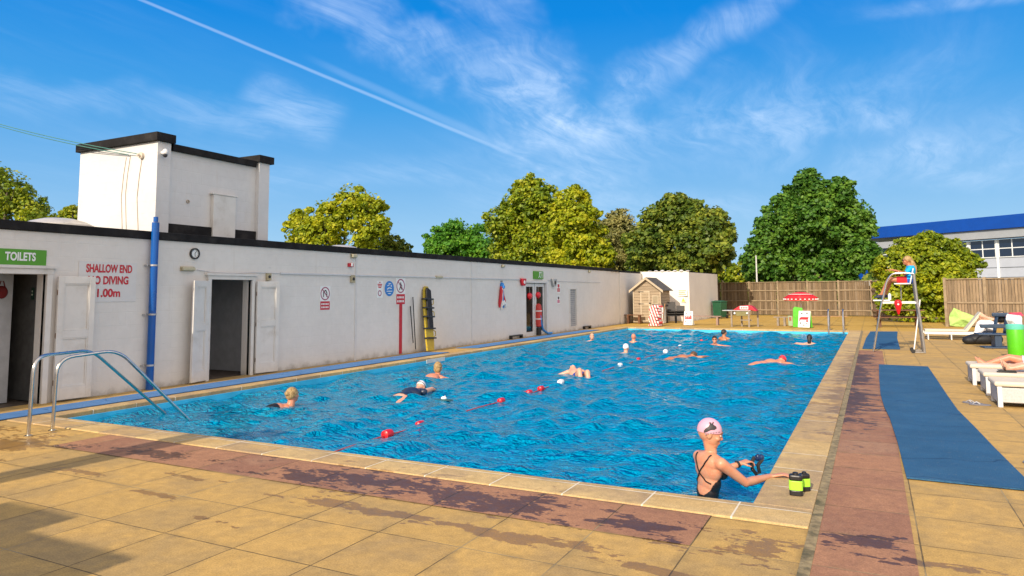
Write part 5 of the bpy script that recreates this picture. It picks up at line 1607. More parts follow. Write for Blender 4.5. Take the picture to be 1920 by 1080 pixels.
t_ = thing('rescue_float', 'red rescue float hanging from the rail of the lifeguard chair', 'rescue float', (p_.x, ya - .06, p_.z))
b = MB(); b.lathe([(.02, -.24), (.04, -.18), (.075, -.05), (.095, .04), (.08, .11), (.03, .14)], n=14); b.build('float', mat('float_red', (.62, .01, .015), .35), t_, True)
b = MB(); b.ell((0, -.090, .02), (.025, .02, .025), n=8, m=5); b.build('badge', M_SWHITE, t_)
p_ = L3(1668, 560, LY)
t_ = thing('water_bottle', 'small white bottle on the footplate of the lifeguard chair', 'bottle', (p_.x, LY - .2, fpz))
b = MB(); b.lathe([(.035, 0), (.038, .02), (.038, .13), (.02, .16), (.016, .18)], n=12); b.build('body', M_SWHITE, t_, True)
b = MB(); b.lathe([(.019, .181), (.019, .20)], n=10); b.build('cap', M_BLACK, t_)

# ------------------------------------------------------------ sunbeds, bin, bags on the right
M_WICK = mat('white_wicker', (.50, .50, .50), .6, var=.12, vs=40, bump=.5, bs=90)
M_CUSH = mat('cream_cushion', (.66, .58, .46), .8, var=.06, vs=3)


def wicker_bed(label, x0, y0, L=1.95, W=.66, h=.275):
    t_ = thing('wicker_sunbed', label, 'sunbed', (x0, y0, 0), R(0), 'white wicker sunbeds in a row')
    b = MB(); b.box(0, L, 0, W, .07, h); b.build('base', M_WICK, t_, bevel=.012)
    for (a_, c_) in ((.03, .03), (L - .03, .03), (.03, W - .03), (L - .03, W - .03)):
        b = MB(); b.box(a_ - .03, a_ + .03, c_ - .032, c_ + .032, 0, h + .012); b.build('leg', mat('white_resin', (.66, .66, .66), .5, var=.04), t_, bevel=.008)
    b = MB(); b.box(-.03, L, -.01, W + .01, h + .013, h + .08); b.build('cushion', M_CUSH, t_, bevel=.025)
    return t_


p1 = at(1872, 764, Z=0); p2_ = at(1848, 735, Z=0); p3 = at(1826, 724, Z=0)
wicker_bed('nearest white wicker sunbed at the right edge', p1.x, p1.y)
wicker_bed('middle white wicker sunbed of the three', at(1850, 742, Z=0).x, at(1850, 742, Z=0).y + .0)
wicker_bed('farthest of the three wicker sunbeds, under the outstretched legs', at(1828, 726, Z=0).x + 0.0, at(1828, 724, Z=0).y + .1)
BED = [(p1.x, p1.y), (at(1850, 742, Z=0).x, at(1850, 742, Z=0).y), (at(1828, 726, Z=0).x, at(1828, 724, Z=0).y + .1)]

# far white sunbed with raised back
s0 = at(1733, 629, Y=27.6); s1 = at(1812, 629, Y=27.2)
t_ = thing('sunlounger', 'white slatted sunlounger with raised back before the tall fence', 'sunlounger', (s0.x, 27.3, 0))
hh = at(1760, 617, Y=27.3).z; LL = at(1812, 620, Y=27.3).x - s0.x; bx = at(1838, 586, Y=27.3)
b = MB(); b.box(0, LL, -.3, .3, hh - .06, hh); b.build('bed', M_CUSH, t_, bevel=.015)
b = MB(); b.prism([(LL, hh - .06), (bx.x - s0.x, bx.z - .04), (bx.x - s0.x - .03, bx.z + .03), (LL - .06, hh)], 'y', -.3, .3); b.build('backrest', M_CUSH, t_, bevel=.012)
b = MB(); b.box(-.02, LL + .4, -.33, -.30, hh - .15, hh - .07); b.box(-.02, LL + .4, .30, .33, hh - .15, hh - .07); b.build('frame', M_SWHITE, t_)
for (a_, c_) in ((.08, -.3), (.08, .3), (LL * .62, -.3), (LL * .62, .3), (LL + .35, -.3), (LL + .35, .3)):
    b = MB(); b.cyl((a_, c_, 0), (a_, c_, hh - .15), .02, n=8); b.build('leg', M_SWHITE, t_)
b = MB(); b.box(0, LL, -.02, .02, .06, .09); b.build('stretcher', M_BLACK, t_)


def cloth(name, pts_px, Y, m, label, cat, thick=.02, depth=.12):
    """soft folded sheet with real thickness hung in the place"""
    c = sum((at(x_, y_, Y=Y) for x_, y_ in pts_px), Vector()) / len(pts_px)
    b = MB(); P_ = [at(x_, y_, Y=Y) - c for x_, y_ in pts_px]; n_ = len(P_)
    vs = []
    for w in (0, 1):
        for i, p in enumerate(P_): vs.append((p.x, (.5 - w) * thick + depth * math.sin(i * 1.9), p.z))
    vs += [(0, -thick - depth * .3, 0), (0, thick + depth * .2, 0)]
    fs = [(i, (i + 1) % n_, 2 * n_) for i in range(n_)] + [(n_ + (i + 1) % n_, n_ + i, 2 * n_ + 1) for i in range(n_)] + [(i, n_ + i, n_ + (i + 1) % n_, (i + 1) % n_) for i in range(n_)]
    b.add(vs, fs); o = b.build(name, m, None, True); o.location = c
    s_ = o.modifiers.new('sub', 'SUBSURF'); s_.subdivision_type = 'SIMPLE'; s_.levels = 3; s_.render_levels = 3
    tx_ = bpy.data.textures.new('folds', 'CLOUDS'); tx_.noise_scale = .16
    q_ = o.modifiers.new('folds', 'DISPLACE'); q_.texture = tx_; q_.strength = .07; q_.mid_level = .5
    q_ = o.modifiers.new('soft', 'SMOOTH'); q_.iterations = 3
    return tag(o, label, cat)


M_TOWG = mat('lime_towel', (.40, .60, .16), .9, var=.1, vs=5)
cloth('towel', [(1788, 577), (1804, 584), (1830, 594), (1822, 604), (1810, 613), (1794, 612), (1780, 610), (1780, 594)], 28.0, M_TOWG, 'lime green towel draped over the far side of the white sunlounger', 'towel')
cloth('towel', [(1840, 586), (1852, 594), (1870, 598), (1856, 602), (1838, 600), (1835, 592)], 26.8, mat('peach_towel', (.72, .42, .30), .9, var=.2, vs=9), 'crumpled peach towel on the sunlounger headrest', 'towel')
cloth('towel', [(1836, 600), (1856, 601), (1872, 606), (1866, 619), (1850, 622), (1838, 632), (1824, 628), (1830, 610)], 25.6, mat('white_towel', (.72, .72, .78), .9, var=.1, vs=9), 'white and dark patterned towel over the blue armchair', 'towel')
# two items: blue moulded armchair, black rucksack
M_BCH = mat('blue_resin', (.028, .055, .105), .45, var=.1)
p_ = at(1872, 654, Z=0)
t_ = thing('armchair', 'dark blue moulded garden seat with arm slots beside the green bin', 'garden chair', (p_.x, p_.y, 0), R(8))
W = .95
b = MB(); b.box(-.45, .38, 0, .5, .36, .41); b.build('seat', M_BCH, t_, bevel=.03)
b = MB(); b.prism([(-.38, .56), (.30, .56), (.36, .60), (.36, .64), (.28, .68), (-.40, .66)], 'y', .0, .10); b.build('arm', M_BCH, t_, bevel=.02)
for a_ in (.05, .30):
    b = MB(); b.bar((a_, .45, .41), (a_ + .10, .50, .90), .10, .04); b.build('back_slat', M_BCH, t_, bevel=.01)
b = MB(); b.box(.02, .48, .42, .50, .86, .97); b.build('back_rail', M_BCH, t_, bevel=.03)
b = MB(); b.box(-.05, .12, .05, .42, .04, .42); b.build('pedestal', M_BCH, t_, bevel=.02)
b = MB(); b.box(-.32, .42, .0, .48, 0, .045); b.build('foot', M_BCH, t_, bevel=.015)
p_ = at(1838, 646, Z=0)
t_ = thing('rucksack', 'black rucksack slumped on the ground under the towels', 'bag', (p_.x, p_.y + .1, 0), R(12))
b = MB(); b.ell((0, 0, .15), (.40, .22, .17), n=16, m=10); b.ell((.22, .05, .26), (.25, .2, .22), Matrix.Rotation(.25, 4, 'Y'), n=14, m=8); b.ell((-.28, -.05, .12), (.2, .16, .13), n=12, m=8); b.ell((.40, -.04, .16), (.2, .18, .17), n=12, m=8); b.build('bag', mat('black_nylon', (.010, .011, .014), .6, var=.3), t_, True)
b = MB(); b.tube([(-.2, -.2, .1), (-.1, -.26, .25), (.1, -.22, .38), (.2, -.05, .45)], .018, 6); b.build('strap', M_BLACK, t_, True)
# black bag on the chair
p_ = at(1877, 600, Y=24.2)
t_ = thing('black_bag', 'small black bag on top of the blue seat', 'bag', (p_.x, 24.2, p_.z))
b = MB(); b.ell((0, 0, .05), (.16, .12, .13), n=12, m=8); b.build('body', mat('black_nylon', (.010, .011, .014), .6), t_, True)
b = MB(); b.tube([(-.1, 0, .12), (-.05, 0, .24), (.06, 0, .24), (.1, 0, .12)], .012, 6); b.build('handle', M_BLACK, t_, True)
# green bin
p_ = at(1905, 674, Z=0)
t_ = thing('litter_bin', 'bright green cylindrical litter bin with turquoise rim', 'bin', (p_.x + .02, p_.y, 0))
M_LIME = mat('lime_bin', (.09, .50, .008), .4, var=.06)
zt_ = at(1905, 614, Y=p_.y).z; rb = (at(1920, 640, Y=p_.y).x - at(1887, 640, Y=p_.y).x) / 2 * 1.03
b = MB(); b.lathe([(rb * .9, .0), (rb * .96, .04), (rb, zt_ - .03), (rb * .94, zt_)], n=32); b.build('body', M_LIME, t_, True)
b = MB(); b.lathe([(rb * 1.01, zt_ - .04), (rb * 1.05, zt_ + .0), (rb * 1.03, zt_ + .06), (rb * .8, zt_ + .075), (rb * .76, zt_ + .03)], n=32); b.build('rim', mat('turquoise_rim', (.12, .55, .42), .4), t_, True)
cloth('towel', [(1888, 588), (1917, 592), (1917, 612), (1905, 616), (1893, 610), (1886, 600)], 22.4, mat('grey_white_towel', (.55, .60, .66), .9, var=.3, vs=14), 'pale towel heaped behind the green bin', 'towel')
cloth('towel', [(1893, 586), (1917, 586), (1919, 592), (1900, 594), (1886, 594)], 23.0, mat('pink_towel', (.60, .06, .12), .9, var=.2), 'pink towel lying above the pale one by the green bin', 'towel')
# flip flops
for k, (x_, y_, rz_, lab) in enumerate(((1824, 757, 65, 'left grey flip-flop on the paving by the wicker sunbeds'), (1838, 760, 85, 'right grey flip-flop on the paving by the wicker sunbeds'))):
    p_ = at(x_, y_, Z=0)
    t_ = thing('flip_flop', lab, 'flip-flop', (p_.x, p_.y, .001), R(rz_), 'pair of grey flip-flops')
    b = MB(); out = [(.050 * math.sin(a_) * (1.0 + .18 * math.cos(a_)), .135 * math.cos(a_)) for a_ in np.linspace(0, 2 * math.pi, 18)[:-1]]
    b.prism(out, 'z', 0, .018); b.build('sole', mat('grey_rubber', (.17, .17, .20), .7), t_, bevel=.004)
    b = MB(); b.tube([(-.045, 0, .02), (-.02, .04, .045), (0, .085, .02), (.02, .04, .045), (.045, 0, .02)], .006, 5); b.build('strap', mat('pale_strap', (.5, .5, .52), .5), t_)
p_ = at(1915, 872, Z=0)
t_ = thing('manhole_cover', 'small round grey cover set in the paving by the right edge', 'cover', (at(1920, 868, Z=0).x + .12, at(1920, 868, Z=0).y, 0))
b = MB(); b.lathe([(.13, .002), (.13, .010), (.11, .012)], n=20); b.build('plate', mat('grey_rubber', (.17, .17, .20), .7), t_)
# things on the coping by the woman
zc_ = .015
for k, (x_, y_, h_, lab, rz_) in enumerate(((1493, 928, .175, 'nearer black and lime green shaker bottle on the coping', 5), (1509, 920, .15, 'farther black and lime green shaker bottle on the coping', 30))):
    p_ = at(x_, y_, Z=zc_)
    t_ = thing('drinks_bottle', lab, 'bottle', (p_.x, p_.y, zc_), R(rz_), 'pair of black and lime bottles')
    w_ = .052 if k == 0 else .041
    def rr(s_, z0, z1):
        b = MB(); out = [(math.copysign(abs(math.cos(a_)) ** .45, math.cos(a_)) * s_, math.copysign(abs(math.sin(a_)) ** .45, math.sin(a_)) * s_ * .75) for a_ in np.linspace(0, 2 * math.pi, 25)[:-1]]
        return b.prism(out, 'z', z0, z1)
    rr(w_ * .98, 0, h_ * .24).build('base', M_BLACK, t_, bevel=.006)
    rr(w_, h_ * .241, h_ * .66).build('band', mat('lime_band', (.38, .85, .05), .45, var=.04), t_, bevel=.004)
    rr(w_ * .97, h_ * .661, h_ * .92).build('top', M_BLACK, t_, bevel=.012)
    b = MB(); b.lathe([(w_ * .45, h_ * .921), (w_ * .42, h_), (w_ * .30, h_ * 1.02)], n=14); b.build('cap', M_BLACK, t_, True)
# ------------------------------------------------------------ people
from mathutils.bvhtree import BVHTree


def skin_mat(name, col, red=.0):
    m = bpy.data.materials.new(name); m.use_nodes = True
    g = NG(m.node_tree); b = g.n['Principled BSDF']
    tc = g.new('ShaderNodeNewGeometry').outputs['Position']
    f = g.noise(tc, 14, 4, .6)
    c = g.mix(g.rng(f, .35, .65), c4(col), (min(1, col[0] * 1.06), col[1] * .86, col[2] * .80, 1))
    g.set(b, 'Base Color', c)
    b.inputs['Roughness'].default_value = .42
    b.inputs['Subsurface Weight'].default_value = .12
    b.inputs['Subsurface Radius'].default_value = (.012, .004, .002)
    b.inputs['Subsurface Scale'].default_value = 1.0
    g.set(b, 'Normal', g.bump(g.noise(tc, 120, 3), .12, .004))
    return m


SK1 = skin_mat('skin_fair', (.55, .28, .17))
SK2 = skin_mat('skin_pink', (.58, .26, .16))
SK3 = skin_mat('skin_tan', (.44, .19, .09))
SKP = skin_mat('skin_pale', (.62, .37, .26))


def hair_mat(name, a, b_):
    m = bpy.data.materials.new(name); m.use_nodes = True
    g = NG(m.node_tree); q = g.n['Principled BSDF']
    tc = g.new('ShaderNodeTexCoord').outputs['Object']
    f = g.noise(g.mapping(tc, (0, 0, 0), (40, 12, 8)), 3, 4, .6)
    g.set(q, 'Base Color', g.mix(g.rng(f, .35, .65), c4(a), c4(b_))); q.inputs['Roughness'].default_value = .5
    g.set(q, 'Normal', g.bump(f, .6, .01))
    return m


H_BLD = hair_mat('blonde_hair', (.20, .11, .035), (.52, .36, .15))
H_BRN = hair_mat('brown_hair', (.05, .025, .012), (.14, .075, .035))
H_DRK = hair_mat('dark_hair', (.010, .008, .007), (.03, .022, .018))
M_SUIT = mat('black_swimsuit', (.010, .010, .012), .38, var=.2)
M_NAVY = mat('navy_wetsuit', (.015, .025, .055), .4, var=.2)
M_PINK = mat('pink_swim_cap', (.66, .36, .47), .35, var=.04, vs=5)
M_WCAP = mat('white_swim_cap', (.76, .76, .78), .35, var=.04)
M_RCAP = mat('red_swim_cap', (.68, .03, .05), .35, var=.05)


def frameM(o, fwd, up=(0, 0, 1)):
    f = Vector(fwd).normalized(); u = Vector(up); r = f.cross(u).normalized(); u = r.cross(f)
    return Matrix(((r.x, f.x, u.x, o[0]), (r.y, f.y, u.y, o[1]), (r.z, f.z, u.z, o[2]), (0, 0, 0, 1)))


def ID(): return Matrix.Identity(4)


class Body:
    """soft primitives fused into one continuous skin"""
    def __init__(s): s.b = MB()

    def cap(s, p, q, r0, r1=None):
        r1 = r0 if r1 is None else r1
        s.b.cyl(p, q, r0, r1, 16); s.b.ell(p, r0, n=16, m=10); s.b.ell(q, r1, n=16, m=10); return s

    def chain(s, pts, rs):
        for (p, q, a, b_) in zip(pts, pts[1:], rs, rs[1:]): s.cap(p, q, a, b_)
        return s

    def ell(s, c, r, M=None): s.b.ell(c, r, M, 22, 14); return s

    def head(s, M, neck=.13, k=1.0, face=True):
        e = lambda c, r: s.b.ell(Vector(c) * k, tuple(v * k for v in r), M, 24, 16)
        e((0, -.018, .018), (.076, .095, .100)); e((0, .02, -.02), (.066, .074, .088)); e((0, .048, -.075), (.043, .040, .034)); e((0, .03, -.055), (.056, .055, .040))
        if face:
            T = lambda v: M @ (Vector(v) * k)
            s.cap(T((0, .084, .022)), T((0, .101, -.010)), .008 * k, .0115 * k)
            e((0, .089, -.048), (.024, .011, .007)); e((0, .087, -.059), (.021, .011, .007))
            e((0, .079, .040), (.050, .018, .010)); e((0, .08, -.085), (.020, .012, .012))
            for q in (-1, 1): e((q * .040, .066, -.012), (.024, .022, .020)); e((q * .077, -.004, -.006), (.010, .020, .032))
        if neck: s.cap(M @ Vector((0, -.02, -.05)) , M @ Vector((0, -.035, -.05 - neck)), .056 * k, .062 * k)
        return s

    def hand(s, w, d, n, curl=.5, k=1.0, side=1):
        """palm and five separate fingers; d along the hand, n out of the back of the hand"""
        d = Vector(d).normalized(); n = Vector(n); n = (n - d * n.dot(d)).normalized(); t = d.cross(n) * side
        w = Vector(w)
        for j, u in enumerate((-.027, -.009, .009, .027)):
            s.cap(w + t * u * .6 * k, w + d * .085 * k + t * u * k, .013 * k, .011 * k)
            L = (.030, .034, .033, .025)[j] * k; c = w + d * .088 * k + t * u * 1.12 * k; a = curl * (.55 + .1 * j)
            for seg in range(3):
                dirv = d * math.cos(a) - n * math.sin(a) + t * (u * 1.2)
                e = c + dirv.normalized() * L; s.cap(c, e, (.0088 - .0006 * seg) * k, (.0082 - .0006 * seg) * k); c = e; a += curl * .75; L *= .82
        b0 = w + d * .020 * k - t * .024 * k; b1 = b0 + (d * .45 - t * .75 - n * .3).normalized() * .042 * k; b2 = b1 + (d * .85 - t * .3 - n * .45).normalized() * .032 * k
        s.cap(b0, b1, .013 * k, .010 * k); s.cap(b1, b2, .010 * k, .0085 * k)
        return s

    def foot(s, ankle, d, k=1.0, up=(0, 0, 1)):
        d = Vector(d).normalized(); u = Vector(up); a = Vector(ankle); t = d.cross(u).normalized(); u = t.cross(d)
        s.cap(a - d * .035 * k - u * .045 * k, a + d * .05 * k - u * .045 * k, .034 * k, .033 * k)
        s.cap(a, a + d * .11 * k - u * .05 * k, .036 * k, .026 * k)
        for j, q in enumerate((-.030, -.014, .002, .017, .030)):
            s.cap(a + d * .06 * k + t * q * .7 * k - u * .058 * k, a + d * (.165 - .008 * abs(j - 0)) * k + t * q * k - u * .064 * k, .020 * k, (.012 if j == 0 else .009) * k)
        return s

    def build(s, parent, m, voxel=.010, smooth=4, name='body'):
        off = parent.location
        me = bpy.data.meshes.new('tmp'); me.from_pydata([tuple(Vector(v) - off) for v in s.b.v], [], s.b.f); me.update()
        bm = bmesh.new(); bm.from_mesh(me); bmesh.ops.recalc_face_normals(bm, faces=bm.faces); bm.to_mesh(me); bm.free()
        tmp = bpy.data.objects.new('tmp', me); COL.objects.link(tmp)
        r = tmp.modifiers.new('r', 'REMESH'); r.mode = 'VOXEL'; r.voxel_size = voxel; r.use_smooth_shade = True
        q = tmp.modifiers.new('s', 'SMOOTH'); q.factor = .5; q.iterations = smooth
        dg = bpy.context.evaluated_depsgraph_get()
        out = bpy.data.meshes.new_from_object(tmp.evaluated_get(dg))
        bpy.data.objects.remove(tmp); bpy.data.meshes.remove(me)
        out.name = name; out.materials.clear(); out.materials.append(m)
        out.polygons.foreach_set('use_smooth', [True] * len(out.polygons))
        o = bpy.data.objects.new(name, out); COL.objects.link(o); o.parent = parent
        return o


def cover(body, parent, name, m, pred, off=.004, sub=False):
    """clothing: the part of the skin chosen by pred(world point), lifted off it and given thickness"""
    me = body.data; o = parent.location
    keep = [p for p in me.polygons if pred(p.center + o)]
    if sub:      # largest connected piece only
        root_ = {}
        def fd(a):
            while root_[a] != a: root_[a] = root_[root_[a]]; a = root_[a]
            return a
        for p in keep:
            for i in p.vertices: root_.setdefault(i, i)
            for i in p.vertices[1:]: root_[fd(i)] = fd(p.vertices[0])
        cnt = {}
        for p in keep: k_ = fd(p.vertices[0]); cnt[k_] = cnt.get(k_, 0) + 1
        top_ = max(cnt, key=cnt.get); keep = [p for p in keep if fd(p.vertices[0]) == top_]
    vid, vs, fs = {}, [], []
    for p in keep:
        f = []
        for i in p.vertices:
            if i not in vid:
                vid[i] = len(vs); v = me.vertices[i]; vs.append(v.co + v.normal * off)
            f.append(vid[i])
        fs.append(f)
    if not fs: return None
    nm = bpy.data.meshes.new(name); nm.from_pydata([tuple(v) for v in vs], [], fs); nm.update(); nm.materials.append(m)
    nm.polygons.foreach_set('use_smooth', [True] * len(nm.polygons))
    c = bpy.data.objects.new(name, nm); COL.objects.link(c); c.parent = parent
    return c


def cap_shell(parent, M, name, m, r=(.083, .104, .106), c=(0, -.018, .020), zmin=-.05, tilt=18, seam=False):
    b = MB(); Mt = M @ Matrix.Translation(c) @ Matrix.Rotation(R(tilt), 4, 'X')
    b.ell((0, 0, 0), r, Mt, 28, 16, zmin)
    return b.build(name, m, parent, True, world=True)


def goggles(parent, M, m=None):
    b = MB()
    for q in (-1, 1): b.ell((q * .033, .088, .018), (.024, .016, .016), M, 12, 8)
    b.bar(M @ Vector((-.02, .10, .02)), M @ Vector((.02, .10, .02)), .006, .006)
    pts = [M @ Vector((.084 * math.cos(a_), -.018 + .106 * math.sin(a_), .022)) for a_ in np.linspace(R(60) - 2 * math.pi + R(60), R(60), 24)]
    b.tube(pts, .006, 5)
    return b.build('goggles', m or M_BLACK, parent, True, world=True)


def eyes(parent, M, k=1.0):
    b = MB()
    for q in (-1, 1): b.ell((q * .031, .083, .019), (.0125, .009, .007), M, 10, 6)
    e = b.build('eyes', mat('eye_white', (.6, .58, .55), .2), parent, True, world=True)
    b = MB()
    for q in (-1, 1): b.ell((q * .031, .0905, .019), (.0055, .003, .0055), M, 8, 6)
    b.build('iris', mat('iris', (.03, .02, .015), .2), e, True).matrix_local = Matrix.Translation(-parent.location)
    b = MB()
    for q in (-1, 1): b.tube([M @ Vector((q * .048, .076, .040)), M @ Vector((q * .032, .090, .046)), M @ Vector((q * .016, .093, .040))], .0035, 5)
    b.build('eyebrows', H_BRN, parent, True, world=True)


# ---- woman with the pink cap, standing in the water at the corner
Yc = 6.30
F = Vector((.66, .75, 0)).normalized(); Lr = Vector((F.y, -F.x, 0))    # Lr: towards her right side
neck = at(1331, 850, Y=Yc); waist = at(1327, 928, Y=Yc); chest = at(1329, 885, Y=Yc)
hw = thing('person', 'woman in pink swimming cap and black swimsuit standing at the pool corner', 'person', (waist.x, Yc, -1.15))
B_ = Body()
shR = neck + Lr * .155 - F * .005 + Vector((0, 0, -.055)); shL = neck - Lr * .155 + F * .0 + Vector((0, 0, -.055))
U = Vector((0, 0, 1))
Mb_ = frameM((chest.x, Yc, chest.z), F)
pel = Vector((waist.x + .0, Yc + .0, waist.z - .19))
B_.ell((0, .0, .035), (.150, .088, .13), Mb_)                     # rib cage
B_.ell((0, -.025, .09), (.150, .060, .085), Mb_)                 # shoulder blades
B_.ell((0, .0, -.075), (.122, .080, .12), Mb_)
for q in (-1, 1): B_.ell((q * .068, .085, .0), (.055, .050, .055), Mb_)
Mw = frameM(waist, F)
B_.ell((0, 0, .03), (.112, .078, .11), Mw); B_.ell((0, -.01, -.10), (.150, .098, .12), Mw); B_.ell((0, -.02, -.19), (.165, .112, .12), Mw)
B_.cap(shR, shL, .052); B_.cap(neck + Vector((0, 0, -.012)), shR, .040, .048); B_.cap(neck + Vector((0, 0, -.012)), shL, .040, .048)
hd = at(1329, 813, Y=Yc) + F * .02
HF = Vector((.955, .16, -.36))
Mh = frameM((hd.x, Yc + .01, hd.z), HF, U)
B_.head(Mh, 0)
B_.cap(Mh @ Vector((0, -.018, -.03)), neck + F * .015 + Vector((0, 0, .01)), .048, .050)
# right arm out to the coping
hC = at(1466, 888, Z=.050)
wr_ = at(1445, 893, Y=hC.y - .015)
best = None
for yy in np.linspace(5.95, 7.0, 200):
    e = at(1398, 905, Y=yy); dd_ = abs((e - shR).length - .285) + abs((e - wr_).length - .25) * .6
    if best is None or dd_ < best[0]: best = (dd_, e)
elR = best[1]
B_.chain([shR, shR.lerp(elR, .45), elR], [.052, .044, .036]); B_.chain([elR, elR.lerp(wr_, .3), wr_], [.036, .038, .023])
hd_dir = (hC - wr_)
B_.hand(wr_ + hd_dir.normalized() * .01, hd_dir.normalized() + Vector((.1, .1, -.05)), (0, 0, 1), .32, .95, 1)
# left arm in front holding the goggles
hL = at(1408, 862, Y=6.80); wL = at(1388, 869, Y=6.72); elL = at(1352, 884, Y=6.60)
B_.chain([shL, shL.lerp(elL, .5), elL], [.050, .043, .035]); B_.chain([elL, elL.lerp(wL, .35), wL], [.036, .035, .023])
B_.hand(wL, (hL - wL), (-.1, -.25, 1), .75, .95, -1)
# hips and legs under water
for q in (-1, 1):
    hp = pel + Lr * q * .085; kn = hp + Vector((0, 0, -.42)) + F * .04; an = Vector((kn.x - F.x * .05, kn.y - F.y * .05, -1.06 - .03))
    B_.chain([hp, hp.lerp(kn, .5), kn], [.088, .070, .052]); B_.chain([kn, kn.lerp(an, .35), an], [.052, .052, .034]); B_.foot(an, F)
hb = B_.build(hw, SK1, .0060, 5)
inv = frameM(neck, F).inverted()


def suit_pred(p):
    v = inv @ p; l, f, z = v
    if z < -.62: return False
    if abs(l) > .170 or f > .165: return False
    for (a_, e_, w_) in ((shR, elR, wr_), (shL, elL, wL)):
        for (p0_, p1_) in ((a_, e_), (e_, w_)):
            t__ = max(0, min(1, (p - p0_).dot(p1_ - p0_) / (p1_ - p0_).length_squared))
            if (p - p0_.lerp(p1_, t__)).length < .057 and t__ > .12: return False
    if f > -.015: return z < -.150 - max(0, .05 - f) * .8
    side = min(1, abs(l) / .125)
    return z < -.335 + .175 * side ** 2.2


su_ = cover(hb, hw, 'swimsuit', M_SUIT, suit_pred, .0035, True)
bv = BVHTree.FromPolygons([v.co for v in hb.data.vertices], [tuple(p.vertices) for p in hb.data.polygons])
Mn = frameM(neck, F)


def on_back(l, z, lift=.004, frm=-1):
    o = Mn @ Vector((l, frm * .5, z)) - hw.location
    h, n, i, dd_ = bv.ray_cast(o, F * -frm)
    return (h + n * lift) if h is not None else None


for name_, path in (('strap', [(-.085, -.005), (-.082, -.03), (-.055, -.10), (-.015, -.165), (.04, -.215), (.095, -.235)]), ('strap', [(.075, -.0), (.072, -.03), (.03, -.09), (-.02, -.15), (-.070, -.21), (-.105, -.25)])):
    pts = []
    dense = []
    for (a_, c_) in zip(path, path[1:]):
        for q in range(5): dense.append((a_[0] + (c_[0] - a_[0]) * q / 5, a_[1] + (c_[1] - a_[1]) * q / 5))
    for l_, z_ in dense:
        h = on_back(l_, z_)
        if h is not None: pts.append(h)
    if len(pts) > 3:
        b = MB(); b.tube(pts, .0065, 6); b.build('strap', M_SUIT, hw, True)
cap_o = cap_shell(hw, Mh, 'swim_cap', M_PINK, (.0835, .1055, .108), (0, -.017, .021), -.10, 16)
# dark rabbit-like motif and lettering band on the side of the cap
bvc = BVHTree.FromPolygons([v.co for v in cap_o.data.vertices], [tuple(p.vertices) for p in cap_o.data.polygons])
dirc = (Vector((0, 0, EYE)) - Mh.translation).normalized()
Mc = frameM(Mh.translation - hw.location, -dirc)


def capmark(name, outline, m, parent, lift=.0015):
    """thin print wrapped onto the near side of the cap"""
    b = MB(); vs = []; cx0 = sum(p[0] for p in outline) / len(outline); cz0 = sum(p[1] for p in outline) / len(outline)
    pts = []
    for rr_ in (1.0, .66, .33):
        for (u_, v_) in outline: pts.append((cx0 + (u_ - cx0) * rr_, cz0 + (v_ - cz0) * rr_))
    pts.append((cx0, cz0))
    for (u_, v_) in pts:
        h, n, i, dd_ = bvc.ray_cast(Mc @ Vector((u_, -.4, v_)), -dirc)
        if h is None: h, n = Mc @ Vector((u_, -.09, v_)), dirc
        vs.append(h + n * lift)
    k = len(outline); fs = []
    for r_ in range(2): fs += [(r_ * k + i, r_ * k + (i + 1) % k, (r_ + 1) * k + (i + 1) % k, (r_ + 1) * k + i) for i in range(k)]
    fs += [(2 * k + i, 2 * k + (i + 1) % k, 3 * k) for i in range(k)]
    b.add(vs, fs); o = b.build(name, m, parent, True); return o


capmark('cap_print', [(-.056, .020), (-.040, .040), (-.018, .056), (-.004, .074), (-.010, .092), (.004, .092), (.012, .080), (.022, .098), (.030, .094), (.024, .074), (.048, .060), (.052, .044), (.034, .030), (.000, .026), (-.030, .010), (-.054, .004)], mat('cap_ink', (.03, .025, .03), .5), hw)
for k in range(6):
    x_ = -.048 + .022 * k
    capmark('cap_print', [(x_, -.012 + .004 * k), (x_ + .014, -.010 + .004 * k), (x_ + .014, .000 + .004 * k), (x_, -.002 + .004 * k)], mat('cap_ink_grey', (.30, .20, .25), .5), hw)
eyes(hw, Mh)
# wristbands and goggles in her hand
t_ = thing('wristband', "black wristband on the cap-wearing woman's far wrist", 'wristband', wL)
b = MB(); ax = (wL - elL).normalized(); b.cyl(wL - ax * .035, wL - ax * .012, .0295, .0275, 16); b.build('band', M_BLACK, t_, True, world=True)
b = MB(); b.ell((0, 0, 0), (.016, .016, .008), Matrix.Translation(wL - ax * .024 + Vector((-.012, -.01, .026)))); b.build('dial', M_BLACK, t_, True, world=True)
t_ = thing('swim_goggles', 'black and blue swimming goggles held over the water', 'goggles', hL)
b = MB(); g0 = at(1423, 858, Y=6.84); g1 = at(1417, 880, Y=6.82)
for dx_ in (-.012, .018): b.ell((0, 0, 0), (.026, .022, .034), Matrix.Translation(g0 + Vector((dx_, 0, 0))) @ Matrix.Rotation(.4, 4, 'Y'), 14, 8)
b.build('lens', mat('blue_lens', (.01, .03, .10), .08), t_, True, world=True)
b = MB(); b.tube([g0 + Vector((-.04, 0, .0)), at(1409, 868, Y=6.80), at(1411, 880, Y=6.80), at(1418, 889, Y=6.82), at(1424, 886, Y=6.83), at(1421, 872, Y=6.82), g0 + Vector((.03, 0, -.01))], .017, 8)
b.build('strap', M_BLACK, t_, True, world=True)


# ---- swimmers
def wpt(x, y): return at(x, y, Z=WZ)


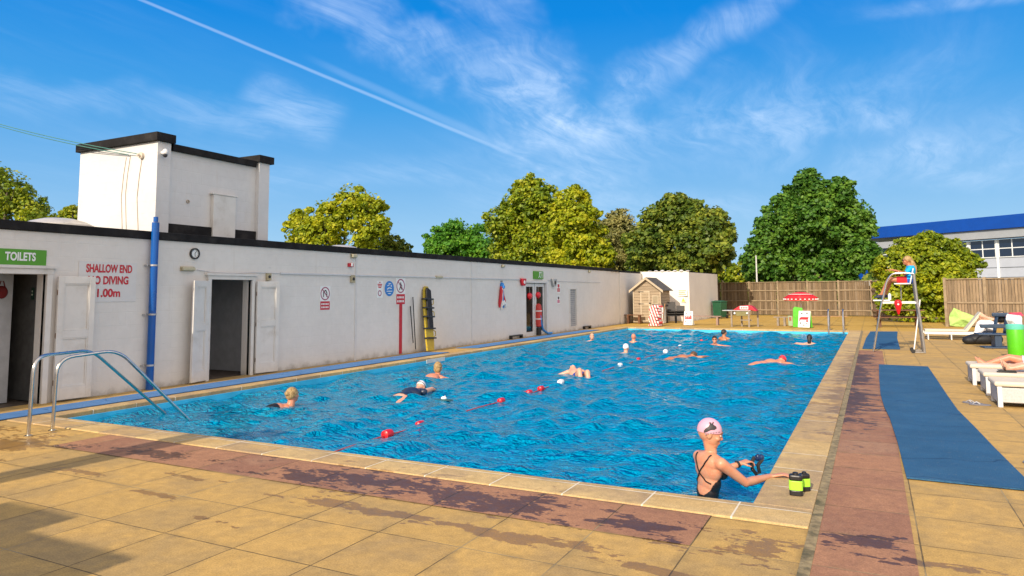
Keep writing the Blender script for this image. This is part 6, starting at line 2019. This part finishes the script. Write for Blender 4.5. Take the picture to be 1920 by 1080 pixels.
def upright(label, px, py_, look, m, hair=None, cap=None, hairstyle='short', suit=None, sink=.16, arms=None, gog=False, k=1.0, body_dir=None, lean=0.0):
    """head, neck, shoulders and a submerged trunk and legs; px,py = centre of the head in the photograph"""
    # find the place where a head centre 'sink' above the water projects on (px,py)
    c = at(px, py_, Z=WZ + sink)
    t_ = thing('person', label, 'person', (c.x, c.y, WZ), 0, 'swimmers in the pool')
    look = Vector(look).normalized(); bd = Vector(body_dir or look); bd.z = 0; bd.normalize(); rt = Vector((bd.y, -bd.x, 0))
    Bd = Body(); M = frameM(c, look)
    Bd.head(M, .10, k)
    nk = c + Vector((0, 0, -.165)) - bd * .03 - bd * min(lean, 1.0) * .1
    tb = (-bd * lean + Vector((0, 0, -1))).normalized()
    for q in (-1, 1):
        sh = nk + rt * q * .165 + Vector((0, 0, -.045)); Bd.cap(nk, sh, .052, .056)
        if arms:
            h_ = arms[0 if q < 0 else 1]; el = sh + (bd * h_[0] + rt * q * h_[1]) * .28 + Vector((0, 0, h_[2])); hn = el + (bd * h_[3] + rt * q * h_[4]) * .25 + Vector((0, 0, h_[5]))
        else:
            el = sh + (bd * .6 + rt * q * .6) * .28 + Vector((0, 0, -.06)); hn = el + (bd * .9 - rt * q * .2) * .25 + Vector((0, 0, -.02))
        Bd.chain([sh, el, hn], [.05, .038, .025]); Bd.hand(hn, (hn - el), (0, 0, 1), .3, 1, q)
    ch = nk + tb * .2; ab = nk + tb * .45; hp = nk + tb * .62
    up_ = -tb
    Mx = frameM(ch, bd - up_ * bd.dot(up_), up_); Bd.ell((0, 0, .02), (.165, .105, .19), Mx)
    Mx = frameM(ab, bd - up_ * bd.dot(up_), up_); Bd.ell((0, 0, 0), (.145, .10, .19), Mx); Bd.ell((0, 0, -.16), (.155, .11, .12), Mx)
    for q in (-1, 1):
        h0 = hp + rt * q * .09; kn = h0 + tb * .40 - bd * .05; an = kn + tb * .38 - bd * .12
        if an.z < -1.1: s_ = (-1.05 - h0.z) / (an.z - h0.z); kn = h0 + (kn - h0) * s_ + bd * .15; an = h0 + (an - h0) * s_
        Bd.chain([h0, kn, an], [.085, .055, .036]); Bd.foot(an, tb + bd * .3, 1, bd)
    bo = Bd.build(t_, m, .012, 4)
    if cap: cap_shell(t_, M, 'swim_cap', cap)
    if hair:
        cap_shell(t_, M, 'hair', hair, (.086, .108, .110), (0, -.022, .022), -.30 if hairstyle != 'short' else -.1, 30)
        if hairstyle == 'bun':
            b = MB(); b.ell((0, -.115, .04), (.045, .04, .042), M, 14, 8); b.build('hair_bun', hair, t_, True, world=True)
        if hairstyle == 'long':
            b = MB(); b.tube([M @ Vector((0, -.10, .03)), M @ Vector((0, -.125, -.06)), M @ Vector((0, -.12, -.16)), M @ Vector((0, -.10, -.24))], [.05, .06, .055, .03], 10); b.build('ponytail', hair, t_, True, world=True)
        if hairstyle == 'bob':
            b = MB(); b.ell((0, -.055, -.03), (.082, .070, .085), M, 18, 10); b.build('hair_back', hair, t_, True, world=True)
    if suit: cover(bo, t_, 'swimsuit', suit, lambda p: (p - nk).dot(tb) > .11 and (p - nk).dot(tb) < .72 and abs((p - nk).dot(rt)) < .19, .004)
    if gog: goggles(t_, M)
    else: eyes(t_, M)
    return t_


def prone(label, head_px, tail_px, m, cap=None, hair=None, suit=None, face_up=False, sink=.03, roll=0.0, arms=((1, .2), (1, .2)), knees=False, gog=False, shorts=None, headlift=0.0, suit_len=.55):
    c = at(head_px[0], head_px[1], Z=WZ + sink); tl = wpt(*tail_px)
    d_ = Vector((c.x - tl.x, c.y - tl.y, 0)).normalized(); rt = Vector((d_.y, -d_.x, 0))
    t_ = thing('person', label, 'person', (c.x, c.y, WZ), 0, 'swimmers in the pool')
    up = Vector((0, 0, 1)); fc = up if face_up else -up
    look = (fc * (1 - headlift) + d_ * (.25 + headlift * .9)).normalized()
    M = frameM(c, look, d_ if not headlift else (d_ * (1 - headlift) + up * headlift))
    Bd = Body(); Bd.head(M, .10)
    nk = c - d_ * .18 + Vector((0, 0, -.01 - sink * .3))
    dn = (-d_ + Vector((0, 0, -.10))).normalized()
    ch = nk + dn * .20; ab = nk + dn * .45; hp = nk + dn * .62
    for (p_, r_) in ((ch, (.165, .19, .105)), (ab, (.145, .19, .095)), (nk + dn * .60, (.155, .13, .105))):
        Bd.ell((0, 0, 0), r_, frameM(p_, d_))
    Bd.cap(c - d_ * .05, nk, .055, .06)
    for j, q in enumerate((-1, 1)):
        sh = nk + rt * q * .165 + dn * .05; Bd.cap(nk, sh, .05, .056)
        a_ = arms[j]; el = sh + (d_ * a_[0] + rt * q * a_[1]).normalized() * .27 + Vector((0, 0, a_[2] if len(a_) > 2 else -.03)); hn = el + (d_ * a_[0] - rt * q * a_[1] * .3).normalized() * .25 + Vector((0, 0, a_[3] if len(a_) > 3 else -.03))
        Bd.chain([sh, el, hn], [.05, .038, .025]); Bd.hand(hn, hn - el, up, .2, 1, q)
        h0 = hp + rt * q * .085
        if knees: kn = h0 + dn * .22 + up * (.16 if q > 0 else .20); an = kn + dn * .22 - up * .38
        else: kn = h0 + dn * .42 - up * .04; an = kn + dn * .40 + up * (.05 if q > 0 else -.05)
        Bd.chain([h0, kn, an], [.083, .056, .036]); Bd.foot(an, dn - up * .2 if not knees else dn, 1, -up if not face_up else up)
    bo = Bd.build(t_, m, .012, 4)
    if cap: cap_shell(t_, M, 'swim_cap', cap)
    if hair: cap_shell(t_, M, 'hair', hair, (.086, .108, .110), (0, -.022, .022), -.2, 30)
    if suit: cover(bo, t_, 'swimsuit', suit, lambda p: .02 < (p - nk).dot(dn) < suit_len and (p - nk).length < 1.2, .005)
    if shorts: cover(bo, t_, 'shorts', shorts, lambda p: .45 < (p - nk).dot(dn) < .72, .006)
    if gog: goggles(t_, M)
    else: eyes(t_, M)
    return t_


hd_ = lambda a, b_: (wpt(*a) - wpt(*b_)).normalized()
h1 = hd_((549, 765), (440, 777))
upright('blonde woman in black swimsuit swimming away near the left side', 549, 741, (h1.x * .6 - .2, h1.y * .6 + .75, .0), SK2, H_BLD, None, 'bun', M_SUIT, .18, body_dir=(h1.x, h1.y, 0), lean=4.0, arms=((.8, .5, .02, .8, .3, -.03), (.8, .5, .0, .8, .2, -.02)))
prone('swimmer in white cap and dark wetsuit stretched out in front crawl', (789, 727), (705, 761), SKP, M_WCAP, None, M_NAVY, sink=.07, arms=((-.6, .5, -.08, -.1), (1, .15, .02, -.08)), gog=True, headlift=.25, suit_len=.62)
h3 = hd_((824, 703), (770, 716))
upright('person with wet light brown hair swimming away by the left edge', 822, 689, (h3.x * .4 - .1, h3.y + .6, 0), SK2, H_BLD, None, 'bob', None, .155, body_dir=(h3.x * .8, h3.y + .3, 0), lean=4.0)
prone('swimmer floating on the back with knees above the water', (1074, 693), (1112, 716), SKP, None, H_BRN, None, face_up=True, sink=.045, knees=True, shorts=mat('blue_shorts', (.01, .05, .42), .6), arms=((.2, .9, -.10, -.08), (.2, .9, -.10, -.08)))
upright('swimmer in white cap and dark collar seen from behind mid-pool', 1174, 652, (.1, 1, 0), SKP, None, M_WCAP, 'short', M_SUIT, .15, lean=.9)
upright('pale bald man facing the camera at the left edge of the pool', 1110, 631, (.35, -.9, 0), SKP, None, None, 'short', None, .17, lean=.3)
upright('bald man with reddish shoulders seen from behind near the far end', 1188, 632, (-.1, 1, 0), SK2, None, None, 'short', None, .21, lean=.2)
upright('man in dark goggles facing the camera, one arm reaching right', 1340, 637, (.1, -1, 0), SK2, H_DRK, None, 'short', None, .20, gog=True, body_dir=(.15, -1, 0), lean=.3, arms=((.3, .9, .0, .6, .9, -.02), (.4, .5, -.1, .6, .0, -.05)))
upright('dark-haired swimmer half turned at the far end of the pool', 1358, 624, (.6, .8, 0), SK3, H_DRK, None, 'short', None, .25, body_dir=(.4, .9, 0))
upright('dark-haired woman in white straps seen from behind near the right side', 1518, 634, (.05, 1, 0), SKP, H_DRK, None, 'long', mat('white_swimsuit', (.7, .7, .7), .5), .19, lean=.5, arms=((.4, .9, .02, .7, .4, -.04), (.4, .9, .02, .7, .4, -.04)))
prone('swimmer in bright red cap and goggles near the right side', (1467, 676), (1400, 684), SK2, M_RCAP, None, None, sink=.05, arms=((-.4, .6, -.06, -.08), (1, .25, -.04, -.06)), gog=True, headlift=.35)
prone('tanned swimmer face down with one arm stretched to the right', (1300, 668), (1262, 672), SK3, None, H_BRN, None, sink=.02, arms=((1, .3, -.02, -.04), (.7, .8, .03, .0)), headlift=.1)

# ---- lifeguard
P3 = lambda x_, y_, dy=0.0: at(x_, y_, Y=LY + dy)
t_ = thing('person', 'lifeguard in bright blue shirt, red shorts and sunglasses sitting on the tall chair', 'person', P3(1700, 528))
Bd = Body()
Mh2 = frameM(P3(1700, 489), (-1, -.12, -.12)); Bd.head(Mh2, .12)
nk2, ch2, hp2 = P3(1706, 500), P3(1708, 510), P3(1703, 525)
Bd.cap(P3(1702, 494), nk2, .055, .06)
Bd.ell((0, 0, 0), (.165, .11, .19), frameM(P3(1707, 509), (-1, 0, .15))); Bd.ell((0, 0, 0), (.15, .11, .16), frameM(P3(1705, 518), (-1, 0, .1))); Bd.ell((0, 0, 0), (.17, .13, .12), frameM(hp2, (-1, 0, 0)))
for q in (-1, 1):
    sh = nk2 + Vector((0, q * .17, -.05)); Bd.cap(nk2, sh, .055, .06)
    el = P3(1697, 513, q * .22); hn = P3(1678 if q < 0 else 1672, 507 if q < 0 else 506, q * .10)
    Bd.chain([sh, el, hn], [.055, .042, .027]); Bd.hand(hn, Vector((-1, -q * .1, .1)), (0, 0, 1), .5, 1, q)
    h0 = hp2 + Vector((0, q * .09, 0)); kn = P3(1667 + (q > 0) * 2, 524 + (q > 0) * 2, q * .10); an = P3(1652 + (q > 0) * 8, 553, q * .10)
    Bd.chain([h0, h0.lerp(kn, .5), kn], [.09, .075, .056]); Bd.chain([kn, kn.lerp(an, .35), an], [.056, .055, .036]); Bd.foot(an + Vector((0, 0, .01)), (-1, 0, -.05))
lb = Bd.build(t_, SK3, .010, 4)
inL = lambda p: frameM(hp2, (-1, 0, 0)).inverted() @ p
zsh = nk2.z
cover(lb, t_, 'shirt', mat('cyan_shirt', (.0, .36, .72), .8, var=.08), lambda p: (hp2.z + .02 < p.z < zsh + .02 and p.x > P3(1695, 512).x - .0 and not (p.z < P3(1700, 513).z + .06 and p.x < P3(1698, 512).x)), .012)
cover(lb, t_, 'shorts', mat('red_shorts', (.60, .01, .02), .8, var=.08), lambda p: p.z < hp2.z + .10 and p.z > hp2.z - .16 and P3(1681, 525).x < p.x < P3(1700, 525).x, .012)
cover(lb, t_, 'waistband', mat('royal_blue_cloth', (.01, .08, .42), .8), lambda p: p.z < hp2.z + .06 and p.x >= P3(1700, 525).x and p.z > hp2.z - .2, .010)
cover(lb, t_, 'shoe', mat('navy_shoe', (.012, .018, .05), .6), lambda p: p.z < P3(1652, 553).z + .0, .008)
cap_shell(t_, Mh2, 'hair', H_BLD, (.088, .110, .110), (0, -.024, .024), -.25, 32)
b = MB(); b.tube([Mh2 @ Vector((0, -.09, .03)), Mh2 @ Vector((0, -.12, -.08)), Mh2 @ Vector((.0, -.15, -.2)), Mh2 @ Vector((0, -.16, -.36))], [.05, .065, .06, .025], 10); b.build('long_hair', H_BLD, t_, True, world=True)
b = MB()
for q in (-1, 1): b.ell((q * .033, .090, .020), (.028, .010, .018), Mh2, 12, 8)
b.tube([Mh2 @ Vector((-.078, .0, .022)), Mh2 @ Vector((-.065, .085, .024)), Mh2 @ Vector((.065, .085, .024)), Mh2 @ Vector((.078, .0, .022))], .004, 5)
b.build('sunglasses', M_BLACK, t_, True, world=True)

# ---- sunbathers
bx0, by0 = BED[2]; bz = .275 + .08
t_ = thing('person', 'sunbather with crossed bare legs stretched out on the farthest wicker sunbed', 'person', (bx0 + 1.0, by0 + .33, bz))
Yb = by0 + .36
P4 = lambda x_, y_, dy=0.0: at(x_, y_, Y=Yb + dy)
Bd = Body()
an1, kn1 = P4(1848, 683), P4(1892, 670); hp3 = kn1 + Vector((.40, .02, -.10))
Bd.chain([hp3 + Vector((0, -.08, 0)), kn1.lerp(hp3, .4), kn1], [.09, .075, .056]); Bd.chain([kn1, kn1.lerp(an1, .35), an1], [.056, .054, .036])
tip = P4(1824, 664)
Bd.foot(an1 + Vector((-.01, 0, .0)), (tip - an1) + Vector((.05, 0, .10)), 1.05, (-.9, 0, -.2) if False else (.6, -.2, .6))
an2 = P4(1852, 686, .12); kn2 = P4(1892, 683, .12)
Bd.chain([hp3 + Vector((0, .10, 0)), kn2, an2], [.09, .054, .036]); Bd.foot(an2, (-.35, .1, .9), 1, (1, 0, .3))
Bd.ell((0, 0, 0), (.15, .17, .11), frameM(hp3 + Vector((.05, 0, .0)), (1, 0, 0)))
ch3 = hp3 + Vector((.38, .02, .10)); Bd.ell((0, 0, 0), (.16, .24, .11), frameM(ch3, (1, 0, .35)))
nk3 = ch3 + Vector((.26, 0, .12)); Mh3 = frameM(nk3 + Vector((.15, 0, .10)), (-.3, 0, 1), (1, 0, .3)); Bd.head(Mh3); Bd.cap(ch3, nk3, .09, .06); Bd.cap(nk3, Mh3.translation, .06, .055)
for q in (-1, 1):
    sh = nk3 + Vector((-.03, q * .17, -.04)); el = sh + Vector((-.22, q * .1, -.06)); hn = el + Vector((-.22, -q * .05, -.0)); Bd.cap(nk3, sh, .055); Bd.chain([sh, el, hn], [.05, .038, .025]); Bd.hand(hn, (-1, 0, 0), (0, 0, 1), .3, 1, q)
sb = Bd.build(t_, SK2, .010, 4)
cover(sb, t_, 'shorts', mat('pale_shorts', (.62, .50, .56), .85, var=.2, vs=20), lambda p: hp3.x - .22 < p.x < hp3.x + .16, .012)
cap_shell(t_, Mh3, 'hair', H_BRN, (.086, .108, .11), (0, -.022, .022), -.2, 30); eyes(t_, Mh3)
bx1, by1 = BED[1]; Yb = by1 + .30
t_ = thing('person', 'sunbather in pale clothes lying on the middle wicker sunbed at the frame edge', 'person', (bx1 + 1.0, Yb, bz))
Bd = Body(); an3 = P4(1893, 709, 0); an3.z = max(an3.z, bz + .05); 
for q in (-1, 1):
    a_ = an3 + Vector((0, q * .09, 0)); kn = a_ + Vector((.38, 0, .10)); h0 = kn + Vector((.40, 0, -.07))
    Bd.chain([a_, a_.lerp(kn, .65), kn], [.036, .054, .056]); Bd.chain([kn, h0], [.058, .088]); Bd.foot(a_, (-.25, q * .15, 1), .95, (1, 0, .2))
hp4 = an3 + Vector((.82, 0, .04)); Bd.ell((0, 0, 0), (.16, .17, .11), frameM(hp4, (1, 0, 0))); ch4 = hp4 + Vector((.38, 0, .08)); Bd.ell((0, 0, 0), (.16, .24, .11), frameM(ch4, (1, 0, .3)))
nk4 = ch4 + Vector((.26, 0, .1)); Mh4 = frameM(nk4 + Vector((.15, 0, .09)), (-.3, 0, 1), (1, 0, .3)); Bd.head(Mh4); Bd.cap(ch4, nk4, .09, .06); Bd.cap(nk4, Mh4.translation, .06, .055)
for q in (-1, 1):
    sh = nk4 + Vector((-.03, q * .17, -.04)); el = sh + Vector((-.22, q * .1, -.05)); hn = el + Vector((-.2, -q * .08, .02)); Bd.cap(nk4, sh, .055); Bd.chain([sh, el, hn], [.05, .038, .025]); Bd.hand(hn, (-1, 0, 0), (0, 0, 1), .3, 1, q)
sb = Bd.build(t_, SKP, .010, 4)
cover(sb, t_, 'trousers', mat('pale_pink_cloth', (.70, .52, .54), .85, var=.25, vs=12), lambda p: an3.x + .20 < p.x < hp4.x + .14, .014)
cover(sb, t_, 'top', mat('lilac_cloth', (.66, .60, .72), .85, var=.1), lambda p: hp4.x + .12 < p.x < ch4.x + .25, .014)
cap_shell(t_, Mh4, 'hair', H_DRK, (.086, .108, .11), (0, -.022, .022), -.2, 30); eyes(t_, Mh4)
p_ = P4(1893, 709, -.2); 
t_ = thing('sandal_pair', 'pair of dark sandals lying on the middle wicker sunbed', 'sandals', (an3.x - .06, Yb - .2, bz + .0))
b = MB(); b.prism([(-.12, 0), (.12, 0), (.13, .02), (-.13, .02)], 'y', -.04, .04); b.prism([(-.10, .022), (.12, .022), (.12, .04), (-.12, .04)], 'y', -.03, .05); b.build('sole', M_BLACK, t_, bevel=.006)
b = MB(); b.tube([(-.02, -.04, .04), (-.02, 0, .08), (-.02, .05, .04)], .012, 6); b.build('strap', H_BRN, t_, True)
